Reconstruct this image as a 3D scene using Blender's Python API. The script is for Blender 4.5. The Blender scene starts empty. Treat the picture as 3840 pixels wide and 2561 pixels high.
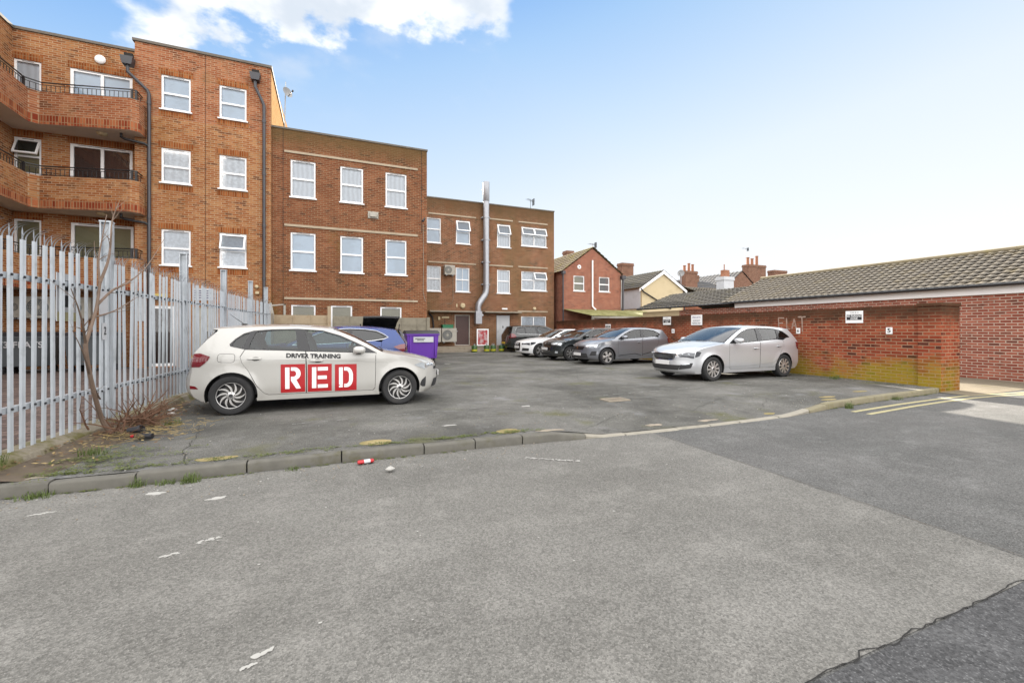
import bpy, bmesh, math, random
from mathutils import Vector, Matrix, geometry, noise
R = random.Random(11)
SC = bpy.context.scene
COL = SC.collection
rad = math.radians
TH = rad(22.7)                      # the yard's axes are turned 22.7 degrees from the view
S_, C_ = math.sin(TH), math.cos(TH)

# ------------------------------------------------------------------ helpers
def lin(r, g, b):
    f = lambda c: (c/255/12.92) if c/255 <= .04045 else ((c/255+.055)/1.055)**2.4
    return (f(r), f(g), f(b), 1)

class MB:
    def __init__(s): s.v = []; s.f = []; s.m = []
    def add(s, vs, fs, mi=0):
        n = len(s.v); s.v += [tuple(v) for v in vs]
        for f in fs: s.f.append(tuple(n+i for i in f)); s.m.append(mi)
    def box(s, x0, y0, z0, x1, y1, z1, mi=0, M=None):
        vs = [(x0,y0,z0),(x1,y0,z0),(x1,y1,z0),(x0,y1,z0),(x0,y0,z1),(x1,y0,z1),(x1,y1,z1),(x0,y1,z1)]
        if M: vs = [M @ Vector(v) for v in vs]
        s.add(vs, [(0,3,2,1),(4,5,6,7),(0,1,5,4),(1,2,6,5),(2,3,7,6),(3,0,4,7)], mi)
    def poly(s, pts, mi=0): s.add(pts, [tuple(range(len(pts)))], mi)
    def prism(s, pts, h, mi=0):     # pts: planar loop of Vectors, h: offset vector
        n = len(pts); h = Vector(h)
        vs = [Vector(p) for p in pts]+[Vector(p)+h for p in pts]
        fs = [tuple(range(n))[::-1], tuple(range(n, 2*n))]+[(i,(i+1)%n,n+(i+1)%n,n+i) for i in range(n)]
        s.add(vs, fs, mi)
    def tube(s, pts, rs, n=8, mi=0, cap=True):
        pts = [Vector(p) for p in pts]
        if not isinstance(rs, (list, tuple)): rs = [rs]*len(pts)
        vs = []; fs = []; up = None
        for i, p in enumerate(pts):
            d = (pts[min(i+1, len(pts)-1)]-pts[max(i-1, 0)])
            if d.length < 1e-9: d = Vector((0,0,1))
            d.normalize()
            if up is None: up = d.orthogonal().normalized()
            up = (up-d*up.dot(d))
            if up.length < 1e-6: up = d.orthogonal()
            up.normalize(); w = d.cross(up)
            for k in range(n):
                a = 2*math.pi*k/n
                vs.append(p+(up*math.cos(a)+w*math.sin(a))*rs[i])
        for i in range(len(pts)-1):
            for k in range(n):
                fs.append((i*n+k, i*n+(k+1)%n, (i+1)*n+(k+1)%n, (i+1)*n+k))
        if cap:
            fs.append(tuple(range(n))[::-1]); fs.append(tuple(range((len(pts)-1)*n, len(pts)*n)))
        s.add(vs, fs, mi)
    def lathe(s, prof, n=24, M=None, mi=0, close=False):   # prof: (r, h) about local z
        vs = []; fs = []
        for r, h in prof:
            for k in range(n):
                a = 2*math.pi*k/n; vs.append(Vector((r*math.cos(a), r*math.sin(a), h)))
        if M: vs = [M @ v for v in vs]
        for i in range(len(prof)-1):
            for k in range(n): fs.append((i*n+k, i*n+(k+1)%n, (i+1)*n+(k+1)%n, (i+1)*n+k))
        s.add(vs, fs, mi)
    def ell(s, c, rx, ry, rz, p=2.0, nu=14, nv=9, mi=0, M=None):   # super-ellipsoid
        sg = lambda t, e: math.copysign(abs(t)**e, t)
        e = 2/p; vs = []; fs = []
        for j in range(nv+1):
            b = -math.pi/2+math.pi*j/nv
            for i in range(nu):
                a = 2*math.pi*i/nu
                v = Vector((c[0]+rx*sg(math.cos(b), e)*sg(math.cos(a), e), c[1]+ry*sg(math.cos(b), e)*sg(math.sin(a), e), c[2]+rz*sg(math.sin(b), e)))
                vs.append(M @ v if M else v)
        for j in range(nv):
            for i in range(nu): fs.append((j*nu+i, j*nu+(i+1)%nu, (j+1)*nu+(i+1)%nu, (j+1)*nu+i))
        s.add(vs, fs, mi)
    def build(s, name, mats, parent=None, origin=None, smooth=False, local=False, merge=0.0, bevel=0.0, fixn=False):
        if not isinstance(mats, (list, tuple)): mats = [mats]
        off = Vector((0,0,0))
        if parent is not None and not local: off = wloc(parent)
        elif origin is not None: off = Vector(origin)
        me = bpy.data.meshes.new(name)
        me.from_pydata([tuple(Vector(v)-off) for v in s.v], [], s.f)
        for m in mats: me.materials.append(m)
        for p, mi in zip(me.polygons, s.m): p.material_index = mi
        if merge or bevel or fixn:
            bm = bmesh.new(); bm.from_mesh(me)
            if merge: bmesh.ops.remove_doubles(bm, verts=bm.verts, dist=merge)
            if fixn: bmesh.ops.recalc_face_normals(bm, faces=bm.faces)
            if bevel:
                es = [e for e in bm.edges if len(e.link_faces) == 2 and e.calc_face_angle(0) > .5]
                bmesh.ops.bevel(bm, geom=es, offset=bevel, segments=2, affect='EDGES', profile=.6, clamp_overlap=True)
            bm.to_mesh(me); bm.free()
        if smooth:
            ang = smooth if isinstance(smooth, float) else rad(40)
            try: me.set_sharp_from_angle(angle=ang)
            except Exception: pass
            for p in me.polygons: p.use_smooth = True
        o = bpy.data.objects.new(name, me); COL.objects.link(o)
        if parent is not None: o.parent = parent
        elif origin is not None: o.location = origin
        return o

def wloc(o):
    l = Vector((0,0,0))
    while o is not None:
        l += o.location; o = o.parent
    return l
def tag(o, label=None, cat=None, group=None, kind=None):
    if label: o['label'] = label
    if cat: o['category'] = cat
    if group: o['group'] = group
    if kind: o['kind'] = kind
    return o
def thing(name, label, cat, loc=(0,0,0), group=None, rot=0):
    o = bpy.data.objects.new(name, None); o.empty_display_size = .2; COL.objects.link(o)
    o.location = loc; o.rotation_euler = (0,0,rot)
    return tag(o, label, cat, group)
def struct(o): o['kind'] = 'structure'; return o
def copy_tree(o, parent=None):
    c = o.copy(); COL.objects.link(c)
    if parent is not None: c.parent = parent
    for ch in list(o.children): copy_tree(ch, c)
    return c

def pip(x, y, P):
    ins = False; n = len(P); j = n-1
    for i in range(n):
        xi, yi = P[i][0], P[i][1]; xj, yj = P[j][0], P[j][1]
        if (yi > y) != (yj > y) and x < (xj-xi)*(y-yi)/(yj-yi)+xi: ins = not ins
        j = i
    return ins
def cdt(outer, holes=(), h=.08):
    """triangulate a 2-D region with holes on a grid of spacing h -> verts, tris"""
    vs = []; es = []
    for L in [outer]+list(holes):
        n0 = len(vs)
        for i, p in enumerate(L): vs.append(Vector((p[0], p[1])))
        k = len(L); es += [(n0+i, n0+(i+1) % k) for i in range(k)]
    xs = [p[0] for p in outer]; ys = [p[1] for p in outer]
    nx = int((max(xs)-min(xs))/h); ny = int((max(ys)-min(ys))/h)
    for i in range(1, nx+1):
        for j in range(1, ny+1):
            x = min(xs)+i*h+.013*h; y = min(ys)+j*h+.017*h
            if pip(x, y, outer) and not any(pip(x, y, H) for H in holes): vs.append(Vector((x, y)))
    ov, oe, of, *_ = geometry.delaunay_2d_cdt(vs, es, [], 0, 1e-5)
    fs = []
    for f in of:
        cx = sum(ov[i].x for i in f)/len(f); cy = sum(ov[i].y for i in f)/len(f)
        if pip(cx, cy, outer) and not any(pip(cx, cy, H) for H in holes): fs.append(tuple(f))
    return [(v.x, v.y) for v in ov], fs
def text2d(body, size=.1, bold=0.0, sx=1.0):
    cu = bpy.data.curves.new('lettering', 'FONT'); cu.body = body; cu.size = size; cu.offset = bold
    cu.align_x = 'CENTER'; cu.align_y = 'CENTER'; cu.fill_mode = 'FRONT'; cu.resolution_u = 4
    o = bpy.data.objects.new('lettering', cu); COL.objects.link(o)
    dg = bpy.context.evaluated_depsgraph_get()
    me = bpy.data.meshes.new_from_object(o.evaluated_get(dg))
    vs = [(v.co.x*sx, v.co.y) for v in me.vertices]; fs = [tuple(p.vertices) for p in me.polygons]
    bpy.data.objects.remove(o); bpy.data.curves.remove(cu); bpy.data.meshes.remove(me)
    return vs, fs

# ------------------------------------------------------------------ materials
class NT:
    def __init__(s, name):
        s.mat = bpy.data.materials.new(name); s.mat.use_nodes = True
        s.t = s.mat.node_tree; s.b = s.t.nodes['Principled BSDF']; s.out = s.t.nodes['Material Output']
    def n(s, typ, **kw):
        nd = s.t.nodes.new(typ)
        for k, v in kw.items(): setattr(nd, k, v)
        return nd
    def l(s, a, b): s.t.links.new(a, b)
    def val(s, sock, v):
        if hasattr(v, 'links') or hasattr(v, 'is_linked'): s.l(v, sock)
        else: sock.default_value = v
    def math(s, op, a, b=0.0, c=0.0, clamp=False):
        m = s.n('ShaderNodeMath', operation=op, use_clamp=clamp)
        for i, x in enumerate((a, b, c)): s.val(m.inputs[i], x)
        return m.outputs[0]
    def mix(s, fac, a, b, mode='MIX'):
        m = s.n('ShaderNodeMix', data_type='RGBA', blend_type=mode)
        s.val(m.inputs[0], fac); s.val(m.inputs[6], a); s.val(m.inputs[7], b)
        return m.outputs[2]
    def noise(s, vec, scale, det=4, rough=.55):
        m = s.n('ShaderNodeTexNoise'); s.l(vec, m.inputs['Vector'])
        m.inputs['Scale'].default_value = scale; m.inputs['Detail'].default_value = det; m.inputs['Roughness'].default_value = rough
        return m.outputs[0]
    def ramp(s, fac, lo, hi):          # smooth 0..1 between lo and hi
        m = s.n('ShaderNodeMapRange', interpolation_type='SMOOTHSTEP')
        s.val(m.inputs[0], fac); m.inputs[1].default_value = lo; m.inputs[2].default_value = hi
        return m.outputs[0]
    def pos(s): return s.n('ShaderNodeNewGeometry').outputs['Position']
    def sep(s, v):
        m = s.n('ShaderNodeSeparateXYZ'); s.l(v, m.inputs[0]); return m.outputs
    def comb(s, x, y, z):
        m = s.n('ShaderNodeCombineXYZ')
        for i, q in enumerate((x, y, z)): s.val(m.inputs[i], q)
        return m.outputs[0]
    def bump(s, h, strength=.3, dist=.01):
        m = s.n('ShaderNodeBump'); s.l(h, m.inputs['Height']); m.inputs['Strength'].default_value = strength; m.inputs['Distance'].default_value = dist
        s.l(m.outputs[0], s.b.inputs['Normal'])
    def base(s, c): s.val(s.b.inputs['Base Color'], c)
    def set(s, **kw):
        for k, v in kw.items(): s.b.inputs[k.replace('_', ' ')].default_value = v
        return s

MATS = {}
def plain(name, c, rough=.6, metal=0, coat=0, vary=.12, scale=3.0, spec=.5, dirt=None):
    if name in MATS: return MATS[name]
    m = NT(name); p = m.pos()
    if vary:
        f = m.noise(p, scale, 5)
        g = m.math('MULTIPLY_ADD', f, 2*vary, 1-vary)
        colr = m.mix(1.0, c, m.comb(g, g, g), 'MULTIPLY')
        if dirt:
            d = m.ramp(m.noise(p, scale*.6, 6, .65), .5, .75)
            colr = m.mix(m.math('MULTIPLY', d, dirt[1]), colr, dirt[0])
        m.base(colr)
    else: m.base(c)
    m.set(Roughness=rough, Metallic=metal, Coat_Weight=coat, Specular_IOR_Level=spec)
    MATS[name] = m.mat
    return m.mat

def brick(name, cols, mortar, w=.225, h=.075, ms=.010, rot=False, stain=None, moss=None, dark_top=None, patch=.35, rough=.9, moss_amt=1.0):
    """brickwork laid out in world metres; cols: two brick colours, plus weathering of its own shape"""
    m = NT(name); p = m.pos(); x, y, z = m.sep(p)
    nx = m.sep(m.n('ShaderNodeNewGeometry').outputs['True Normal'])[0]
    side = m.math('GREATER_THAN', m.math('ABSOLUTE', nx), .5)
    hor = m.math('ADD', m.math('MULTIPLY', side, y), m.math('MULTIPLY', m.math('SUBTRACT', 1.0, side), x))
    vec = m.comb(z, hor, 0.0) if rot else m.comb(hor, z, 0.0)
    bt = m.n('ShaderNodeTexBrick'); m.l(vec, bt.inputs['Vector'])
    bt.offset = 0.0 if rot else .5
    bt.inputs['Color1'].default_value = (0, 0, 0, 1); bt.inputs['Color2'].default_value = (1, 1, 1, 1)
    bt.inputs['Mortar'].default_value = (.5, .5, .5, 1)
    bt.inputs['Scale'].default_value = 1; bt.inputs['Brick Width'].default_value = w; bt.inputs['Row Height'].default_value = h
    bt.inputs['Mortar Size'].default_value = ms; bt.inputs['Mortar Smooth'].default_value = .15; bt.inputs['Bias'].default_value = 0
    rnd = bt.outputs['Color']; fac = bt.outputs['Fac']
    r1 = m.ramp(rnd, .1, .9)
    c = m.mix(r1, cols[0], cols[1])
    if len(cols) > 2:
        # a few odd bricks, in drifts
        odd = m.math('MULTIPLY', m.math('GREATER_THAN', rnd, .72), m.ramp(m.noise(vec, 1.7, 3), .4, .62))
        c = m.mix(odd, c, cols[2])
    big = m.noise(p, .55, 5, .6)
    g = m.math('MULTIPLY_ADD', big, 2*patch, 1-patch)
    c = m.mix(1.0, c, m.comb(g, g, g), 'MULTIPLY')
    fine = m.math('MULTIPLY_ADD', m.noise(p, 26, 4, .7), .6, .7)
    c = m.mix(1.0, c, m.comb(fine, fine, fine), 'MULTIPLY')
    mo = m.mix(m.ramp(m.noise(p, 2.2, 4), .35, .7), mortar, tuple(k*.72 for k in mortar[:3])+(1,))
    c = m.mix(fac, c, mo)
    if stain:     # streaks of algae and soot, list of (colour, noise scale, lo, hi, strength, stretch)
        for (sc_, ns, lo, hi, st, ax) in stain:
            vv = m.comb(m.math('MULTIPLY', hor, ax[0]), m.math('MULTIPLY', z, ax[1]), ns*.37)
            k = m.math('MULTIPLY', m.ramp(m.noise(vv, ns, 6, .62), lo, hi), st)
            c = m.mix(k, c, sc_)
    if dark_top:  # weathered courses under an exposed top: (z0, z1, colour, strength)
        k = m.ramp(m.math('ADD', z, m.math('MULTIPLY', m.math('SUBTRACT', m.noise(p, 3.0, 5), .5), .55)), dark_top[0], dark_top[1])
        c = m.mix(m.math('MULTIPLY', k, dark_top[3]), c, dark_top[2])
    if moss:      # moss at the foot: (z0 none, z1 full, colour, strength)
        nz = m.math('SUBTRACT', m.noise(m.comb(m.math('MULTIPLY', hor, .8), z, 3.1), .9, 5, .6), .5)
        k = m.ramp(m.math('ADD', m.math('MULTIPLY', z, -1.0), m.math('MULTIPLY', nz, 2.2)), -moss[0], -moss[1])
        k = m.math('MULTIPLY', k, m.math('MULTIPLY_ADD', m.noise(p, 14, 4), .5, .5, clamp=True))
        k = m.math('MULTIPLY', k, m.math('MULTIPLY_ADD', m.ramp(m.noise(m.comb(hor, m.math('MULTIPLY', z, .6), 5.0), .75, 4), .38, .62), .7, .45, clamp=True))
        k = m.math('MULTIPLY', k, m.math('MULTIPLY_ADD', fac, -.35, 1.0))
        c = m.mix(m.math('MULTIPLY', k, moss[3]), c, moss[2])
    m.base(c); m.set(Roughness=rough, Specular_IOR_Level=0.0)
    hh = m.math('ADD', m.math('MULTIPLY', m.math('SUBTRACT', 1.0, fac), 1.0), m.math('MULTIPLY', m.noise(p, 60, 3), .35))
    m.bump(hh, .5, .008)
    return m.mat

def asphalt(name, base, light, patchc, chip=.8, moss=None, grain=1.0, rough=.88):
    m = NT(name); p = m.pos(); x, y, z = m.sep(p)
    big = m.noise(p, .45, 6, .62); mid = m.noise(p, 3.0, 5, .65)
    c = m.mix(m.ramp(big, .3, .7), base, patchc)
    c = m.mix(m.math('MULTIPLY', m.ramp(mid, .45, .75), .3), c, light)
    # wheel-polished bands along the road and old spill stains
    st = m.noise(m.comb(m.math('MULTIPLY', x, .22), m.math('MULTIPLY', y, 1.5), 2.0), 1.0, 5, .6)
    stv = m.math('MULTIPLY_ADD', st, .5, .75); c = m.mix(1.0, c, m.comb(stv, stv, stv), 'MULTIPLY')
    sp_ = m.ramp(m.noise(m.comb(x, y, 8.0), 1.15, 5, .6), .62, .74); c = m.mix(m.math('MULTIPLY', sp_, .3), c, (.05,.048,.045,1))
    v = m.n('ShaderNodeTexVoronoi'); m.l(p, v.inputs['Vector']); v.inputs['Scale'].default_value = 120*grain
    cell = m.sep(v.outputs['Color'])[0]
    v2 = m.n('ShaderNodeTexVoronoi'); m.l(p, v2.inputs['Vector']); v2.inputs['Scale'].default_value = 260*grain
    cell2 = m.sep(v2.outputs['Color'])[1]
    sp = m.math('MULTIPLY_ADD', m.math('ADD', m.math('MULTIPLY', cell, .62), m.math('MULTIPLY', cell2, .38)), chip*.62, 1-chip*.31)
    mot = m.math('MULTIPLY_ADD', m.noise(p, 75*grain, 3, .8), .6, .7)
    pit = m.math('MULTIPLY', m.ramp(m.noise(p, 38*grain, 3, .75), .62, .72), m.ramp(m.noise(p, 1.3, 3), .35, .65))
    mot = m.math('MULTIPLY', mot, m.math('MULTIPLY_ADD', pit, -.45, 1.0))
    sp = m.math('MULTIPLY', sp, mot)
    c = m.mix(1.0, c, m.comb(sp, sp, sp), 'MULTIPLY')
    pale = m.math('MULTIPLY', m.math('GREATER_THAN', cell2, .93), m.math('GREATER_THAN', cell, .35))
    c = m.mix(m.math('MULTIPLY', pale, .55), c, light)
    if moss:
        for (mc, ns, lo, hi, st, off) in moss:
            pv = m.n('ShaderNodeVectorMath', operation='ADD'); m.l(p, pv.inputs[0]); pv.inputs[1].default_value = off
            k = m.math('MULTIPLY', m.ramp(m.noise(pv.outputs[0], ns, 6, .65), lo, hi), st)
            c = m.mix(k, c, mc)
    m.base(c); m.set(Roughness=rough, Specular_IOR_Level=.12)
    hh = m.math('ADD', v.outputs['Distance'], m.math('MULTIPLY', m.noise(p, 40, 3), .5))
    m.bump(hh, .55, .006)
    return m.mat

def glass_mat(name, tint=(.75,.82,.84,1), refl=1.0, dark=.0):
    m = NT(name)
    tr = m.n('ShaderNodeBsdfTransparent'); tr.inputs[0].default_value = tint
    gl = m.n('ShaderNodeBsdfGlossy'); gl.inputs['Roughness'].default_value = .015; gl.inputs[0].default_value = (1,1,1,1)
    fr = m.n('ShaderNodeFresnel'); fr.inputs[0].default_value = 1.55
    k = m.math('MULTIPLY', fr.outputs[0], refl, clamp=True)
    mx = m.n('ShaderNodeMixShader'); m.l(k, mx.inputs[0]); m.l(tr.outputs[0], mx.inputs[1]); m.l(gl.outputs[0], mx.inputs[2])
    if dark:
        df = m.n('ShaderNodeBsdfDiffuse'); df.inputs[0].default_value = (.012,.014,.016,1)
        m2 = m.n('ShaderNodeMixShader'); m2.inputs[0].default_value = dark
        m.l(tr.outputs[0], m2.inputs[1]); m.l(df.outputs[0], m2.inputs[2]); m.l(m2.outputs[0], mx.inputs[1])
    m.l(mx.outputs[0], m.out.inputs['Surface'])
    return m.mat

def paint(name, c, metallic=.0, rough=.35, dirt=.25, coat=1.0):
    m = NT(name); p = m.n('ShaderNodeTexCoord').outputs['Object']; z = m.sep(p)[2]
    d = m.ramp(m.math('ADD', z, m.math('MULTIPLY', m.noise(p, 5, 5), .35)), .75, .25)
    colr = m.mix(m.math('MULTIPLY', d, dirt), c, (.16,.14,.11,1))
    m.base(colr); m.set(Metallic=metallic, Roughness=rough, Coat_Weight=coat, Coat_Roughness=.05)
    return m.mat

def curtain_mat(name, c, folds=16, pattern=False):
    m = NT(name); p = m.pos(); x, y, z = m.sep(p)
    w = m.math('SINE', m.math('MULTIPLY_ADD', x, folds*2.6, m.math('MULTIPLY', m.noise(p, 2.5, 3), 7)))  # light and shade of the folds put into the colour as stripes
    g = m.math('MULTIPLY_ADD', w, .07, .93)
    if pattern:
        g2 = m.math('MULTIPLY_ADD', m.ramp(m.noise(p, 9, 3, .5), .42, .58), .14, .86); g = m.math('MULTIPLY', g, g2)
    m.base(m.mix(1.0, c, m.comb(g, g, g), 'MULTIPLY')); m.set(Roughness=.9)
    m.b.inputs['Emission Strength'].default_value = 0
    return m.mat
def D(r, g, b, L=1.7):
    c = lin(r, g, b); return (c[0]/L, c[1]/L, c[2]/L, 1)

# ---- materials of the place
M = {}
GREEN = D(120,112,40); SOOT = D(74,58,48); LICH = D(150,140,60)
M['brick_orange'] = brick('orange_brick', [D(176,108,66), D(206,148,100), D(130,82,58)], D(214,184,150), ms=.010, patch=.2,
    stain=[(D(150,100,48),.8,.5,.75,.35,(1,.5)), (D(120,92,54),1.3,.58,.8,.35,(1,.35))])
M['brick_orange_top'] = brick('orange_red_brick', [D(168,98,66), D(200,132,94), D(134,84,62)], D(208,176,146), ms=.010, patch=.25,
    stain=[(D(205,160,118),1.1,.52,.75,.45,(1,.7)), (D(112,92,56),1.0,.6,.8,.4,(1,.35))])
M['brick_sunlit'] = brick('sunlit_side_brick', [D(206,160,112), D(216,172,124)], D(214,176,136), patch=.12)  # paler orange brick: sunlight on the side wall put into its colour
M['soldier'] = brick('soldier_brick', [D(150,82,46), D(188,116,70)], D(190,152,112), w=.225, h=.075, ms=.009, rot=True, patch=.25)
M['soldier_red'] = brick('soldier_red_brick', [D(150,70,50), D(196,122,84)], D(196,160,122), w=.215, h=.085, ms=.010, rot=True, patch=.3)
M['brick_brown'] = brick('brown_red_brick', [D(138,84,60), D(166,108,78), D(106,70,56)], D(176,146,116), ms=.010, patch=.25,
    stain=[(D(124,106,48),.42,.54,.72,.75,(1,.7)), (D(110,84,56),.9,.52,.78,.4,(1,.3))], dark_top=(8.15, 9.25, D(118,98,66), .8))
M['brick_far'] = brick('far_brown_brick', [D(146,94,68), D(176,118,88), D(114,80,62)], D(186,166,140), ms=.010, patch=.25,
    stain=[(D(130,110,76),.3,.44,.6,.5,(1,.3)), (D(170,90,60),.5,.58,.7,.5,(1,1))], dark_top=(7.9, 9.3, D(112,90,66), .8))
M['brick_wall'] = brick('boundary_wall_brick', [D(158,76,56), D(190,104,76), D(100,60,52)], D(190,152,124), ms=.011, patch=.34,
    stain=[(D(172,130,110),.8,.56,.75,.5,(1,.7)), (D(92,66,54),.6,.48,.68,.7,(.6,.6)), (D(120,104,56),1.1,.6,.8,.45,(.8,.5))],
    w=.232, h=.081, dark_top=(1.35, 1.85, D(84,66,52), .85), moss=(.66, .02, D(176,168,52), .85))
M['brick_garage'] = brick('garage_brick', [D(156,86,72), D(190,116,96), D(122,74,64)], D(212,188,170), ms=.0125, w=.232, h=.081, patch=.22,
    stain=[(D(120,88,66),.7,.55,.78,.5,(1,.5))])
M['brick_gable'] = brick('gable_brick', [D(166,100,82), D(190,120,98), D(138,84,72)], D(204,170,148), ms=.010, patch=.18)
M['brick_chimney'] = brick('chimney_brick', [D(128,90,78), D(150,108,94), D(110,80,70)], D(196,164,138), ms=.01, patch=.2)
M['cream'] = plain('cream_render', D(236,216,176), .9, vary=.06, scale=2, dirt=(D(190,170,130), .3))
M['cream_block'] = brick('cream_block', [D(226,206,168), D(238,220,184)], D(210,190,150), w=.45, h=.15, ms=.008, patch=.08)
M['white'] = plain('white_plastic', (.78,.78,.78,1), .35, vary=.03)
M['white_paint'] = plain('white_paint', D(226,228,232), .5, vary=.05, dirt=(D(180,178,170), .35))
M['white_dirty'] = plain('dirty_white_paint', D(205,200,188), .7, vary=.12, scale=6, dirt=(D(120,110,86), .5))
M['concrete'] = plain('concrete', D(176,164,146), .9, vary=.2, scale=5, dirt=(D(112,104,76), .55))
M['concrete_band'] = plain('concrete_band', D(206,188,162), .9, vary=.18, scale=5, dirt=(D(140,120,92), .4))
M['coping'] = plain('grey_coping', D(128,120,110), .9, vary=.25, scale=4, dirt=(D(84,80,60), .5))
M['soffit'] = plain('soffit_concrete', (.66,.6,.52,1), .9, vary=.12, scale=2)
M['black_metal'] = plain('black_metal', (.012,.012,.014,1), .45, vary=.1)
M['grey_pipe'] = plain('dark_grey_pipe', D(72,72,78), .4, vary=.12, scale=8)
M['dark'] = plain('dark_interior', (.012,.011,.010,1), .9, vary=0)
M['room'] = plain('dim_room', (.09,.08,.07,1), .9, vary=.3, scale=1.5)
M['glass'] = glass_mat('window_glass', (.93,.95,.97,1), 1.2)
M['net'] = curtain_mat('net_curtain', (.84,.89,.95,1), 14)
M['net_lace'] = curtain_mat('lace_curtain', (.86,.9,.95,1), 12, True)
M['blind'] = curtain_mat('beige_blind', D(178,170,132), 2)
M['brown_curtain'] = curtain_mat('brown_curtain', D(88,62,54), 18)
M['frost'] = curtain_mat('frosted_film', (.82,.88,.95,1), 1, True)
M['sky_curtain'] = curtain_mat('pale_blue_blind', (.66,.8,.95,1), 1)
M['galv'] = plain('galvanised_steel', D(208,215,222), .42, metal=.15, vary=.14, scale=7, dirt=(D(146,150,150), .5))
M['galv_duct'] = plain('galvanised_duct', D(190,192,198), .35, metal=.55, vary=.18, scale=6)
M['timber_new'] = plain('pale_timber', D(196,176,146), .85, vary=.2, scale=5, dirt=(D(160,128,92), .5))
M['timber_old'] = plain('weathered_timber', D(158,150,132), .9, vary=.25, scale=5, dirt=(D(116,108,92), .6))
M['timber_edge'] = plain('timber_gap', D(92,78,60), .95, vary=.2)
M['door_brown'] = plain('brown_door_paint', D(88,58,52), .5, vary=.15, scale=4)
M['purple'] = plain('purple_plastic', D(116,52,190), .45, vary=.06, coat=.1)
M['dark_plastic'] = plain('dark_plastic', (.018,.018,.022,1), .5, vary=.1)
M['bin_grey'] = plain('grey_steel_bin', D(98,104,108), .5, vary=.18, scale=5)
M['rubber'] = plain('rubber', (.016,.016,.017,1), .8, vary=.15, scale=12, dirt=(D(92,86,78), .25))
M['bark'] = plain('bark', D(140,118,102), .9, vary=.3, scale=18)
M['twig'] = plain('dry_twig', D(122,88,66), .9, vary=.3, scale=12)
M['leaf_dry'] = plain('dead_leaves', D(126,96,62), .9, vary=.4, scale=14)
M['straw'] = plain('dry_grass', D(188,164,110), .9, vary=.3, scale=14)
M['grass'] = plain('grass_blade', (.07,.10,.018,1), .6, vary=.3, scale=15)
M['moss'] = plain('moss_clump', (.085,.10,.018,1), .95, vary=.35, scale=12)
M['soil'] = plain('soil', D(112,98,82), .95, vary=.35, scale=9, dirt=(D(112,104,50), .5))
M['soil_dark'] = plain('crack_dirt', (.03,.028,.024,1), .95, vary=.2)
M['paper'] = plain('paper_litter', D(200,198,192), .8, vary=.06, scale=20)
M['red_print'] = plain('red_print', D(206,36,44), .4, vary=.05)
M['white_line'] = plain('worn_white_paint', D(166,166,162), .85, vary=.15, scale=10)

# ---- ground
M['lot'] = asphalt('car_park_tarmac', D(105,104,99,1.9), D(168,166,160,1.9), D(146,144,139,1.9), chip=1.5,
    moss=[(D(84,83,80,1.9),.7,.46,.7,.5,(3,1,0)), (D(116,116,74,1.9),.9,.55,.72,.7,(7,2,0)), (D(172,172,174,1.9),1.1,.55,.75,.55,(2,9,0)), (D(78,76,72,1.9),3.2,.58,.74,.45,(1,5,0))])
M['road_pale'] = asphalt('worn_road_tarmac', D(134,132,127,1.9), D(182,179,173,1.9), D(148,146,141,1.9), chip=1.3, grain=.8)
M['road_dark'] = asphalt('dark_road_tarmac', D(115,115,113,1.9), D(166,165,163,1.9), D(126,125,123,1.9), chip=1.35, grain=.8)
M['road_coarse'] = asphalt('coarse_road_tarmac', D(92,92,93,1.9), D(156,156,156,1.9), D(104,104,105,1.9), chip=1.5, grain=.62)
M['apron'] = asphalt('concrete_apron', D(150,140,122,1.9), D(178,168,148,1.9), D(162,152,132,1.9), chip=.35, moss=[(D(130,124,70,1.9),.8,.58,.75,.6,(1,4,0))])
M['kerb'] = plain('kerb_concrete', D(116,113,105), .92, vary=.35, scale=7, dirt=(D(92,88,52), .75))
M['yard'] = brick('block_paving', [D(112,98,96), D(140,122,116)], D(86,82,66), w=.2, h=.1, ms=.008, patch=.25)
M['yellow_line'] = plain('yellow_line_paint', D(206,196,148,1.9), .8, vary=.14, scale=12, dirt=(D(176,166,128,1.9), .5))
# flat paving needs x/y brick coordinates
_t = M['yard'].node_tree
for nd in list(_t.nodes):
    if nd.bl_idname == 'ShaderNodeTexBrick':
        g = _t.nodes.new('ShaderNodeNewGeometry'); _t.links.new(g.outputs['Position'], nd.inputs['Vector'])

def lot_h(u, v):
    """height of the car park: level, falling to the dropped kerb"""
    def sm(x): x = max(0, min(1, x)); return x*x*(3-2*x)
    a = sm((u-2.7)/.9)*sm((8.6-u)/1.3)
    return -.088*a*(1-sm((v-4.9)/1.6))
KERB = [(-9,5.2,0),(-4,5.18,0),(-2.62,5.16,0),(-1.87,5.13,0),(-.93,5.13,0),(0,5.13,0),(1.0,5.1,0),(1.85,5.08,0),(2.72,5.04,0),(3.42,4.95,-.085),(4.5,4.92,-.088),(5.48,4.90,-.088),(6.4,4.92,-.088),(7.15,4.95,-.088),(8.55,5.16,0),(9.74,5.28,0),(10.9,5.36,0),(12.0,5.42,0),(13.03,5.5,0)]
def kerb_v(u):
    for a, b in zip(KERB, KERB[1:]):
        if a[0] <= u <= b[0]:
            t = (u-a[0])/(b[0]-a[0]); return a[1]+t*(b[1]-a[1])
    return KERB[-1][1] if u > 0 else KERB[0][1]

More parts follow.
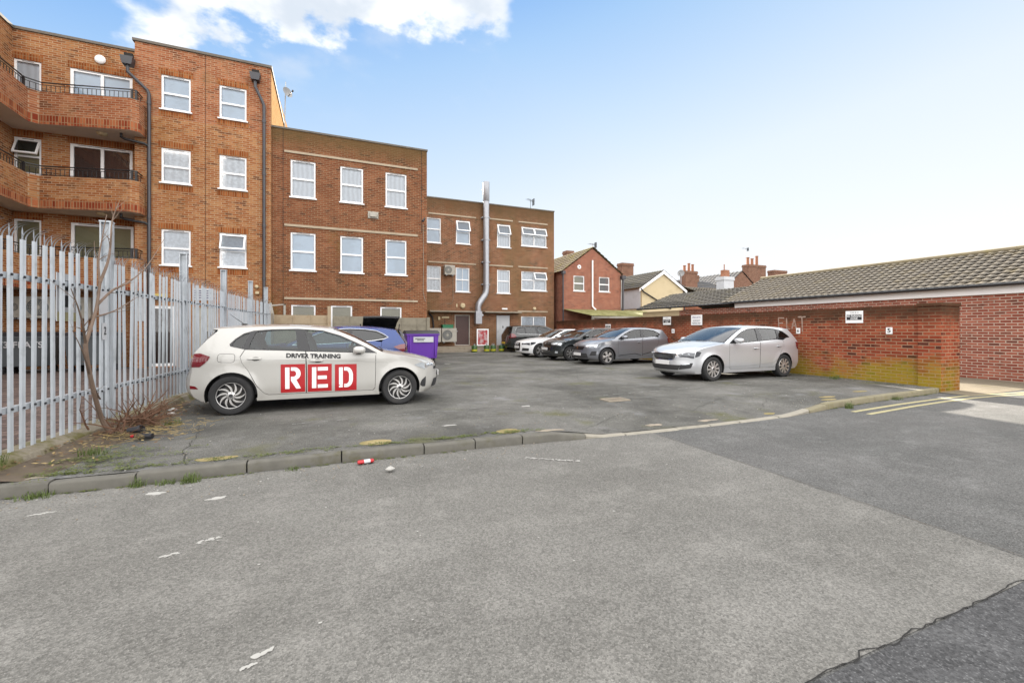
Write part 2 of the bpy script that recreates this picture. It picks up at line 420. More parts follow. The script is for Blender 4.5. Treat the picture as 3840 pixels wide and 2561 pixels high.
mb = MB(); mb.poly([(-400,-300,-.118),(400,-300,-.118),(400,500,-.118),(-400,500,-.118)])
struct(mb.build('ground', M['road_dark']))
mb = MB(); mb.poly([(-30,-8,-.11),(60,-8,-.11),(60,5.6,-.11),(-30,5.6,-.11)])
struct(mb.build('road', M['road_dark']))
mb = MB(); mb.poly([(-30,-8,-.106),(60,-8,-.106),(60,1.17,-.106),(4.1,1.18,-.106),(-30,1.18,-.106)]); struct(mb.build('road_edge_surface', M['road_coarse']))
# paler strip of resurfaced road with a ragged edge
mb = MB(); pts = []
n = 60
for i in range(n+1): u = -30+34.1*i/n; pts.append((u, 1.19+.02*noise.noise((u*3, 0, 0))-(.0 if u > -3 else 0), -.106))
for i in range(1, 26): v = 1.19+3.9*i/25; pts.append((4.1+.03*noise.noise((v*4, 3, 0))+.09*(v-1.2)/3.6, v, -.106))
pts += [(3.4,5.08,-.106), (-30,5.3,-.106)]
mb.poly(pts); struct(mb.build('road_surface', M['road_pale']))
# cracks along the joints of the resurfacing
mb = MB()
def ribbon(mb, pts, w, z, jit=0.0, mi=0):
    prev = None
    for i in range(len(pts)-1):
        a = Vector((pts[i][0], pts[i][1], 0)); b = Vector((pts[i+1][0], pts[i+1][1], 0))
        m_ = max(2, int((b-a).length/.05))
        nrm = Vector((-(b-a).y, (b-a).x, 0)).normalized()
        for k in range(m_+1):
            p = a.lerp(b, k/m_)
            off = nrm*(jit*(noise.noise((p.x*6, p.y*6, 1))+.6*noise.noise((p.x*19, p.y*19, 4))))
            ww = w*(.5+.9*abs(noise.noise((p.x*9, p.y*9, 7)))) if jit else w
            l_ = p+off+nrm*ww*.5; r_ = p+off-nrm*ww*.5
            if prev: mb.poly([(prev[0].x,prev[0].y,z),(prev[1].x,prev[1].y,z),(r_.x,r_.y,z),(l_.x,l_.y,z)], mi)
            prev = (l_, r_)
        prev = (l_, r_)
ribbon(mb, [(-1.5,1.2),(4.12,1.185)], .009, -.102, .03)
struct(mb.build('road_crack', M['dark']))
mb = MB(); ribbon(mb, [(4.11,1.2),(4.2,4.8)], .007, -.102, .02)
struct(mb.build('road_joint', M['soil']))

# car park surface
mb = MB(); nu, nv = 160, 130; vs = []
U0, U1, V1 = -2.75, 13.2, 26.3
for j in range(nv+1):
    for i in range(nu+1):
        u = U0+(U1-U0)*i/nu; v0 = kerb_v(u)+.092
        t = j/nv; v = v0+(V1-v0)*(t**1.7)
        vs.append((u, v, lot_h(u, v)))
fs = [(j*(nu+1)+i, j*(nu+1)+i+1, (j+1)*(nu+1)+i+1, (j+1)*(nu+1)+i) for j in range(nv) for i in range(nu)]
mb.add(vs, fs); struct(mb.build('car_park', M['lot'], smooth=True))
mb = MB(); mb.poly([(-40,5.26,.004),(-2.72,5.26,.004),(-2.0,18.3,.004),(-2.0,19.2,.004),(-40,19.2,.004)])
struct(mb.build('paved_yard', M['yard']))
mb = MB()
vs = []
for j in range(25):
    for i in range(16):
        u = 13.0+4.6*i/15; v = 4.95+20*(j/24)**2; vs.append((u, v, -.104+.05*min(1, (v-4.95)/2)+.02*noise.noise((u, v, 2))*min(1,(v-4.95))))
mb.add(vs, [(j*16+i, j*16+i+1, (j+1)*16+i+1, (j+1)*16+i) for j in range(24) for i in range(15)])
mb.poly([(17.55,4.95,-.1),(30,4.5,-.1),(30,6,-.1),(17.55,6.2,-.08)])
struct(mb.build('pavement', M['apron'], smooth=True))

# kerb stones
mb = MB()
def kerb_at(s):
    acc = 0
    for a, b in zip(KERB, KERB[1:]):
        L = math.hypot(b[0]-a[0], b[1]-a[1])
        if s <= acc+L or b is KERB[-1]:
            t = min(1, (s-acc)/L); return Vector((a[0]+t*(b[0]-a[0]), a[1]+t*(b[1]-a[1]), a[2]+t*(b[2]-a[2])))
        acc += L
tot = sum(math.hypot(b[0]-a[0], b[1]-a[1]) for a, b in zip(KERB, KERB[1:]))
s = 0
kb = MB()
while s < tot-.02:
    L = R.choice([.62,.9,.9,.92]); e = min(tot, s+L)
    dz = R.uniform(-.008,.008); dv = R.uniform(-.012,.012)
    n = 4; rows = []
    for k in range(n+1):
        p = kerb_at(s+.007+(e-s-.014)*k/n); q = kerb_at(min(tot, s+(e-s)*k/n+.05)); d = (q-kerb_at(max(0, s+(e-s)*k/n-.05))); d.z = 0; d.normalize()
        nn = Vector((-d.y, d.x, 0)); p = p+nn*dv
        top = p.z+dz+.004*noise.noise((p.x*5, p.y*5, 0))
        fr = min(.012, (top+.115)*.3)
        rows.append([p-nn*0+Vector((0,0,-.14-p.z)), Vector((p.x,p.y,top-.022))-nn*.004, Vector((p.x,p.y,top-.006))+nn*.008, Vector((p.x,p.y,top))+nn*.028, Vector((p.x,p.y,top))+nn*.105, Vector((p.x,p.y,-.14))+nn*.105])
    vs = [v for r in rows for v in r]; w = 6
    fs = [(k*w+i, (k+1)*w+i, (k+1)*w+i+1, k*w+i+1) for k in range(n) for i in range(w-1)]
    fs += [tuple(range(w)), tuple(range(n*w, n*w+w))[::-1]]
    kb.add(vs, fs, 1 if 3.0 < kerb_at((s+e)/2).x < 7.6 else (2 if kerb_at((s+e)/2).x > 7.6 else 0)); s = e
struct(kb.build('kerb', [M['kerb'], plain('worn_kerb', D(172,166,152), .9, vary=.2, scale=8, dirt=(D(120,116,100), .4)), plain('mossy_kerb', D(150,142,116), .92, vary=.25, scale=7, dirt=(D(120,112,54), .7))], smooth=True, fixn=True))
# cracks and old trench joints in the car park
mb = MB()
def crack(mb, pts, w):
    for a, b in zip(pts, pts[1:]):
        a = Vector(a); b = Vector(b); n = max(2, int((b-a).length/.07)); nr = Vector((-(b-a).y, (b-a).x)).normalized(); pv = None
        for k in range(n+1):
            p = a.lerp(b, k/n)+nr*(.035*noise.noise((p0 := a.lerp(b, k/n)).to_3d()*5)+.02*noise.noise(p0.to_3d()*17)); ww = w*(.4+abs(noise.noise(p0.to_3d()*7)))
            c = [(p.x+nr.x*s_, p.y+nr.y*s_, lot_h(p.x, p.y)+.004) for s_ in (-ww, ww)]
            if pv: mb.poly([pv[0], c[0], c[1], pv[1]])
            pv = c
crack(mb, [(-1.35,5.3),(-1.5,5.9),(-1.55,6.6),(-1.7,7.4)], .007); crack(mb, [(3.3,5.3),(4.4,5.9),(5.8,5.75),(7.5,6.5)], .005); crack(mb, [(5.3,7.2),(6.3,8.6),(6.2,10.2),(7.6,12.6)], .006)
crack(mb, [(2.2,9.4),(4.1,10.2),(5.9,10.0)], .006); crack(mb, [(7.0,5.4),(8.3,6.2),(9.5,6.1),(11,6.6)], .005); crack(mb, [(1.0,6.1),(2.0,6.6),(3.6,6.4)], .004)
struct(mb.build('tarmac_cracks', M['soil_dark']))
# double yellow lines and faded bay lines
mb = MB()
YA = [(8.57,4.80),(10.2,4.93),(11.6,4.99),(12.75,5.0),(13.6,4.93),(14.9,4.74),(17,4.4),(26,2.8)]
YB = [(8.57,4.56),(10.2,4.70),(11.6,4.77),(12.75,4.78),(13.6,4.72),(14.9,4.53),(17,4.19),(26,2.6)]
ribbon(mb, YA, .085, -.106); ribbon(mb, YB, .085, -.106)
struct(mb.build('double_yellow_lines', M['yellow_line']))
def patchy(mb, pts, w, z, keep=.6, sc=5):
    for i in range(len(pts)-1):
        a = Vector(pts[i]); b = Vector(pts[i+1]); n = max(2, int((b-a).length/.06)); nrm = Vector((-(b-a).y, (b-a).x)).normalized()
        for k in range(n):
            p = a.lerp(b, k/n); q = a.lerp(b, (k+.9)/n)
            if noise.noise((p.x*sc, p.y*sc, 9))+.5*keep > .12:
                ww = w*R.uniform(.3, 1)*.5
                mb.poly([(c.x+nrm.x*sg, c.y+nrm.y*sg, lot_h(c.x, c.y)+z) for c, sg in ((p,-ww),(p,ww),(q,ww*R.uniform(.6,1)),(q,-ww))])
mb = MB()
patchy(mb, [(5.2,7.55),(10.5,7.9)], .04, .005, .3)
patchy(mb, [(10.5,7.9),(12.6,8.0)], .05, .005, .3)
patchy(mb, [(-.5,6.95),(3.0,7.2)], .03, .005, .1)
patchy(mb, [(6.8,11.4),(12.6,11.8)], .05, .005, .3)
struct(mb.build('faded_bay_lines', M['white_line']))
# ------------------------------------------------------------------ buildings
def facade(mb, v, u0, u1, z0, z1, holes, reveal=.1, mi=0, rmi=None):
    """brick face at y = v looking to -y with real openings and their reveals"""
    if rmi is None: rmi = mi
    us = sorted({u0, u1, *[h[0] for h in holes], *[h[1] for h in holes]}); zs = sorted({z0, z1, *[h[2] for h in holes], *[h[3] for h in holes]})
    us = [x for x in us if u0 <= x <= u1]; zs = [x for x in zs if z0 <= x <= z1]
    for i in range(len(us)-1):
        for j in range(len(zs)-1):
            cx = (us[i]+us[i+1])/2; cz = (zs[j]+zs[j+1])/2
            if any(h[0] < cx < h[1] and h[2] < cz < h[3] for h in holes): continue
            mb.poly([(us[i],v,zs[j]),(us[i+1],v,zs[j]),(us[i+1],v,zs[j+1]),(us[i],v,zs[j+1])], mi)
    for a, b, c, d in holes:
        w = v+reveal
        mb.poly([(a,v,c),(a,w,c),(a,w,d),(a,v,d)], rmi); mb.poly([(b,v,c),(b,v,d),(b,w,d),(b,w,c)], rmi)
        mb.poly([(a,v,c),(b,v,c),(b,w,c),(a,w,c)], rmi); mb.poly([(a,v,d),(a,w,d),(b,w,d),(b,v,d)], rmi)

def fr_box(mb, u0, u1, z0, z1, v, t, d, mi=0):
    """rectangular frame of bar width t and depth d, front at v"""
    mb.box(u0, v, z0, u0+t, v+d, z1, mi); mb.box(u1-t, v, z0, u1, v+d, z1, mi)
    mb.box(u0+t, v, z0, u1-t, v+d, z0+t, mi); mb.box(u0+t, v, z1-t, u1-t, v+d, z1, mi)

def window(parent, u0, u1, z0, z1, v, split=.5, cols=1, behind='net', sill=True, opened=(), inset=.03, t=.06, bars=False):
    """white framed window: frame mesh > pane, curtain, sill; 'opened' lists top lights hung open"""
    f = MB(); g = MB(); c = MB(); d = .06; vf = v+inset
    fr_box(f, u0, u1, z0, z1, vf, t, d)
    zs = [z0+t, z1-t]
    if split: zm = z0+(z1-z0)*split; f.box(u0+t, vf+.004, zm-t*.55, u1-t, vf+d, zm+t*.55); zs = [z0+t, zm-t*.55, zm+t*.55, z1-t]
    us = []
    for k in range(cols):
        a = u0+t+(u1-u0-2*t)*k/cols; b = u0+t+(u1-u0-2*t)*(k+1)/cols
        if k: f.box(a-t*.5, vf+.003, z0+t, a+t*.5, vf+d, z1-t); a += t*.5
        if k < cols-1: b -= t*.5
        us.append((a, b))
    if bars:
        for a, b in us: f.box((a+b)/2-.012, vf+.02, z0+t, (a+b)/2+.012, vf+.045, z1-t)
    fo = f.build('window', M['white'], parent)
    for k, (a, b) in enumerate(us):
        for r in range(len(zs)//2):
            zb, zt = zs[2*r], zs[2*r+1]; top = r == len(zs)//2-1 and len(zs) > 2
            if top and k in opened:
                # sash hinged at its head, pushed out at the foot
                ang = rad(24); Mx = Matrix.Translation((0, vf, zt)) @ Matrix.Rotation(-ang, 4, 'X') @ Matrix.Translation((0, -vf, -zt))
                sm_ = MB(); s2 = MB()
                fr_box(sm_, a-.03, b+.03, zb-.04, zt+.01, vf-.012, .055, .05)
                s2.poly([(a+.02,vf+.012,zb+.01),(b-.02,vf+.012,zb+.01),(b-.02,vf+.012,zt-.04),(a+.02,vf+.012,zt-.04)])
                sm_.v = [tuple(Mx @ Vector(q)) for q in sm_.v]; s2.v = [tuple(Mx @ Vector(q)) for q in s2.v]
                so = sm_.build('open_sash', M['white'], fo); s2.build('pane', M['glass_dark'], fo)
            else:
                g.poly([(a,vf+.03,zb),(b,vf+.03,zb),(b,vf+.03,zt),(a,vf+.03,zt)])
            if behind and not (top and k in opened and behind == 'room'):
                c.poly([(a-.02,vf+.1,zb-.02),(b+.02,vf+.1,zb-.02),(b+.02,vf+.1,zt+.02),(a-.02,vf+.1,zt+.02)])
    if g.v: g.build('pane', M['glass'], fo)
    if c.v and behind not in (None, 'room'): c.build('curtain', M[behind], fo)
    if behind == 'room':
        c2 = MB(); w = vf+.9
        c2.poly([(u0-.3,w,z0-.3),(u1+.3,w,z0-.3),(u1+.3,w,z1+.3),(u0-.3,w,z1+.3)]); c2.build('room_wall', M['room'], fo)
    if sill:
        s = MB(); s.box(u0-.05, v-.06, z0-.045, u1+.05, v+inset+.03, z0-.002); s.build('sill', M['white'], fo)
    v_ = MB(); v_.box(u0+.2, vf-.004, z1-.042, u1-.2, vf+.0, z1-.026); v_.build('trickle_vent', M['dark_plastic'], fo)
    return fo
M['glass_dark'] = glass_mat('open_sash_glass', (.35,.45,.55,1), 1.6, .3)

# ---- left: orange brick flats with balconies ---------------------------------
LV, BV = 19.1, 19.88
TOP = 11.42
flats = thing('flats_building', 'tall orange brick block of flats with wraparound brick balconies', 'building', (-4.2, 19.1, 0))
WL = [(-5.53,-4.66,9.21,10.43),(-5.53,-4.66,6.6,7.83),(-5.53,-4.66,3.66,4.93),(-3.78,-2.91,9.21,10.43),(-3.78,-2.91,6.6,7.84),(-3.78,-2.91,3.68,4.95)]
DOORS_L = [(-5.94,-5.1,.05,2.2),(-4.62,-3.86,.05,2.16)]
w = MB(); facade(w, LV, -6.28, -2.1, 0, 8.9, [q for q in WL if q[2] < 8]+DOORS_L)
for q in (): pass
facade(w, LV, -6.28, -2.1, 8.9, TOP, [q for q in WL if q[2] > 8], mi=1)
# right side wall, back, return to the recess
w.poly([(-2.1,LV,0),(-2.1,27.6,0),(-2.1,27.6,12.4),(-2.1,LV,TOP)], 2)
w.poly([(-6.28,LV,0),(-6.28,LV,TOP),(-6.28,BV,TOP),(-6.28,BV,0)], 0)
w.poly([(-20,30,0),(-20,30,TOP),(-2.1,30,TOP),(-2.1,30,0)], 0)
w.build('wall', [M['brick_orange'], M['brick_orange_top'], M['brick_sunlit']], flats)
WB = [(-9.79+.03,-9.07,9.25,10.44),(-9.79+.03,-9.07,6.6,7.82),(-9.79+.03,-9.07,3.85,5.07),(-8.33,-6.6,8.3,10.46),(-8.33,-6.6,5.55,7.83),(-8.31,-6.57,2.9,5.08)]
w = MB(); facade(w, BV, -9.79, -6.28, 0, TOP, WB); w.build('recessed_wall', M['brick_orange'], flats)
w = MB(); w.poly([(-9.79,BV,0),(-9.79,10,0),(-9.79,10,TOP),(-9.79,BV,TOP)]); w.poly([(-9.79,10,0),(-20,10,0),(-20,10,TOP),(-9.79,10,TOP)])
w.build('wing_wall', M['brick_orange'], flats)
r = MB()
r.box(-6.34,LV-.05,TOP,-2.06,27.6,TOP+.09); r.box(-20,BV-.05,TOP,-6.34,30,TOP+.09); r.box(-20,9.95,TOP,-9.74,BV-.05,TOP+.09)
r.build('roof', M['coping'], flats)
for i, q in enumerate(WL):
    window(flats, *q, LV, split=.48, behind=['sky_curtain','net_lace','frost','sky_curtain','net_lace','frost'][i], opened=(0,) if i == 5 else ())
    lm = MB(); lm.box(q[0]-.08, LV-.004, q[3]+.01, q[1]+.08, LV+.05, q[3]+.225); lm.build('brick_lintel', M['soldier'], flats)
    lm = MB(); lm.box(q[0]-.08, LV-.004, q[2]-.27, q[1]+.08, LV+.05, q[2]-.05); lm.build('brick_sill_course', M['soldier'], flats)
for i, q in enumerate(WB):
    if i < 3: window(flats, *q, BV, split=.5 if i == 1 else 0, behind=['net','blind','blind'][i], opened=(0,) if i == 1 else ())
    else: window(flats, *q, BV, split=0, cols=2, behind=['sky_curtain','brown_curtain','blind'][i-3], t=.09)
    lm = MB(); lm.box(q[0]-.05, BV-.004, q[3]+.01, q[1]+.05, BV+.05, q[3]+.225); lm.build('brick_lintel', M['soldier'], flats)
j = MB(); j.box(-4.218, LV-.004, 0, -4.205, LV+.01, TOP); j.build('movement_joint', M['dark'], flats)
# balconies: outline in plan, brick parapet, concrete slab, iron rail
BP = [(-9.0,10.5),(-9.0,19.0),(-8.78,19.14),(-6.22,18.52),(-6.0,18.62),(-5.97,19.1)]
def loopy(mb, P, z0, z1, off=0, mi=0):
    for a, b in zip(P, P[1:]): mb.poly([(a[0],a[1],z0),(b[0],b[1],z0),(b[0],b[1],z1),(a[0],a[1],z1)], mi)
def offs(P, d):
    out = []
    for i, p in enumerate(P):
        a = Vector(P[max(0,i-1)]); b = Vector(P[min(len(P)-1,i+1)]); t_ = (b-a).normalized(); n_ = Vector((-t_.y, t_.x)); out.append((p[0]+n_.x*d, p[1]+n_.y*d))
    return out
IN = offs(BP, .2)
for zb in (8.08, 5.33, 2.68):
    zt = zb+1.07; m = MB()
    loopy(m, BP, zb+.3, zt); loopy(m, IN, zb+.3, zt)
    for a, b, c, d in zip(BP, BP[1:], IN, IN[1:]): m.poly([(a[0],a[1],zt),(b[0],b[1],zt),(d[0],d[1],zt),(c[0],c[1],zt)])
    bal = m.build('balcony', M['brick_orange_top'] if zb > 8 else M['brick_orange'], flats)
    m = MB(); O2 = offs(BP, -.012); loopy(m, O2, zb, zb+.3)
    for a, b, c, d in zip(BP, BP[1:], O2, O2[1:]): m.poly([(c[0],c[1],zb+.3),(d[0],d[1],zb+.3),(b[0],b[1],zb+.3),(a[0],a[1],zb+.3)])
    m.build('soldier_course', M['soldier_red'], bal)
    m = MB(); m.poly([(x, y, zb+.004) for x, y in offs(BP, -.01)]+[(-5.97,19.12,zb+.004),(-6.26,19.12,zb+.004),(-6.26,BV-.003,zb+.004),(-9.787,BV-.003,zb+.004),(-9.787,10.5,zb+.004)]); m.build('slab', M['soffit'], bal)
    m = MB(); rl = offs(BP, .1)
    m.tube([(x,y,zt+.34) for x,y in rl], .022, 6); m.tube([(x,y,zt+.26) for x,y in rl], .012, 6); m.tube([(x,y,zt+.05) for x,y in rl], .012, 6)
    for a, b in zip(rl, rl[1:]):
        L = math.hypot(b[0]-a[0], b[1]-a[1]); n = max(1, int(L/.13))
        for k in range(n): x = a[0]+(b[0]-a[0])*k/n; y = a[1]+(b[1]-a[1])*k/n; m.box(x-.007,y-.007,zt,x+.007,y+.007,zt+.26)
    for x, y in (rl[1], rl[3], rl[4]): m.box(x-.03,y-.03,zt,x+.03,y+.03,zt+.36)
    m.build('railing', M['black_metal'], bal)
    m = MB(); m.lathe([(0,-.09),(.1,-.08),(.15,-.04),(.16,0)], 18, Matrix.Translation((-7.2,19.2,zb)) ); m.build('ceiling_light', M['cream'], bal, smooth=True)
    if zb > 3:
        m = MB(); m.tube([(-6.6,18.95,zb),(-6.6,18.95,zb-.12),(-6.5,18.93,zb-.18),(-5.95,18.93,zb-.26),(-5.87,19.0,zb-.3)], .045, 8); m.build('overflow_pipe', M['black_metal'], bal, smooth=True)
m = MB(); m.ell((-7.5,BV-.03,10.9), .16,.07,.16); m.build('wall_light', M['white'], flats, smooth=True)
# drainpipes and hoppers
def downpipe(x, hx, zh):
    m = MB(); m.tube([(hx,LV-.16,zh),(hx,LV-.16,zh-.22),(x-.05,LV-.1,zh-.72),(x,LV-.09,zh-.85),(x,LV-.09,.05)], .055, 10)
    for z in (1.2,3.3,5.3,7.3,9.3): m.lathe([(.055,-.06),(.068,-.06),(.068,.06),(.055,.06)], 10, Matrix.Translation((x,LV-.09,z)))
    p = m.build('drainpipe', M['grey_pipe'], flats, smooth=True)
    m = MB(); m.prism([(hx-.13,LV-.28,zh),(hx+.13,LV-.28,zh),(hx+.18,LV-.3,zh+.26),(hx-.18,LV-.3,zh+.26)], (0,.27,0)); m.build('hopper', M['grey_pipe'], p)
    m = MB(); m.box(hx-.12,LV-.12,zh+.26,hx+.12,LV-.005,zh+.45); m.build('outlet', M['dark'], p)
downpipe(-5.85, -6.42, 10.45); downpipe(-2.32, -2.6, 10.75)
# ground-floor doors and boards of the flats
m = MB(); fr_box(m, -5.94,-5.1,.05,2.2, LV+.02,.1,.07); d0 = m.build('glazed_door', M['white'], flats)
m = MB(); m.poly([(-5.84,LV+.06,.15),(-5.2,LV+.06,.15),(-5.2,LV+.06,2.1),(-5.84,LV+.06,2.1)]); m.build('pane', M['glass'], d0)
m = MB(); m.poly([(-6.2,LV+.8,0),(-4.9,LV+.8,0),(-4.9,LV+.8,2.4),(-6.2,LV+.8,2.4)]); m.build('curtain', M['brown_curtain'], d0)
m = MB(); m.box(-4.62,LV+.03,.05,-3.86,LV+.08,2.16); d1 = m.build('steel_door', M['white_dirty'], flats)
m = MB(); m.tube([(-4.16,LV+.03,1.28),(-4.16,LV-.03,1.28),(-4.16,LV-.03,.85),(-4.16,LV+.03,.85)], .015, 6); m.tube([(-4.06,LV+.03,1.25),(-4.06,LV-.03,1.25),(-4.06,LV-.03,.82),(-4.06,LV+.03,.82)], .015, 6); m.build('handle', M['dark_plastic'], d1)
m = MB(); m.box(-3.5,LV-.03,.0,-2.75,LV+.02,2.05); d2 = m.build('flush_door', M['white_paint'], flats)
m = MB(); m.box(-6.25,LV-.05,1.65,-5.99,LV-.004,2.87); m.build('white_board', M['white_paint'], flats)
m = MB(); m.ell((-2.57,LV-.06,2.98),.07,.07,.07); m.build('wall_light', M['cream'], flats, smooth=True)
m = MB(); m.box(-2.61,LV-.08,2.71,-2.49,LV-.002,2.81); m.build('alarm_box', M['cream'], flats)

# ---- middle: three storeys of brown-red brick --------------------------------
MV = 19.26; MT = 9.24
mid = thing('brick_building', 'middle brown brick building with three pale bands and tall white windows', 'building', (.9, MV, 0))
WM = []
for a, b in ((-1.43,-.53),(.4,1.29),(2.2,3.08)): WM += [(a,b,6.61,8.08),(a,b,3.71,5.21)]
WG = [(-1.41,-.53,.9,2.34),(.04,.86,.9,2.34),(1.98,2.87,.9,2.32)]
w = MB(); facade(w, MV, -2.1, 3.97, 0, MT, WM+WG)
w.poly([(3.97,MV,0),(3.97,27,0),(3.97,27,MT),(3.97,MV,MT)]); w.poly([(-2.1,27,0),(-2.1,27,MT),(3.97,27,MT),(3.97,27,0)])
w.poly([(-2.098,MV,0),(-2.098,MV,MT),(-2.098,27,MT),(-2.098,27,0)])
w.build('wall', M['brick_brown'], mid)
m = MB(); m.box(-2.12,MV-.03,MT,4.0,27,MT+.07); m.build('roof', M['coping'], mid)
for i, q in enumerate(WM): window(mid, *q, MV, split=.5, behind='net' if i % 2 == 0 else 'sky_curtain')
for q in WG: window(mid, *q, MV, split=0, behind='blind')
for z in (8.33, 5.43, 2.55):
    m = MB(); m.box(-1.65,MV-.035,z,3.56,MV+.02,z+.085); m.build('concrete_band', M['concrete_band'], mid)
m = MB(); m.prism([(1.48,MV-.03,6.05),(1.9,MV-.03,6.05),(1.9,MV-.03,6.33),(1.48,MV-.03,6.33)], (0,.03,0)); m.prism([(1.56,MV-.12,6.1),(1.82,MV-.12,6.1),(1.82,MV-.12,6.27),(1.56,MV-.12,6.27)], (0,.1,0)); m.build('vent_cowl', M['white_dirty'], mid)
m = MB(); m.box(-1.7,MV-.006,0,-1.685,MV+.01,MT); m.box(3.72,MV-.006,5.6,3.735,MV+.01,MT); m.build('movement_joint', M['dark'], mid)
m = MB(); m.tube([(3.8,MV-.02,6.0),(3.82,MV-.015,4.2),(3.8,MV-.015,3.0),(3.9,MV-.015,2.6)], .012, 5); m.build('cable', M['concrete'], mid)
m = MB(); m.tube([(3.85,MV,6.2),(3.83,MV-.18,6.24),(3.76,MV-.24,6.12)], .025, 6); m.ell((3.74,MV-.26,6.08),.06,.08,.05); m.build('wall_lamp', M['black_metal'], mid)

# ---- far: three-storey brick block with flue ---------------------------------
FV = 26.19; FT = 9.33
far = thing('brick_building', 'farthest flat-topped brown brick block behind the tall steel flue', 'building', (9.7, FV, 0))
WF = [(5.36,6.25,6.62,8.13),(7.2,8.11,6.68,8.13),(9.92,10.84,6.66,8.14),(11.63,13.48,6.87,8.13),(5.36,6.25,3.69,5.21),(7.18,8.07,3.7,5.2),(9.92,10.81,3.7,5.2),(11.63,13.48,3.94,5.2)]
DW = [(7.12,8.1,.36,2.28),(9.87,10.83,.36,2.3),(11.6,13.44,.9,2.23)]
w = MB(); facade(w, FV, 3.4, 14.05, 0, FT, WF+DW)
w.poly([(14.05,FV,0),(14.05,36,0),(14.05,36,FT),(14.05,FV,FT)]); w.poly([(3.4,36,0),(3.4,36,FT),(14.05,36,FT),(14.05,36,0)]); w.poly([(3.4,FV,0),(3.4,FV,FT),(3.4,36,FT),(3.4,36,0)])
w.build('wall', M['brick_far'], far)
m = MB(); m.box(3.4,FV-.03,FT,14.08,36,FT+.07); m.build('roof', M['coping'], far)
for i, q in enumerate(WF):
    window(far, *q, FV, split=[.55,.5,.52,.55,.5,.5,.52,.55][i], cols=2 if i in (3,7) else 1, behind=['sky_curtain','sky_curtain','net','frost','net_lace','sky_curtain','net','frost'][i], opened={1:(0,),2:(0,),3:(0,1),7:(1,)}.get(i, ()), bars=i == 5)
window(far, *DW[2], FV, split=0, cols=2, behind='frost', sill=False)
for a, b, z in ((5.48,8.49,8.34),(9.31,11.01,8.38),(11.42,13.55,8.38),(5.48,8.49,5.41),(9.31,11.01,5.42),(11.39,13.55,5.44),(11.37,13.55,2.51)):
    m = MB(); m.box(a,FV-.035,z,b,FV+.02,z+.085); m.build('concrete_band', M['concrete_band'], far)
m = MB(); m.box(7.18,FV+.05,.36,8.04,FV+.1,2.22); d = m.build('brown_door', M['door_brown'], far)
m = MB(); fr_box(m,7.12,8.1,.36,2.28,FV+.02,.06,.07); m.build('door_frame', M['white_dirty'], d)
m = MB(); m.ell((7.28,FV+.03,1.25),.03,.04,.03); m.build('handle', M['galv'], d)
m = MB(); m.box(9.9,FV+.03,.36,10.8,FV+.08,2.27); d = m.build('white_door', M['white_paint'], far)
m = MB(); m.box(10.3,FV+.022,1.45,10.36,FV+.03,1.6); m.build('notice', M['dark_plastic'], d)
m = MB(); m.box(9.98,FV-.03,1.2,10.02,FV+.03,1.3); m.build('handle', M['galv'], d)
m = MB(); m.box(5.47,FV-.5,2.42,8.3,FV+.02,2.5); m.box(8.95,FV-.5,2.42,11.44,FV+.02,2.5); m.build('door_canopy', M['concrete'], far)
m = MB(); m.box(5.0,FV-1.0,0,14.0,FV+.0,.14); m.box(5.0,FV-.55,.14,11.2,FV+.0,.34); m.build('step', M['concrete'], far)
m = MB(); m.lathe([(.17,0),(.17,.06),(.12,.12),(0,.13)], 20, Matrix.Translation((7.62,FV,2.83)) @ Matrix.Rotation(rad(90),4,'X')); m.build('wall_light', M['cream'], far, smooth=True)
m = MB(); m.lathe([(.11,0),(.11,.08),(.07,.13),(0,.14)], 20, Matrix.Translation((12.56,FV,2.74)) @ Matrix.Rotation(rad(90),4,'X')); m.build('wall_light', M['cream'], far, smooth=True)
m = MB(); m.box(10.24,FV-.09,2.65,10.6,FV-.002,2.74); m.build('strip_light', M['white'], far)
m = MB(); m.ell((8.9,FV-.1,2.27),.07,.09,.07); m.build('security_camera', M['white'], far, smooth=True)
m = MB(); m.box(6.3,FV-.06,2.05,6.75,FV-.002,2.16); m.build('junction_box', M['cream'], far)
m = MB(); m.box(6.07,FV-.06,1.95,6.2,FV-.002,2.15); m.build('junction_box', M['cream'], far)
m = MB(); m.box(7.2,FV-.05,2.75,7.28,FV-.002,2.95); m.build('alarm_box', M['cream'], far)
m = MB(); m.tube([(5.75,FV-.06,.3),(5.78,FV-.06,1.6),(5.72,FV-.07,2.1),(5.5,FV-.1,2.35)], .05, 6); m.tube([(6.5,FV-.02,2.05),(6.5,FV-.02,1.4)], .015, 5); m.build('cable', M['black_metal'], far)
m = MB(); m.tube([(7.0,FV-.02,4.7),(7.02,FV-.02,3.2),(6.9,FV-.02,2.95),(6.6,FV-.02,2.95)], .012, 5); m.build('cable', M['concrete'], far)

# flue: galvanised duct climbing the far block
m = MB()
path = [(8.5,FV-.42,1.9),(8.5,FV-.42,2.75),(8.55,FV-.42,2.95),(9.0,FV-.3,3.55),(9.08,FV-.28,3.85),(9.08,FV-.28,8.8),(9.08,FV-.28,9.45)]
pp = [];
for a, b in zip(path, path[1:]):
    a = Vector(a); b = Vector(b); n = max(1, int((b-a).length/.14))
    for k in range(n): pp.append(a.lerp(b, k/n))
pp.append(Vector(path[-1]))
m.tube(pp, [.185+(.008 if i % 2 else 0) for i in range(len(pp))], 14)
for z in (4.2,5.6,7.0,8.4): m.lathe([(.19,-.04),(.215,-.04),(.215,.04),(.19,.04)], 14, Matrix.Translation((9.08,FV-.28,z)))
flue = thing('flue_duct', 'tall galvanised steel flue with dog-leg bend fixed to the far brick block', 'duct', (9.08, FV-.28, 1.9))
m.build('pipe', M['galv_duct'], flue, smooth=True)
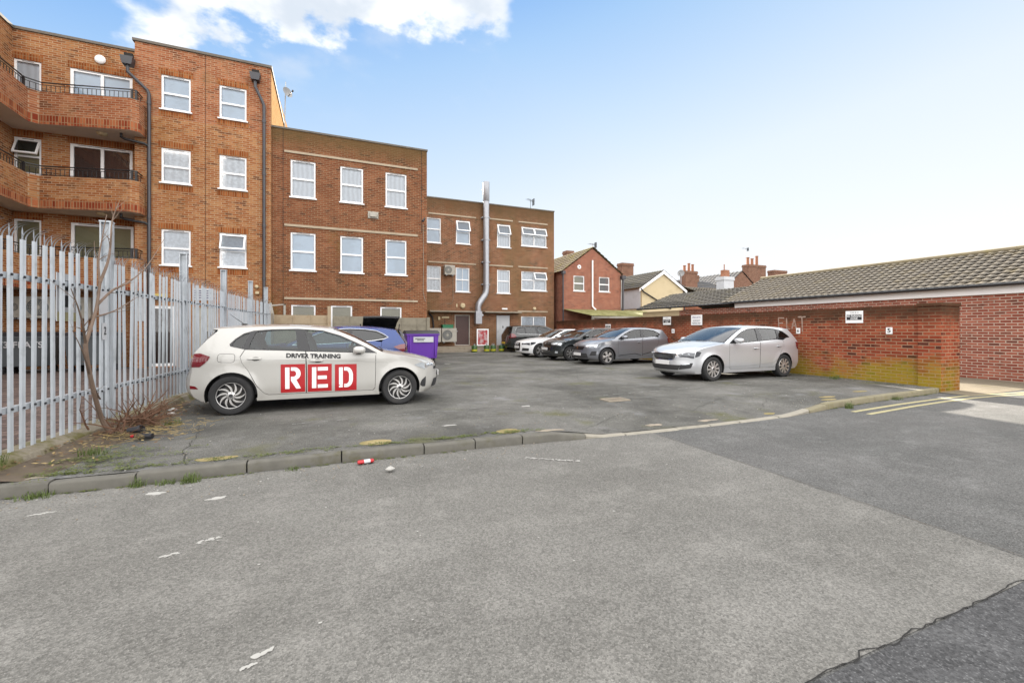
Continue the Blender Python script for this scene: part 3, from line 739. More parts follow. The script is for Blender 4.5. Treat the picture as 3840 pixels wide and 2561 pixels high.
m = MB(); m.lathe([(.19,9.4),(.205,9.42),(.205,10.62),(.18,10.62),(.18,9.6)], 16, Matrix.Translation((9.08,FV-.28,0))); m.build('terminal', M['galv_duct'], flue, smooth=True)
m = MB(); m.box(8.3,FV-.6,1.72,8.7,FV-.24,2.5); m.build('fan_box', M['galv_duct'], flue)
m = MB()
for z in (4.2,5.6,7.0,8.4): m.box(8.82,FV-.28,z-.03,9.34,FV-.0,z+.03)
m.build('bracket', M['galv'], flue)

TROUGH0 = -6.2+.02
# ---- tiled roofs
def tiled(mb, axis, e0, e1, ea, eb, course=.33, pitch=.3, amp=.034, mi=0, curve=True):
    """interlocking tiles: eave line (e = e0 at height ea) up to ridge (e1, eb); axis: 'u' slope runs across u, tiles along v (v0,v1)=axis[1:]"""
    kind, a0, a1 = axis; L = math.hypot(e1-e0, eb-ea); nc = max(1, round(L/course)); per = 6
    nn = max(2, int(abs(a1-a0)/pitch*per)); vs = []; fs = []
    nrm = Vector((-(eb-ea), (e1-e0))).normalized()
    if nrm.y < 0: nrm = -nrm
    prof = [0,.75,1,.75,0,-.15]
    for c in range(nc):
        for h in (0, 1):
            t = (c+h)/nc
            for k in range(nn+1):
                a = a0+(a1-a0)*k/nn; wv = prof[k % per]*amp+(0.042 if h == 0 else .0)+.004*noise.noise((a*.7, t*9, 3))
                e = e0+(e1-e0)*t+nrm.x*wv; z = ea+(eb-ea)*t+nrm.y*wv
                vs.append((e, a, z) if kind == 'u' else (a, e, z))
    W = nn+1
    for r_ in range(2*nc-1):
        for k in range(nn): fs.append((r_*W+k, r_*W+k+1, (r_+1)*W+k+1, (r_+1)*W+k))
    mb.add(vs, fs, mi)
def tile_mat(name, a, b, moss, amt, lo=.5, hi=.7, dirt=False):  # dirt: paints shade into the tile troughs
    m = NT(name); p = m.pos()
    c = m.mix(m.noise(p, 1.2, 5), a, b)
    if dirt:      # shade in the tile troughs, painted as darker stripes
        yy = m.sep(p)[1]; w_ = m.math('SINE', m.math('MULTIPLY', m.math('SUBTRACT', yy, TROUGH0), 6.28318/.24))
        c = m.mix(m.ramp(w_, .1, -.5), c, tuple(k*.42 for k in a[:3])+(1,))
    g = m.math('MULTIPLY_ADD', m.noise(p, 7, 4, .7), .7, .65); c = m.mix(1.0, c, m.comb(g,g,g), 'MULTIPLY')
    k = m.math('MULTIPLY', m.ramp(m.noise(p, 1.9, 6, .68), lo, hi), amt); c = m.mix(k, c, moss)
    sp = m.math('GREATER_THAN', m.noise(p, 11, 2), .72); c = m.mix(m.math('MULTIPLY', sp, .6), c, D(220,214,200))
    m.base(c); m.set(Roughness=.9, Specular_IOR_Level=.2); return m.mat
M['tile_tan'] = tile_mat('tan_roof_tile', D(118,111,101), D(144,137,126), D(140,126,90), .45, dirt=True)  # dirt: shade in the tile troughs, painted as darker stripes
M['tile_dark'] = tile_mat('dark_roof_tile', D(84,82,78), D(112,108,102), D(128,120,70), .4)
M['tile_moss'] = tile_mat('mossy_roof_tile', D(132,120,100), D(160,146,120), D(160,146,52), .6, .46, .64)
M['slate'] = tile_mat('slate_roof', D(92,92,94), D(116,116,118), D(130,124,100), .3)

M['ridge'] = plain('ridge_tile', D(150,138,112), .9, vary=.3, scale=5, dirt=(D(150,136,70), .5))
# garage block along the right
gar = thing('garage_building', 'long low red brick building with pale tiled roof and white fascia', 'building', (17.5, 8, 0))
w = MB(); w.box(17.46,-6,-.2,22.6,14.75,2.42); w.build('wall', M['brick_garage'], gar)
m = MB(); m.box(17.40,-6,2.36,17.46,14.72,2.62); m.build('fascia', M['white'], gar)
m = MB(); tiled(m, ('u',-6.2,15.35), 17.25,20.06,2.62,3.88, .29, .24, .024); tiled(m, ('u',-6.2,15.35), 22.85,20.06,2.62,3.88, .29, .24, .024)
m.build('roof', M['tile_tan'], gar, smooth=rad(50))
m = MB(); m.tube([(20.06,v,3.9) for v in (-6.2,0,7,15.4)], .1, 8); m.build('ridge_tiles', M['ridge'], gar, smooth=True)
m = MB(); m.tube([(17.22,-6.2,2.63),(17.22,14.9,2.6)], .05, 8); m.build('gutter', M['black_metal'], gar)
# lower range behind it
ext = thing('outbuilding', 'low outbuilding with dark tiled roof behind the boundary wall', 'building', (17.6, 18, 0))
w = MB(); w.box(17.5,14.78,0,22.4,18.3,2.4); w.build('wall', M['brick_garage'], ext)
w = MB(); w.box(17.5,18.3,0,22.4,21.3,2.4); w.build('rendered_wall', M['cream'], ext)
m = MB(); tiled(m, ('u',14.82,21.6), 17.25,20.06,2.58,3.58, .29, .24, .024); tiled(m, ('u',14.82,21.6), 22.85,20.06,2.58,3.58); m.build('roof', M['tile_dark'], ext, smooth=rad(50))
m = MB(); m.tube([(17.22,14.8,2.57),(17.22,21.5,2.57)], .05, 8); m.build('gutter', M['black_metal'], ext)

# gable house
GV = 25.5
gh = thing('gable_house', 'red brick gable-ended house with white vent pipe and mossy tiled roof', 'house', (16.7, GV, 0))
w = MB(); gw = [(15.17,16.02,3.97,5.0),(17.2,18.07,3.98,5.0)]
facade(w, GV, 14.4, 19.02, 0, 5.3, gw)
w.poly([(14.4,GV,5.3),(19.02,GV,5.3),(16.65,GV,6.92)])
w.poly([(14.4,GV,0),(14.4,GV,5.3),(14.4,38,5.3),(14.4,38,0)]); w.poly([(19.02,GV,0),(19.02,38,0),(19.02,38,5.3),(19.02,GV,5.3)])
w.build('wall', M['brick_gable'], gh)
for i, q in enumerate(gw): window(gh, *q, GV, split=.5, behind='room' if i else 'blind')
m = MB(); tiled(m, ('u',GV-.12,38), 14.15,16.68,5.2,7.02); tiled(m, ('u',GV-.12,38), 19.2,16.68,5.2,7.02); m.build('roof', M['tile_moss'], gh, smooth=rad(50))
m = MB(); m.tube([(16.62,GV-.08,6.1),(16.62,GV-.08,2.95),(16.75,GV-.3,2.7)], .055, 8); m.build('vent_pipe', M['white'], gh, smooth=True)
m = MB(); m.tube([(14.3,GV-.12,5.15),(14.3,GV-.12,0)], .05, 8); m.box(14.2,GV-.25,5.05,14.42,GV-.02,5.25); m.tube([(19.1,GV-.12,5.1),(19.1,GV-.12,0)], .09, 8); m.box(18.95,GV-.3,4.9,19.25,GV-.02,5.15); m.build('drainpipe', M['grey_pipe'], gh)
m = MB(); m.lathe([(.14,0),(.14,.04),(.05,.05)], 14, Matrix.Translation((15.6,GV,5.6)) @ Matrix.Rotation(rad(90),4,'X')); m.build('vent', M['white'], gh)
# lean-to with mossy corrugated roof
lt = thing('lean_to', 'mossy corrugated lean-to roof in front of the red gable house', 'shed', (17, 24, 0))
m = MB(); vs = []; n = 90
for k in range(n+1):
    u = 14.35+6.4*k/n; o = .02*math.sin(k*2.1); vs += [(u, 21.9+.3*(u-14.3)/6, 2.18+o), (u, GV-.02, 2.72+o)]
m.add(vs, [(2*k,2*k+2,2*k+3,2*k+1) for k in range(n)]); m.build('roof', tile_mat('mossy_sheet', D(150,146,98), D(176,172,120), D(112,112,54), .9, .45, .65), lt, smooth=True)
m = MB(); 
for u in (14.45,16.2,18.2,20.4): m.box(u,22.1,0,u+.12,22.22,2.2)
m.box(14.4,22.02,2.05,20.7,22.1,2.17); m.build('frame', M['white_dirty'], lt)
m = MB(); fr_box(m, 14.6,15.6,1.2,2.0,22.3,.06,.06); m.build('window', M['white'], lt)

# cream house
ch = thing('rendered_house', 'small cream rendered house with white bargeboards behind the outbuilding', 'house', (24, 27, 0))
CV = 27
w = MB(); w.poly([(22.1,CV,0),(26.2,CV,0),(26.2,CV,4.65),(24.15,CV,5.95),(22.1,CV,4.65)]); w.poly([(26.2,CV,0),(26.2,36,0),(26.2,36,4.65),(26.2,CV,4.65)])
w.build('wall', M['cream'], ch)
w = MB(); w.poly([(22.1,CV,0),(22.1,CV,4.65),(22.1,36,4.65),(22.1,36,0)]); w.build('side_wall', M['cream_block'], ch)
m = MB(); m.box(22.05,27.15,3.0,22.1,31,4.5); m.build('white_cladding', M['white_paint'], ch)
m = MB(); tiled(m, ('u',CV-.1,36), 21.85,24.15,4.55,6.02); tiled(m, ('u',CV-.1,36), 26.45,24.15,4.55,6.02); m.build('roof', M['tile_dark'], ch, smooth=rad(50))
m = MB()
for sg in (-1, 1):
    m.prism([(24.15,CV-.13,5.98),(24.15+sg*2.35,CV-.13,4.48),(24.15+sg*2.35,CV-.13,4.28),(24.15,CV-.13,5.72)], (0,.06,0))
m.build('bargeboard', M['white'], ch)
m = MB(); m.tube([(21.9,CV-.15,4.5),(22.2,CV-.1,4.25),(24.9,CV-.06,3.0)], .05, 6); m.tube([(26.25,CV-.1,4.4),(26.25,CV-.1,2)], .05, 6); m.build('drainpipe', M['black_metal'], ch)

# background roofs and stacks
def stack(mb, u, v, z0, z1, w, d, mi=0):
    mb.box(u-w/2, v-d/2, z0, u+w/2, v+d/2, z1-.3, mi)
    mb.box(u-w/2-.06, v-d/2-.06, z1-.3, u+w/2+.06, v+d/2+.06, z1-.15, mi); mb.box(u-w/2-.03, v-d/2-.03, z1-.15, u+w/2+.03, v+d/2+.03, z1, mi)
def pots(mb, L, v, z, mi=0):
    for u, h, r in L: mb.lathe([(r*1.15,z),(r,z+.1),(r*.9,z+h-.1),(r*1.15,z+h-.08),(r*1.1,z+h),(r*.7,z+h)], 10, Matrix.Translation((u,v,0)), mi)
M['clay'] = plain('clay_pot', D(176,120,90), .85, vary=.15, scale=6)
def house(name, label, u0, u1, v0, v1, ez, rz, ridge, wall, roof, stacks):
    h = thing(name, label, 'house', ((u0+u1)/2, v0, 0)); w = MB(); m = MB()
    if ridge == 'u':
        vm = (v0+v1)/2; w.box(u0,v0,0,u1,v1,ez)
        for u in (u0, u1): w.poly([(u,v0,ez),(u,v1,ez),(u,vm,rz)])
        tiled(m, ('v',u0-.1,u1+.1), v0-.2,vm,ez-.05,rz+.05,.5,.6); tiled(m, ('v',u0-.1,u1+.1), v1+.2,vm,ez-.05,rz+.05,.5,.6)
    else:
        um = (u0+u1)/2; w.box(u0,v0,0,u1,v1,ez)
        for v in (v0, v1): w.poly([(u0,v,ez),(u1,v,ez),(um,v,rz)])
        tiled(m, ('u',v0-.1,v1+.1), u0-.2,um,ez-.05,rz+.05,.5,.6); tiled(m, ('u',v0-.1,v1+.1), u1+.2,um,ez-.05,rz+.05,.5,.6)
    w.build('wall', M[wall], h); m.build('roof', M[roof], h)
    for (u, v, z0, z1, ww, dd, pl, mt) in stacks:
        s = MB(); stack(s, u, v, z0, z1, ww, dd); c = s.build('chimney', M[mt], h)
        if pl: s = MB(); pots(s, pl, v, z1); s.build('chimney_pots', M['clay'], c)
    return h
house('terrace_house', 'dark slate roofed house peeping out between far block and gable house', 19.5, 27, 40, 48, 6.5, 9.2, 'u', 'brick_chimney', 'slate', [(24.6,42.5,8.4,10.1,.9,.9,[],'brick_chimney')])
house('terrace_house', 'slate roofed house with broad square chimney rising behind the cream house', 29, 34, 41, 49, 5.2, 7.2, 'v', 'brick_chimney', 'slate', [(31.6,41.5,5.5,9.0,1.6,.9,[],'brick_chimney')])
house('terrace_house', 'dark roofed house with clay-potted chimney to the right of the cream gable', 35, 45.5, 39, 46, 5.6, 7.5, 'u', 'brick_chimney', 'slate', [(40.7,41,6.5,8.5,1.9,.9,[(40.0,.7,.17),(40.7,1.0,.17),(41.3,.9,.17)],'brick_chimney'),(43.0,42.6,6.5,8.3,1.2,.8,[],'brick_chimney')])
house('terrace_house', 'brick house with tall aerial-topped chimney above the garage ridge', 46.5, 50.6, 40, 62, 7.2, 8.8, 'v', 'brick_chimney', 'slate', [(53.3,42,7,10.1,3.3,1.0,[(52.1,1.0,.2),(52.9,.9,.2),(53.8,1.3,.2)],'brick_chimney'),(58.6,42.5,7,9.7,2.6,1.0,[],'brick_chimney')])
house('terrace_house', 'long slate roof running behind the pale garage tiles', 50.8, 64, 42, 50, 6.8, 8.7, 'u', 'brick_chimney', 'slate', [])
wc = thing('chimney_house', 'low tiled roof with white painted chimney behind the garage', 'house', (31.3, 27.5, 0))
w = MB(); w.box(29,27.2,0,34,31.8,4.2); w.build('wall', M['brick_gable'], wc)
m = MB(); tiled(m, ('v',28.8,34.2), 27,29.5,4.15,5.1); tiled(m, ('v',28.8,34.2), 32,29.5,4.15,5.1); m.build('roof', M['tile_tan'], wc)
s = MB(); stack(s, 31.6,27.7,4,5.9,1.15,.8); c = s.build('chimney', M['white_paint'], wc)
s = MB(); s.box(31.3,27.5,5.9,31.9,27.9,6.5); s.tube([(31.5,27.7,6.5),(31.5,27.7,7.0)],.05,6); s.build('chimney_pots', M['clay'], c)

# ---- boundary wall and pillar
def wall_u(v): return 13.06+.0508*(v-5.7)
bw = thing('boundary_wall', 'long weathered red brick boundary wall with mossy foot and dark top courses', 'wall', (13.3, 12, 0))
w = MB(); vs = []; n = 60
tops = []
for k in range(n+1):
    v = 5.9+20.2*k/n; u = wall_u(v)+.06; zt = 1.95-.015*(k/n)+.012*noise.noise((v*1.3,0,0)); tops.append((u, v, zt))
for (u, v, zt), (u2, v2, zt2) in zip(tops, tops[1:]):
    w.poly([(u,v,-.15),(u,v,zt),(u2,v2,zt2),(u2,v2,-.15)]); w.poly([(u+.22,v,-.15),(u2+.22,v2,-.15),(u2+.22,v2,zt2),(u+.22,v,zt)]); w.poly([(u,v,zt),(u+.22,v,zt),(u2+.22,v2,zt2),(u2,v2,zt2)])
w.build('wall', M['brick_wall'], bw)
w = MB(); w.box(13.04,5.46,-.15,13.86,5.9,1.9); w.box(13.02,5.44,1.9,13.88,5.92,1.98); w.build('pillar', M['brick_wall'], bw, bevel=.012)
# chalked FLAT on the wall, a layer of brushed paint strokes
m = MB()
def stroke(p, q, wd):
    p = Vector(p); q = Vector(q); n = 8
    for k in range(n):
        a = p.lerp(q, k/n); b = p.lerp(q, (k+1)/n); d = (q-p).normalized(); nn = Vector((-d.y, d.x))*wd*.5*R.uniform(.55,1.1)
        m.poly([(wall_u(y)+.055, y, z) for y, z in ((a+nn),(b+nn),(b-nn),(a-nn))])
for a, b in [((9.62,1.74),(9.60,1.36)),((9.62,1.73),(9.42,1.72)),((9.61,1.56),(9.46,1.56)),((9.34,1.72),(9.33,1.38)),((9.33,1.38),(9.22,1.37)),((9.16,1.38),(9.09,1.68)),((9.09,1.68),(8.99,1.30)),((9.15,1.48),(9.02,1.47)),((8.97,1.74),(8.72,1.74)),((8.84,1.74),(8.82,1.3))]: stroke(a, b, .045)
m.build('painted_letters', plain('chalky_paint', D(186,158,142), .9, vary=.3, scale=20), bw)

def sign(name, label, v0, v1, z0, z1, lines, group=None, cat='sign', plate='white', panel=None):
    """plate fixed on the boundary wall (v0 > v1: left to right as read); lines: (text, size, zfrac, colour, bold)"""
    vc = (v0+v1)/2; u = wall_u(vc)+.03
    t = thing(name, label, cat, (u+.028, vc, z0), group)
    m = MB(); m.box(u+.012, v1, z0, u+.026, v0, z1); m.build('plate', M[plate], t, bevel=.004)
    if panel:
        m = MB(); pz0, pz1 = z0+(z1-z0)*panel[0], z0+(z1-z0)*panel[1]; m.box(u+.008, v1+.03, pz0, u+.013, v0-.03, pz1); m.build('panel', M['dark_plastic'], t)
    for (tx, sz, zf, mt, bold, sx) in lines:
        vs, fs = text2d(tx, sz, bold, sx); m = MB()
        uu = u+.004 if mt == 'white' else u+.009
        m.add([(uu, vc-x, z0+(z1-z0)*zf+y) for x, y in vs], fs); m.build('lettering', M[mt], t)
    return t
M['ink'] = plain('black_ink', (.01,.01,.012,1), .6, vary=0)
M['violet_ink'] = plain('violet_ink', D(104,84,150), .6, vary=0)
M['navy_ink'] = plain('navy_ink', D(52,60,110), .6, vary=0)
NP = [('THIS IS A', .05, .86, 'ink', .0, 1.1), ('NO PARKING', .078, .57, 'white', .0012, .82), ('ZONE', .078, .37, 'white', .0012, .85)]
sign('no_parking_sign', 'white sign reading NO PARKING ZONE nearest the brick pillar', 7.57, 7.14, 1.53, 1.86, NP, 'no parking signs on the wall', panel=(.26,.7))
NP2 = [('THIS IS A', .045, .86, 'ink', .0, 1.1), ('NO PARKING', .075, .57, 'white', .0012, .82), ('ZONE', .075, .37, 'white', .0012, .85)]
sign('no_parking_sign', 'smaller NO PARKING ZONE sign farther along the wall above the grey hatchback', 15.17, 14.69, 1.56, 1.91, NP2, 'no parking signs on the wall', panel=(.26,.7))
sign('no_parking_sign', 'distant white sign on the wall behind the black hatchback roof', 19.88, 19.39, 1.4, 1.64, [('NO PARKING', .075, .5, 'white', .001, .8)], 'no parking signs on the wall', panel=(.26,.74))
sign('parking_notice', 'white notice reading PRIVATE RESIDENT PARKING ONLY on brick wall', 13.46, 12.89, 1.53, 1.94, [('PRIVATE', .12, .74, 'violet_ink', .0, .95), ('RESIDENT', .10, .42, 'navy_ink', .0, .85), ('PARKING ONLY', .085, .18, 'navy_ink', .001, .72)])
sign('bay_number', 'small white plate numbered 5 on the wall near the pillar', 6.6, 6.46, 1.24, 1.41, [('5', .15, .5, 'ink', .003, 1.1)], 'bay number plates')
sign('bay_number', 'small white plate numbered 6 below the painted word FLAT', 9.01, 8.89, 1.23, 1.4, [('6', .13, .5, 'ink', .002, 1.1)], 'bay number plates')
sign('bay_number', 'small white plate numbered 4 below the farther no parking sign', 14.62, 14.46, 1.2, 1.38, [('4', .13, .5, 'ink', .002, 1.0)], 'bay number plates')
POSTS = (5.0, 7.69, 10.32, 12.79, 15.39, 17.5)
# ------------------------------------------------------------------ palisade fence
def fence_u(v): return -2.95+.0772*(v-5.9)
pf = thing('palisade_fence', 'galvanised steel palisade fence with curled spike tops beside the parked cars', 'fence', (-2.5, 11, 0))
pm = MB()
prof = [(-.037,.0),(-.024,.018),(-.009,.002),(.009,.002),(.024,.018),(.037,.0)]   # along v, out along u
H1 = 2.27
rows = [.12, 1.0, 1.8, H1]
for j in range(3):
    za, zb = rows[j], rows[j+1]
    for a, b in zip(prof, prof[1:]): pm.poly([(a[1],a[0],za),(b[1],b[0],za),(b[1],b[0],zb),(a[1],a[0],zb)])
# three-pointed head: the middle tongue stands, the outer two curl outwards
pm.poly([(.002,-.014,H1),(.002,.014,H1),(.0,.013,H1+.08),(.0,.0,H1+.14),(.0,-.013,H1+.08)])
for sg in (-1, 1):
    pr = None
    for k in range(7):
        t = k/6; a = t*rad(75); x = .012+.17*(1-math.cos(a)); z = H1+.14*math.sin(a); y0 = sg*(.012+.012*t); wd = .026*(1-t*.8)
        cur = ((x, y0, z), (x, y0+sg*wd, z))
        if pr: pm.poly([pr[0], pr[1], cur[1], cur[0]])
        pr = cur
for z in (.55, 1.89): pm.ell((.022,0,z), .012,.014,.014, nu=6, nv=4, mi=1)
v = 5.45; first = None
while v < 18.0:
    if first is None:
        first = pm.build('pale', [M['galv'], M['dark_plastic']], pf, local=True); o = first
    else:
        o = first.copy(); COL.objects.link(o); o.parent = pf
    o.location = (fence_u(v)+2.5+.02, v-11, R.uniform(-.015,.015)); o.rotation_euler = (R.uniform(-.006,.006), R.uniform(-.010,.010), R.uniform(-.10,.10))
    v += .153
for z in (.52, 1.86):
    m = MB(); a = fence_u(5.3)-.0; b = fence_u(18)
    m.prism([(a-.04,5.3,z),(a-.04,5.3,z+.06),(b-.04,18,z+.06),(b-.04,18,z)], (.055,0,0)); m.build('rail', M['galv'], pf)
for v in POSTS:
    u = fence_u(v)-.02; z1 = 2.82
    m = MB(); m.box(u-.06,v-.055,0,u-.045,v+.055,z1); m.box(u+.045,v-.055,0,u+.06,v+.055,z1); m.box(u-.045,v-.008,0,u+.045,v+.008,z1); m.box(u-.066,v-.06,z1,u+.066,v+.06,z1+.02)
    m.build('post', M['galv'], pf)
# mossy plinth under the fence
pl = MB(); n = 70
vs = []
for k in range(n+1):
    v = 5.2+13*k/n; u = fence_u(v); b = .02*noise.noise((v*1.7,0,3))
    vs += [(u-.16,v,-.02),(u-.14,v,.13+b),(u+.06,v,.14+b),(u+.16,v,.10+b),(u+.22,v,-.03)]
pl.add(vs, [(k*5+i,k*5+i+1,(k+1)*5+i+1,(k+1)*5+i) for k in range(n) for i in range(4)]+[(0,1,2,3,4)])
def mossy(name, a, b, mossc, amt):
    m = NT(name); p = m.pos(); c = m.mix(m.noise(p, 4, 5), a, b)
    g = m.math('MULTIPLY_ADD', m.noise(p, 22, 4, .7), .8, .6); c = m.mix(1.0, c, m.comb(g,g,g), 'MULTIPLY')
    c = m.mix(m.math('MULTIPLY', m.ramp(m.noise(p, 2.6, 6, .66), .42, .62), amt), c, mossc)
    m.base(c); m.set(Roughness=.95, Specular_IOR_Level=.2); m.bump(m.noise(p, 30, 5), .6, .01); return m.mat
M['mossy_conc'] = mossy('mossy_concrete', D(140,132,116), D(172,162,144), D(104,100,40), .8)
tag(pl.build('fence_plinth', M['mossy_conc'], origin=(-2.9,11,0), smooth=True), 'low mossy concrete plinth running under the palisade fence', 'plinth')
# plates on the fence
def plate(name, label, v, z0, z1, w, lines, mt='white_paint', cat='sign'):
    u = fence_u(v)+.045; t = thing(name, label, cat, (u, v, z0)); m = MB(); m.box(u,v-w/2,z0,u+.01,v+w/2,z1); m.build('plate', M[mt], t)
    for tx, sz, zf in lines:
        vs, fs = text2d(tx, sz, .002); m = MB(); m.add([(u+.014, v+x, z0+(z1-z0)*zf+y) for x, y in vs], fs); m.build('lettering', M['ink'], t)
    return t
plate('notice_plate', 'blank white notice plate fixed high on the palisade fence', 9.0-1.55, 1.55, 1.86, .22, [])
plate('bay_number', 'narrow white plate numbered 2 on the palisade fence', 7.47, 1.22, 1.44, .1, [('2', .15, .5)])
g_ = thing('warning_sign', 'white sign with dark print and yellow band on the fence behind the sapling', 'sign', (fence_u(6.9), 6.9, 1.5))
m = MB(); u = fence_u(6.95)-.07; m.box(u,6.72,1.45,u+.01,7.12,2.02); m.build('plate', M['white_paint'], g_)
m = MB(); m.box(u+.012,6.72,1.45,u+.014,7.12,1.56); m.build('band', M['yellow_line'], g_)
m = MB(); m.box(u+.012,6.77,1.62,u+.014,7.07,1.76); m.box(u+.012,6.77,1.82,u+.014,7.02,1.86); m.box(u+.012,6.77,1.9,u+.014,7.05,1.94); m.build('print', M['ink'], g_)

# ------------------------------------------------------------------ yard behind the fence
def ac_unit(label, u0, u1, z0, z1, v, depth=.34, fans=1, group='air conditioning units on the walls'):
    t = thing('air_conditioner', label, 'air conditioner', ((u0+u1)/2, v, z0), group)
    m = MB(); m.box(u0,v-depth,z0,u1,v-.03,z1); m.build('casing', M['white_dirty'], t, bevel=.015)
    cx = u0+(u1-u0)*.36; r = min((z1-z0)*.4,(u1-u0)*.33)
    m = MB(); m.lathe([(r,-.012),(r*.97,-.02),(r*.9,-.005)], 28, Matrix.Translation((cx,v-depth+.0,(z0+z1)/2)) @ Matrix.Rotation(rad(-90),4,'X'))
    m.lathe([(0,.0),(r*.95,.002)], 28, Matrix.Translation((cx,v-depth-.002,(z0+z1)/2)) @ Matrix.Rotation(rad(-90),4,'X'))
    m.build('fan_opening', M['bin_grey'], t)
    m = MB()
    for k in range(1, 7): m.lathe([(r*k/7-.004,0),(r*k/7+.004,0)], 28, Matrix.Translation((cx,v-depth-.006,(z0+z1)/2)) @ Matrix.Rotation(rad(90),4,'X'))
    for k in range(8):
        a = math.pi*k/8; m.box(-r,-.003,-.004,r,.0,.004, M=Matrix.Translation((cx,v-depth-.008,(z0+z1)/2)) @ Matrix.Rotation(a,4,'Y'))
    m.lathe([(0,0),(r*.22,0)], 14, Matrix.Translation((cx,v-depth-.012,(z0+z1)/2)) @ Matrix.Rotation(rad(90),4,'X')); m.build('grille', M['white_dirty'], t)
    m = MB(); m.box(u0+.1,v-depth+.02,z0-.05,u0+.15,v,z0+.004); m.box(u1-.15,v-depth+.02,z0-.05,u1-.1,v,z0+.004); m.build('bracket', M['galv'], t)
    return t
ac_unit('white air conditioner behind the fence left of the sapling', -9.31,-8.46,1.74,2.46,BV)
ac_unit('white air conditioner behind the fence next to the sapling stem', -8.4,-7.64,1.74,2.47,BV)
ac_unit('white air conditioner behind the fence at the left picture edge', -10.3+.55,-9.36,1.75,2.44,BV)
ac_unit('small white air conditioner high on the far block by a window', 6.41,7.05,4.69,5.27,FV)
ac_unit('large white air conditioner on the ground left of the brown door', 6.2,7.1,.62,1.44,FV-.2)
ac_unit('white air conditioner half hidden behind the purple bin', 5.3,6.14,.62,1.44,FV-.2)
gb = MB(); gb.box(6.25,FV-.5,1.45,6.9,FV-.1,1.62); gb.box(6.23,FV-.52,1.62,6.92,FV-.08,1.66); tag(gb.build('crate', plain('green_plastic', D(40,138,92), .5), origin=(6.5,FV-.3,1.45)), 'green plastic tub standing on the large air conditioner', 'crate')

def big_bin(label, u0, u1, v0, v1, zt, mat, lid, cat='bin', lines=(), labelbox=None, open_lid=False, group=None):
    t = thing('wheeled_bin', label, cat, ((u0+u1)/2, (v0+v1)/2, 0), group)
    m = MB(); ins = .07; zb = .22; zr = zt-.1
    m.add([(u0+ins,v0+ins,zb),(u1-ins,v0+ins,zb),(u1-ins,v1-ins,zb),(u0+ins,v1-ins,zb),(u0,v0,zr),(u1,v0,zr),(u1,v1,zr),(u0,v1,zr)], [(0,3,2,1),(0,1,5,4),(1,2,6,5),(2,3,7,6),(3,0,4,7)])
    m.box(u0-.03,v0-.03,zr-.06,u1+.03,v1+.03,zr)
    for k in (0,1): m.box([u0+.1,u1-.16][k],v0-.01,.3,[u0+.16,u1-.1][k],v0+.05,zr-.06)
    b = m.build('body', M[mat], t, bevel=.015)
    m = MB(); n = 10; vs = []
    for k in range(n+1):
        a = k/n; vs += [(u0-.03,v0-.04+(v1-v0+.08)*a,zr+.003+.13*math.sin(math.pi*a)**.7),(u1+.03,v0-.04+(v1-v0+.08)*a,zr+.003+.13*math.sin(math.pi*a)**.7)]
    m.add(vs, [(2*k,2*k+1,2*k+3,2*k+2) for k in range(n)]+[tuple(range(0,2*n+2,2)), tuple(range(1,2*n+3,2))[::-1]])
    m.build('lid', M[lid], t, smooth=True)
    m0 = MB(); m0.lathe([(.03,-.03),(.1,-.03),(.1,.03),(.03,.03)], 14, Matrix.Rotation(rad(90),4,'Y')); m0.box(-.035,-.02,0,.035,.02,.16)
    wh = None
    for x, y in ((u0+.16,v0+.16),(u1-.16,v0+.16),(u0+.16,v1-.16),(u1-.16,v1-.16)):
        if wh is None: wh = m0.build('wheel', M['rubber'], t, local=True); o = wh
        else: o = wh.copy(); COL.objects.link(o); o.parent = t
        o.location = (x-(u0+u1)/2, y-(v0+v1)/2, .1)
    if labelbox:
        a, b_, c, d = labelbox; m = MB(); m.box(a,v0-.022,c,b_,v0-.012,d); m.build('label', M['white_paint'], t)
        m = MB()
        for (x0, x1, z) in ((a+.06,a+.45,d-.07),(a+.14,a+.4,d-.13)): m.box(x0,v0-.025,z-.014,x1,v0-.0215,z+.014)
        m.build('print', M['ink'], t)
    for tx, sz, x, z, mt in lines:
        vs, fs = text2d(tx, sz, .004); m = MB(); m.add([(x+px_, v0-.02, z+pz) for px_, pz in vs], fs); m.build('lettering', M[mt], t)
    return t
big_bin('purple wheeled commercial bin with dark lid and white label', 2.75, 4.0, 17.1, 17.95, 1.29, 'purple', 'dark_plastic', labelbox=(3.0,3.78,.86,1.07))
big_bin('grey steel bin lettered 73 FLATS behind the fence on the left', -9.3,-8.05,18.0,18.9,1.25,'bin_grey','dark_plastic', lines=[('73 FLATS', .26, -8.68, .88, 'white_paint')], group='grey bins in the yard')
big_bin('grey steel bin farther right behind the sapling and fence', -7.7,-6.5,18.0,18.9,1.25,'bin_grey','dark_plastic', group='grey bins in the yard')
m = MB(); m.box(-3.1-1.5,LV-.05,2.43,-3.98,LV-.02,2.86); bn = m.build('banner', M['white_paint'], origin=(-4.3,LV,2.43)); tag(bn, 'white notice banner above the steel door behind the fence', 'banner')
m = MB()
for k in range(4): m.box(-4.55,LV-.056,2.5+.085*k,-4.04-.06*(k % 2),LV-.051,2.53+.085*k)
m.build('print', M['navy_ink'], bn)
m = MB(); m.box(-5.72,LV-.12,2.41,-5.33,LV-.0,2.62); tag(m.build('sign_box', plain('yellow_sign', D(232,206,110), .5), origin=(-5.5,LV,2.41)), 'yellow sign box above the glazed door behind the fence', 'sign')

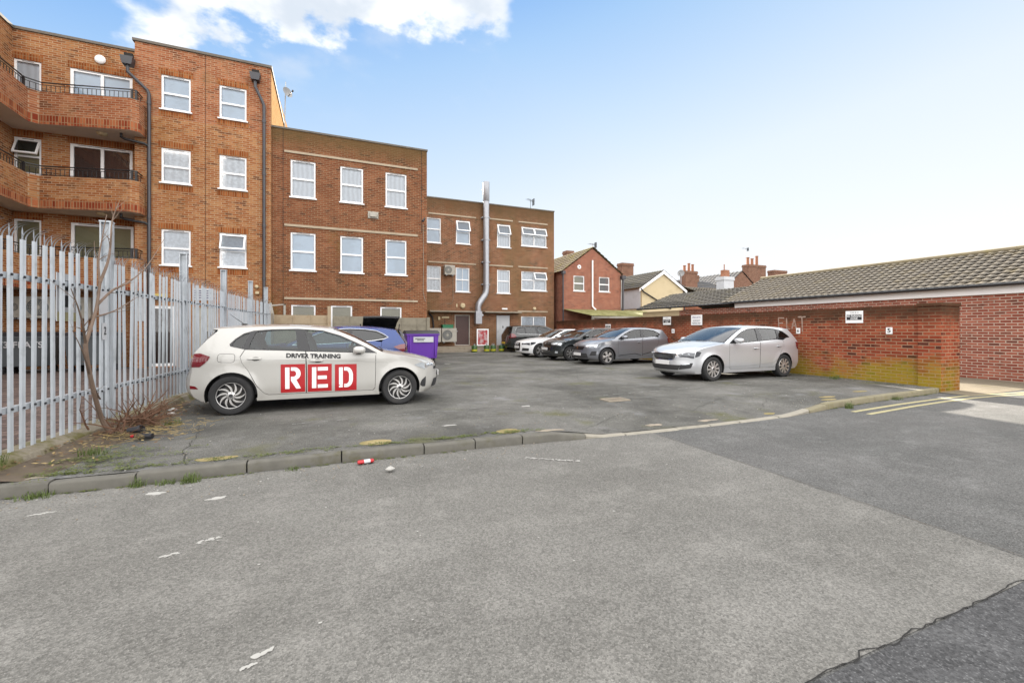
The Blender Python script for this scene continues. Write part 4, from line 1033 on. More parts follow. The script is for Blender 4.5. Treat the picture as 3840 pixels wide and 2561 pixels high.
# ------------------------------------------------------------------ timber fence behind the cars
tf = thing('timber_fence', 'timber panel fence of pale and weathered boards in front of the middle building', 'fence', (1, 18.2, 0))
def panel(u0, u1, z1, mt):
    m = MB(); n = 6
    for k in range(n): m.prism([(u0,18.2-.012,.1+(z1-.1)*k/n),(u0,18.2+.012,.1+(z1-.1)*k/n),(u0,18.2+.004,.1+(z1-.1)*(k+1.06)/n),(u0,18.2-.0,.1+(z1-.1)*(k+1.06)/n)], (u1-u0,0,0))
    x = u0
    while x < u1: m.box(x,18.17,.1,x+.035,18.187,z1); x += .62
    m.build('panel', M[mt], tf)
panel(-1.9,-.06,1.88,'timber_new'); panel(.1,2.0,1.86,'timber_old'); panel(2.1,3.75,1.82,'timber_old')
for u, h, mt in ((-1.98,1.95,'concrete'),(-.02,2.25,'timber_new'),(2.02,1.88,'timber_old'),(3.8,1.86,'timber_old')):
    m = MB(); m.box(u-.06,18.13,0,u+.06,18.25,h); m.build('post', M[mt], tf)
wf = thing('window_frame', 'discarded white window frame leaning above the timber fence', 'frame', (-1.7, 18.7, 0))
m = MB(); m.prism([(-1.98,18.6,1.7),(-1.9,18.6,1.7),(-2.02,18.6,2.36),(-2.1,18.6,2.36)], (0,.06,0)); m.prism([(-1.62,18.6,1.7),(-1.55,18.6,1.7),(-1.55,18.6,2.33),(-1.62,18.6,2.33)], (0,.06,0)); m.prism([(-2.0,18.6,2.24),(-1.55,18.6,2.29),(-1.55,18.6,2.33),(-2.02,18.6,2.29)], (0,.055,0))
for x in (-2.0,-1.6): m.box(x,18.6,0,x+.07,18.65,1.7)
m.build('bars', M['white_dirty'], wf)

# oil drums and framed board by the far doors
bd = thing('poster_board', 'white framed board with red poster leaning between the two far doors', 'board', (8.65, FV-.6, .34))
m = MB(); fr_box(m, 8.35,9.12,.36,1.4,FV-.62,.07,.04); m.build('frame', M['white'], bd)
m = MB(); m.poly([(8.42,FV-.6,.43),(9.05,FV-.6,.43),(9.05,FV-.6,1.33),(8.42,FV-.6,1.33)]); 
mm = NT('red_poster'); p = mm.pos(); c = mm.mix(mm.ramp(mm.noise(p, 6, 3), .4, .6), D(196,44,56), D(222,190,190)); mm.base(c); m.build('poster', mm.mat, bd)
dm = None
lab = ['green and yellow oil drum, first from the left under the poster board','green and yellow oil drum, second from the left below the poster','green and yellow oil drum, third along below the flue doors','green and yellow oil drum nearest the white door']
M['drum_green'] = plain('green_tin', D(70,110,60), .4, vary=.1); M['drum_yellow'] = plain('yellow_print', D(214,206,60), .4, vary=.1); M['clear'] = plain('clear_plastic', D(190,200,204), .2, vary=.1)
for i, u in enumerate((8.0, 8.78, 9.2, 9.75)):
    t = thing('oil_drum', lab[i], 'drum', (u, FV-1.22, 0), 'oil drums by the far step')
    if dm is None:
        a = MB(); a.lathe([(0,0),(.16,0),(.17,.02),(.17,.36),(.15,.4),(.05,.41)], 16); b = a.build('drum_body', M['drum_green'], t, local=True, smooth=True)
        a = MB(); a.lathe([(.172,.06),(.173,.07),(.173,.17),(.172,.18)], 16); c = a.build('drum_band', M['drum_yellow'], t, local=True, smooth=True)
        a = MB(); a.lathe([(.05,.41),(.05,.46),(0,.46)], 10); a.tube([(-.1,0,.4),(-.06,0,.5),(.06,0,.5),(.1,0,.4)], .012, 6); d = a.build('handle', M['clear'], t, local=True, smooth=True); dm = (b, c, d)
    else:
        for q in dm: o = q.copy(); COL.objects.link(o); o.parent = t
    t.rotation_euler = (0,0,R.uniform(0,3))

# ------------------------------------------------------------------ aerials and dishes
def dish(label, u, v, z, r=.3, mast=None, az=0):
    t = thing('satellite_dish', label, 'satellite dish', (u, v, z)); m = MB()
    Mx = Matrix.Translation((u,v,z)) @ Matrix.Rotation(az,4,'Z') @ Matrix.Rotation(rad(78),4,'X')
    m.lathe([(0,.0),(r*.5,.02),(r,.09)], 20, Mx); m.lathe([(r,.09),(r*.5,.032),(0,.012)], 20, Mx); m.build('reflector', plain('dish_grey', D(170,170,170), .5), t, smooth=True)
    m = MB(); m.tube([Mx @ Vector((0,-r*.9,.07)), Mx @ Vector((0,-r*.5,.38))], .014, 5); m.ell(Mx @ Vector((0,-r*.45,.4)), .04,.04,.05); m.build('receiver_arm', M['dark_plastic'], t)
    if mast: m = MB(); m.tube(mast, .022, 6); m.build('mast', M['galv'], t)
    return t
dish('grey satellite dish on a pole beside the tall flats parapet', -1.72, 21.0, 11.5, .22, [(-1.8,21.0,9.3),(-1.75,21.05,12.0)], rad(40))
dish('grey satellite dish on a pole above the cream house', 26.3, 27.3, 5.9, .28, [(26.3,27.35,4.4),(26.35,27.35,6.1)], rad(-60))
def aerial(label, u, v, z0, z1, w=.5, az=0):
    t = thing('television_aerial', label, 'aerial', (u, v, z0), 'television aerials'); m = MB(); m.tube([(u,v,z0),(u,v,z1)], .018, 5)
    d = Vector((math.cos(az), math.sin(az), 0)); q = Vector((-d.y, d.x, 0)); a = Vector((u,v,z1-.05))
    m.tube([a-d*w, a+d*w], .012, 5)
    for k in range(8):
        p = a+d*w*(-1+k/3.7); m.tube([p-q*.18, p+q*.18], .006, 4)
    m.box(u-.02+d.x*w, v-.15+d.y*w, z1-.3, u+.02+d.x*w, v+.15+d.y*w, z1+.15); m.build('rods', M['bin_grey'], t); return t
aerial('spindly aerial on the flat roof of the far block', 12.9, 27.5, 9.3, 10.4, .4, .6)
aerial('aerial rising right of the red gable house', 19.6, 30, 5.5, 8.3, .4, .3)
aerial('aerial on the tallest potted chimney', 51.6, 42, 10.1, 12.3, .7, .2)

# ------------------------------------------------------------------ sapling, brush, weeds, litter
def branch(mb, p, d, L, r, depth, n=7, droop=0.0, wig=.12, kids=3, spread=.6):
    pts = [Vector(p)]; d = Vector(d).normalized(); rs = [r]
    for k in range(n):
        d = (d+Vector((R.gauss(0,wig),R.gauss(0,wig),R.gauss(0,wig*.6)-droop))).normalized()
        pts.append(pts[-1]+d*L/n); rs.append(r*(1-.8*(k+1)/n))
    mb.tube(pts, rs, 5 if depth < 2 else 7, cap=False)
    if depth > 0:
        for q in range(kids):
            k = R.randint(1, n-1); dd = (pts[k+1]-pts[k]).normalized()+Vector((R.gauss(0,spread),R.gauss(0,spread),R.gauss(.05,spread*.6)))
            branch(mb, pts[k], dd, L*R.uniform(.35,.6), rs[k]*.6, depth-1, n, droop, wig, kids, spread)
def way(mb, pts, r0, r1, n=8):
    P = [Vector(p) for p in pts]; out = []
    for i in range(len(P)-1):
        a, b, c, d = P[max(0,i-1)], P[i], P[i+1], P[min(len(P)-1,i+2)]
        for k in range(5):
            t = k/5; out.append(.5*((2*b)+(c-a)*t+(2*a-5*b+4*c-d)*t*t+(3*b-a-3*c+d)*t**3))
    out.append(P[-1]); rs = [r0+(r1-r0)*i/(len(out)-1) for i in range(len(out))]
    mb.tube(out, rs, n, cap=False); return out, rs
sp = thing('sapling', 'bare leaning sapling with thin upright twigs growing against the palisade fence', 'tree', (-2.55, 7.35, 0))
m = MB(); U = -2.6
trunk, rs = way(m, [(-2.52,7.02,.0),(U,6.96,.2),(U,6.78,.5),(U,6.62,.86),(U,6.54,1.15),(U,6.6,1.29),(U,6.78,1.59),(U,6.88,1.93)], .030, .015)
m.build('trunk', M['bark'], sp, smooth=True)
m = MB()
def limb(pts, r0, r1, tw=5):
    o, rr = way(m, pts, r0, r1, 6)
    for k in range(tw):
        i = R.randint(3, len(o)-2); d = (o[i+1]-o[i]).normalized()
        branch(m, o[i], d+Vector((R.gauss(0,.5),R.gauss(0,.7),R.gauss(.2,.4))), R.uniform(.12,.4), rr[i]*.55, 0, 5)
limb([(U,6.88,1.93),(U+.03,7.0,2.2),(U+.02,7.1,2.43),(U,7.2,2.75),(U+.04,7.28,3.02)], .019, .005, 7)
limb([(U,6.83,1.66),(U+.06,7.05,1.85),(U+.1,7.41,1.99),(U+.12,8.0,2.3),(U+.12,8.7,2.82)], .017, .003, 6)
limb([(U,6.88,1.9),(U-.03,6.92,2.2),(U-.02,6.99,2.5),(U,7.05,2.8)], .014, .004, 5)
limb([(U,6.53,1.2),(U+.05,6.36,1.38),(U+.08,6.19,1.57),(U+.1,5.99,1.78)], .015, .004, 5)
limb([(U,6.75,1.5),(U+.04,7.18,1.6),(U+.08,7.78,1.82)], .012, .003, 5)
limb([(U,6.62,.83),(U+.06,6.4,.98),(U+.1,6.19,1.15),(U+.1,6.02,1.34)], .012, .003, 4)
limb([(U,6.88,.5),(U+.08,6.6,.6),(U+.15,6.4,.66)], .010, .003, 3)
m.build('branches', M['bark'], sp, smooth=True)

br = thing('brushwood', 'heap of cut brown brushwood stems at the foot of the sapling', 'brushwood', (-2.3, 7.8, 0))
m = MB()
for k in range(85):
    p = Vector((-2.42+R.gauss(0,.12), 7.35+R.gauss(0,.32), .06+abs(R.gauss(0,.06))))
    branch(m, p, (R.gauss(.25,.6), R.gauss(0,.9), abs(R.gauss(.4,.35))), R.uniform(.25,.6), R.uniform(.005,.014), 1 if k % 2 else 0, 6, .03, .16, 2, .5)
m.build('stems', M['twig'], br, smooth=True)
# soil bank with dead leaves, straw and moss along the fence
m = MB(); vs = []; nu_, nv_ = 26, 60
for j in range(nv_+1):
    v = 5.25+5.2*j/nv_
    for i in range(nu_+1):
        t = i/nu_; wd = (.55 if v < 8 else max(.15,.55-.2*(v-8)))*(1+.35*noise.noise((v*1.1,0,5))); u = fence_u(v)+.1+wd*t
        h = .11*(1-t)**1.6*(.6+.6*math.exp(-((v-7.6)/1.0)**2))+.02*noise.noise((u*4,v*4,1))*(1-t); vs.append((u, v, -.004+max(.0,h)-(.02 if t > .97 else 0)))
W = nu_+1; m.add(vs, [(j*W+i,j*W+i+1,(j+1)*W+i+1,(j+1)*W+i) for j in range(nv_) for i in range(nu_)])
struct(m.build('soil_bank', M['soil'], smooth=True))
def leaf(mb, x, y, z, s, mi):
    a = R.uniform(0,6.28); t = R.uniform(-.5,.5); d = Vector((math.cos(a),math.sin(a),t*.5)); q = Vector((-math.sin(a),math.cos(a),R.uniform(-.4,.4)))*.45; p = Vector((x,y,z))
    mb.poly([p-d*s, p+q*s, p+d*s, p-q*s], mi)
m = MB()
for k in range(900):
    v = 5.3+4.2*R.random()**.8; u = fence_u(v)+.15+abs(R.gauss(0,.42)); leaf(m, u, v, .02+.09*math.exp(-(u-fence_u(v))*2.6)+R.uniform(0,.015), R.uniform(.01,.032), R.choice([0,0,0,1,1,2]))
for k in range(260):
    v = 7.0+R.gauss(0,.35); u = -2.15+R.gauss(0,.28); a = R.uniform(0,6.28); L = R.uniform(.05,.16); z = .045+R.uniform(0,.03)
    m.tube([(u,v,z),(u+L*math.cos(a),v+L*math.sin(a),z+R.uniform(0,.03))], .0025, 3, 1, cap=False)
tag(m.build('leaf_litter', [M['leaf_dry'], M['straw'], M['soil']]), 'scattered dead leaves and straw at the foot of the fence', 'leaf litter', kind='stuff')
def blades(mb, x, y, z, n, h, sp_, mi=0):
    for k in range(n):
        h_ = h; a = R.uniform(0,6.28); l = R.uniform(.1,.75); hh = h*R.uniform(.25,1.0); bx = x+max(-1.2,min(1.2,R.gauss(0,.8)))*sp_; by = y+max(-1.2,min(1.2,R.gauss(0,.8)))*sp_*.6; w = R.uniform(.0018,.004); d = Vector((math.cos(a),math.sin(a),0)); q = Vector((-d.y,d.x,0))*w
        p0 = Vector((bx,by,z)); p1 = p0+d*l*hh*.35+Vector((0,0,hh*.65)); p2 = p0+d*l*hh+Vector((0,0,hh*(1-.35*l)))
        mb.poly([p0-q,p0+q,p1+q*.8,p1-q*.8], mi); mb.poly([p1-q*.8,p1+q*.8,p2], mi)
first = None
GT = [('tall green grass tuft at the kerb, left of its bright neighbour',-1.64,5.06,-.11,.12,.045,60),('bright green grass tuft sprouting against the front kerb',-1.22,5.02,-.11,.13,.06,90),('low green weed patch in the kerb gutter between two grass tufts',-1.43,5.05,-.11,.07,.06,90),
 ('green weeds low on the kerb near the left picture edge',-2.35,5.08,-.11,.08,.09,130),('green grass tuft growing by the kerb below the yellow lines',8.9,5.05,-.11,.15,.06,120),('small grass tuft in the kerb gutter nearer the pillar',10.9,5.28,-.11,.12,.1,70),
 ('bright grass on the plinth at the left picture edge',-2.84,5.42,.12,.16,.09,110),('grass tuft on the soil bank below the sapling',-2.3,5.95,.03,.13,.09,80),('yellow green tuft beside the straw by the brushwood',-2.0,7.35,.03,.12,.08,80),
 ('grass tuft at the mossy wall foot behind the silver hatchback',12.85,9.6,.0,.22,.13,150),('grass tuft at the wall foot midway to the pillar',12.8,7.6,.0,.16,.16,120),('leafy weed on the kerb joint under the red lettered car',-.35,5.05,-.11,.06,.06,50)]
for lb, x, y, z, h, s_, n in GT:
    m = MB(); blades(m, x, y, z, n, h, s_)
    tag(m.build('grass_tuft', M['grass'], origin=(x,y,z)), lb, 'grass tuft', 'grass tufts along kerb and wall')
# moss and weeds: uncounted low growth
m = MB()
def clump(x, y, z, r):
    for k in range(int(10+r*160)):
        a = R.uniform(0,6.28); d = r*R.random()**.6; leaf(m, x+d*math.cos(a), y+d*math.sin(a)*.5, z+R.uniform(0,.012), R.uniform(.006,.016), R.choice([0,0,1]))
for k in range(150): u = R.uniform(-3.5,2.6); clump(u, kerb_v(u)+.17+abs(R.gauss(0,.08)), lot_h(u,5.3)+.004, R.uniform(.03,.12))
for k in range(60): u = R.uniform(-3.5,1.6); clump(u, kerb_v(u)-.03, -.108, R.uniform(.02,.06))
for k in range(110): v = R.uniform(6.1,13); clump(wall_u(v)-.08-abs(R.gauss(0,.16)), v, .0, R.uniform(.05,.16))
for k in range(90): clump(-2.15+R.gauss(0,.3), 5.75+R.gauss(0,.25), .02, R.uniform(.05,.14))
for k in range(50): u = R.uniform(8.5,13); clump(u, kerb_v(u)-.03, -.108, R.uniform(.02,.06))
tag(m.build('moss', [M['moss'], M['grass']]), 'low moss and weeds along kerb edge and wall foot', 'moss', kind='stuff')
# gravel and bits of litter too small to count
m = MB()
for k in range(700):
    if k < 330: x, y = R.uniform(-2,9), 5.25+abs(R.gauss(0,1.6))
    elif k < 520: x, y = R.uniform(-2.8,2.5), kerb_v(0)-.08-abs(R.gauss(0,.25))
    else: v = R.uniform(6,14); x, y = wall_u(v)-.1-abs(R.gauss(0,.25)), v
    z = lot_h(x,y)+.006 if y > kerb_v(x) else -.104
    s = R.uniform(.003,.010); a = R.uniform(0,3)
    m.prism([(x+s*math.cos(a),y+s*math.sin(a),z),(x-s*math.sin(a)*.7,y+s*math.cos(a)*.7,z),(x-s*math.cos(a),y-s*math.sin(a),z),(x+s*math.sin(a)*.6,y-s*math.cos(a)*.6,z)], (0,0,s*.7), R.choice([0,1,1,1]))
tag(m.build('grit', [M['paper'], M['concrete']]), 'pale grit and crumbs scattered over the tarmac', 'grit', kind='stuff')
def blob(x, y, z, rx, ry, n=26, rag=.35, seed=0, ang=0):
    out = []
    for k in range(n):
        a = 6.283*k/n; r = 1+rag*(noise.noise((math.cos(a)*1.3+seed, math.sin(a)*1.3, seed))+.5*noise.noise((math.cos(a)*4+seed, math.sin(a)*4, seed)))
        X, Y = rx*r*math.cos(a), ry*r*math.sin(a); px_, py_ = x+X*math.cos(ang)-Y*math.sin(ang), y+X*math.sin(ang)+Y*math.cos(ang)
        out.append((px_, py_, z if z < -.05 else lot_h(px_, py_)+z))
    return out
LIT = [('flattened white paper scrap on the road below the kerb',-1.43,4.8,.075,.035,1,-.3),('pale torn paper scrap on the road right of the white one',-.9,4.46,.075,.03,2,.2),('narrow white paper strip on the road near the left edge',-2.1,4.62,.07,.018,3,.1),
 ('crumpled white tissue on the open road',-.77,3.6,.05,.022,4,.2),('small white scrap left of the crumpled tissue on the road',-.95,3.45,.03,.014,5,.3),('broken white paint flake nearest the bottom of the picture',-.28,2.24,.032,.012,6,.4),('second white flake beside the nearest one on the road',-.32,2.18,.022,.014,7,.1)]
pm_ = MB(); ZC = [-.1045]
def zn(): ZC[0] += .00003; return ZC[0]
for lb, x, y, rx, ry, sd, an in LIT[2:]:
    for k in range(int(9+rx*260)):
        t_ = R.uniform(-1, 1); px_ = x+t_*rx*1.3*math.cos(an)+R.gauss(0,.2)*ry; py_ = y+t_*rx*1.3*math.sin(an)+R.gauss(0,.45)*ry; s_ = R.uniform(.003,.012)
        zz_ = zn(); pm_.poly([(a_,b_,zz_) for a_,b_,c_ in blob(px_, py_, -.1, s_*R.uniform(1,2), s_, 10, .8, R.uniform(0,50), an)])
for k in range(45):
    px_, py_ = R.uniform(-2.5,4), R.uniform(2,4.9); s_ = R.uniform(.003,.007)
    zz_ = zn(); pm_.poly([(a_,b_,zz_) for a_,b_,c_ in blob(px_, py_, -.1, s_*1.5, s_, 8, .8, R.uniform(0,50))])
for k in range(60):
    t_ = k/60; px_ = 2.05+.5*t_; py_ = 4.5-.35*t_; s_ = R.uniform(.004,.012)
    zz_ = zn(); pm_.poly([(a_,b_,zz_) for a_,b_,c_ in blob(px_+R.gauss(0,.012), py_+R.gauss(0,.012), -.1, s_*1.5, s_, 8, .8, R.uniform(0,50))])
struct(pm_.build('paint_marks', M['paper']))
for lb, x, y, rx, ry, sd, an in LIT[:2]:
    m = MB(); P = blob(x, y, -.101, rx, ry, 26, .55, sd*3.1, an); m.prism([(a_,b_,-.1055) for a_,b_,c_ in P], (0,0,.003)); tag(m.build('paper_scrap', M['paper'], origin=(x,y,-.1)), lb, 'litter', 'paper litter on the road')
# worn pads of yellowish mortar in the car park (flat, part of its surface)
m = MB()
for i, (x, y, rx, ry) in enumerate([(2.2,5.36,.17,.12),(.52,5.44,.19,.12),(6.92,5.16,.12,.06),(9.2,5.62,.22,.07),(8.9,5.4,.2,.07),(-1.1,5.40,.2,.07),(10.7,5.85,.22,.07)]): m.poly(blob(x, y, .004, rx, ry, 26, .22, i*2.7))
struct(m.build('mortar_patches', mossy('yellow_mortar', D(178,158,106,1.9), D(200,184,140,1.9), D(138,132,84,1.9), .6)))
m = MB()
for i, (x, y, rx, ry) in enumerate([(2.75,5.2,.2,.05),(4.5,5.2,.14,.06),(5.5,5.15,.16,.05),(-2.5,5.35,.14,.06)]): m.poly(blob(x, y, .005, rx, ry, 26, .7, i*1.7+9))
struct(m.build('broken_concrete', M['concrete']))
can = thing('drink_can', 'crushed red and white drink can lying in the gutter by the kerb', 'can', (.36, 4.98, -.1)); can.rotation_euler = (0,0,.12)
m = MB(); m.lathe([(.0,-.085),(.026,-.085),(.033,-.07),(.033,.07),(.026,.083),(.0,.083)], 16, Matrix.Diagonal((1,1,.62,1)) @ Matrix.Translation((0,0,.034)) @ Matrix.Rotation(rad(90),4,'Y')); m.build('body', M['red_print'], can, local=True, smooth=True)
m = MB(); m.lathe([(.0335,-.02),(.0335,.045)], 16, Matrix.Diagonal((1,1,.62,1)) @ Matrix.Translation((0,0,.034)) @ Matrix.Rotation(rad(90),4,'Y')); m.build('printed_band', M['white_paint'], can, local=True, smooth=True)
m = MB(); m.ell((.57,4.6,-.075), .05,.04,.03, p=1.3, nu=9, nv=6); o = m.build('foil_wrapper', M['paper'], origin=(.57,4.6,-.1)); tag(o, 'crumpled pale wrapper on the road right of the red can', 'litter')
pot = thing('plant_pot', 'black plastic pot lying by the brushwood', 'pot', (-2.28, 6.95, .03))
m = MB(); m.lathe([(.0,-.05),(.06,-.05),(.08,.04),(.088,.04),(.088,.06),(.075,.06),(.06,-.03)], 18, Matrix.Diagonal((1.3,1,.6,1)) @ Matrix.Translation((0,0,.08)) @ Matrix.Rotation(rad(78),4,'Y')); m.build('body', M['dark_plastic'], pot, local=True, smooth=True)
bo = thing('bottle', 'dark bottle with red cap lying on the soil below the sapling', 'bottle', (-2.1, 6.65, .05)); bo.rotation_euler = (0,0,-.3)
m = MB(); m.lathe([(0,-.1),(.035,-.1),(.037,.05),(.015,.09),(.015,.11)], 14, Matrix.Rotation(rad(-90),4,'Y')); m.build('body', M['dark_plastic'], bo, local=True, smooth=True)
m = MB(); m.lathe([(.018,.105),(.018,.14),(0,.14)], 12, Matrix.Rotation(rad(-90),4,'Y')); m.build('cap', M['red_print'], bo, local=True)
for lb, x, y, s in (('torn white tissue on the brushwood heap', -2.12,7.75,.06),('white tissue caught low in the brushwood', -2.2,8.1,.07)):
    m = MB(); m.ell((x,y,.13), s,s*.7,s*.5, p=1.2, nu=8, nv=5); tag(m.build('paper_scrap', M['paper'], origin=(x,y,.1)), lb, 'litter')
# drain grating and far papers
dg = thing('drain_grating', 'rectangular grey drain grating set in the car park tarmac', 'drain', (5.05, 6.95, .0))
m = MB(); fr_ = [(-.24,-.16),(.24,-.16),(.24,.16),(-.24,.16)]
m.box(-.24,-.16,.0,.24,-.13,.022); m.box(-.24,.13,.0,.24,.16,.022); m.box(-.24,-.13,.0,-.21,.13,.022); m.box(.21,-.13,.0,.24,.13,.022)
for k in range(7): m.box(-.2+.06*k,-.13,.0,-.175+.06*k,.13,.02)
m.build('bars', M['concrete'], dg, local=True)
m = MB(); m.box(-.21,-.13,.0,.21,.13,.012); m.build('pit', M['dark'], dg, local=True)
for i, (lb, x, y, rx, ry) in enumerate([('white rag on the tarmac in front of the oil drums', 7.5,24.0,.35,.1),('white scrap in the middle of the far tarmac', 8.4,20.3,.12,.08),('pale scrap near the purple bin wheels', 4.3,16.9,.1,.06),('white scrap on the tarmac ahead of the lettered car bonnet', 3.2,7.0,.07,.04),('white scraps in front of the lettered car', 1.55,6.0,.1,.03)]):
    m = MB(); m.prism(blob(x, y, .003, rx, ry, 20, .8, 31+i*2.3), (0,0,.004)); tag(m.build('paper_scrap', M['paper'], origin=(x,y,0)), lb, 'litter')
# ------------------------------------------------------------------ cars
CM = dict(glass=glass_mat('car_glass', (.52,.66,.68,1), 1.1, .15), screen=glass_mat('windscreen_glass', (.5,.6,.63,1), 1.3, .15), tint=glass_mat('privacy_glass', (.10,.12,.13,1), 1.3, .5),
  trim=plain('gloss_black_trim', (.012,.012,.014,1), .25, vary=0), cabin=plain('cabin_lining', (.035,.035,.037,1), .9, vary=.2), seat=plain('seat_cloth', (.05,.05,.054,1), .9, vary=.2), well=plain('wheel_well', (.008,.008,.008,1), .95, vary=0),
  alloy=plain('alloy', (.56,.55,.54,1), .3, metal=.75, vary=.06, scale=20), alloy_dark=plain('dark_alloy', (.03,.03,.033,1), .4, vary=.05), disc=plain('brake_disc', (.07,.065,.06,1), .6, metal=.5, vary=.1),
  lens=plain('headlight_glass', (.62,.66,.7,1), .08, metal=.55, coat=1, vary=.35, scale=14), lens_dark=plain('headlight_bezel', (.07,.075,.085,1), .12, metal=.3, coat=1, vary=.2, scale=20), red=plain('tail_lens', (.13,.004,.009,1), .12, coat=1, vary=.3, scale=14), gap=plain('panel_gap', (.006,.006,.006,1), .9, vary=0),
  chrome=plain('chrome', (.75,.76,.78,1), .12, metal=1, vary=0), plate_w=plain('number_plate', (.62,.62,.62,1), .5, vary=.12, scale=30), plate_y=plain('yellow_number_plate', (.55,.36,.03,1), .5, vary=.05), plastic=plain('grey_plastic', (.022,.022,.024,1), .7, vary=.1))

def crom(P, n):
    """Catmull-Rom through tuples, n steps per span"""
    out = []; P = [Vector(p) for p in P]
    for i in range(len(P)-1):
        a, b, c, d = P[max(0,i-1)], P[i], P[i+1], P[min(len(P)-1,i+2)]
        for k in range(n):
            t = k/n; out.append(.5*((2*b)+(c-a)*t+(2*a-5*b+4*c-d)*t*t+(3*b-a-3*c+d)*t**3))
    out.append(P[-1]); return out

def rnd_poly(P, r=.03, n=3):
    out = []; N = len(P)
    for i in range(N):
        p = Vector(P[i]); a = Vector(P[i-1]); b = Vector(P[(i+1) % N]); da = (a-p); db = (b-p); rr = min(r, da.length*.4, db.length*.4)
        s = p+da.normalized()*rr; e = p+db.normalized()*rr
        for k in range(n+1):
            t = k/n; out.append(tuple((1-t)**2*s+2*t*(1-t)*p+t*t*e))
    return out

def spoke(mb, style, k, n, r0, r1, mi=0, M_=None):
    a0 = 2*math.pi*k/n; pts = []; m = 7
    for i in range(m+1):
        t = i/m; r = r0+(r1-r0)*t
        if style == 'swirl': a = a0+.6*t**1.4; w = .007+.009*math.sin(math.pi*min(1,t*1.05))
        elif style == 'twin': a = a0; w = .02+.004*t
        elif style == 'vee': a = a0; w = .014+.010*t
        else: a = a0; w = .02+.006*t
        pts.append((r, a, w))
    for (ra, aa, wa), (rb, ab, wb) in zip(pts, pts[1:]):
        q = []
        for r, a, sg, w in ((ra,aa,-1,wa),(ra,aa,1,wa),(rb,ab,1,wb),(rb,ab,-1,wb)):
            c = Vector((math.cos(a), math.sin(a))); t = Vector((-c.y, c.x)); p = c*r+t*w*sg; q.append(p)
        h = .02
        top = [Vector((p.x, p.y, .012)) for p in q]; bot = [Vector((p.x, p.y, .012-h)) for p in q]
        vs = top+bot; 
        if M_: vs = [M_ @ v for v in vs]
        mb.add(vs, [(0,1,2,3),(1,5,6,2),(3,7,4,0),(0,4,5,1),(2,6,7,3)], mi)

def make_wheel(R_, rim, style, n, two=False, width=.2):
    """wheel with axis along local z (outer face up): tyre mesh + rim mesh data"""
    t = MB(); hw = width/2
    t.lathe([(rim,-hw*.9),(rim+.02,-hw),(R_-.025,-hw),(R_-.004,-hw*.75),(R_,-hw*.35),(R_,hw*.35),(R_-.004,hw*.75),(R_-.025,hw*.98),(R_-.05,hw),(rim+.018,hw*.97),(rim,hw*.85),(rim-.006,hw*.5)], 40)
    for k in range(3): t.lathe([(R_+.0005,-.05+.05*k-.004),(R_+.002,-.05+.05*k),(R_+.0005,-.05+.05*k+.004)], 40)
    r = MB(); z0 = hw*.8
    T = Matrix.Translation((0,0,z0))
    r.lathe([(rim+.003,.004),(rim-.003,.012),(rim-.009,.010)], 40, T, 0); r.lathe([(rim-.009,.010),(rim-.016,-.02),(rim-.03,-.09)], 40, T, 1)
    for k in range(n):
        if style == 'twin':
            for off in (-.16, .16): spoke(r, style, k+off*n/6.28*1.0, n, .05, rim-.014, 0, T)
        elif style == 'vee':
            for off in (-.11, .11):
                a = 2*math.pi*k/n; M2 = T; 
                c0 = Vector((math.cos(a), math.sin(a))); c1 = Vector((math.cos(a+off*1.5), math.sin(a+off*1.5)))
                p = c0*.045; q = c1*(rim-.014); d = (q-p).normalized(); tt = Vector((-d.y, d.x))
                w0_, w1_ = .010, .017
                top = [T @ Vector((x.x, x.y, .012)) for x in (p-tt*w0_, p+tt*w0_, q+tt*w1_, q-tt*w1_)]; bot = [v-Vector((0,0,.02)) for v in top]
                r.add(top+bot, [(0,1,2,3),(1,5,6,2),(3,7,4,0)], 0)
        else: spoke(r, style, k, n, .045, rim-.014, 0, T)
    r.lathe([(.062,.0),(.06,.014),(.04,.02),(0,.022)], 20, T, 0)
    r.lathe([(.03,.0235),(0,.024)], 16, T, 1)
    for k in range(5):
        a = 2*math.pi*k/5; r.lathe([(.009,.016),(.009,.019),(0,.019)], 8, Matrix.Translation((.047*math.cos(a),.047*math.sin(a),z0)), 1)
    # dark dish and brake disc behind the spokes
    r.lathe([(rim-.01,-.03),(rim-.03,-.07),(0,-.075)], 32, T, 1)
    r.lathe([(rim*.72,-.05),(rim*.72,-.045),(.05,-.045)], 28, T, 2)
    return t, r

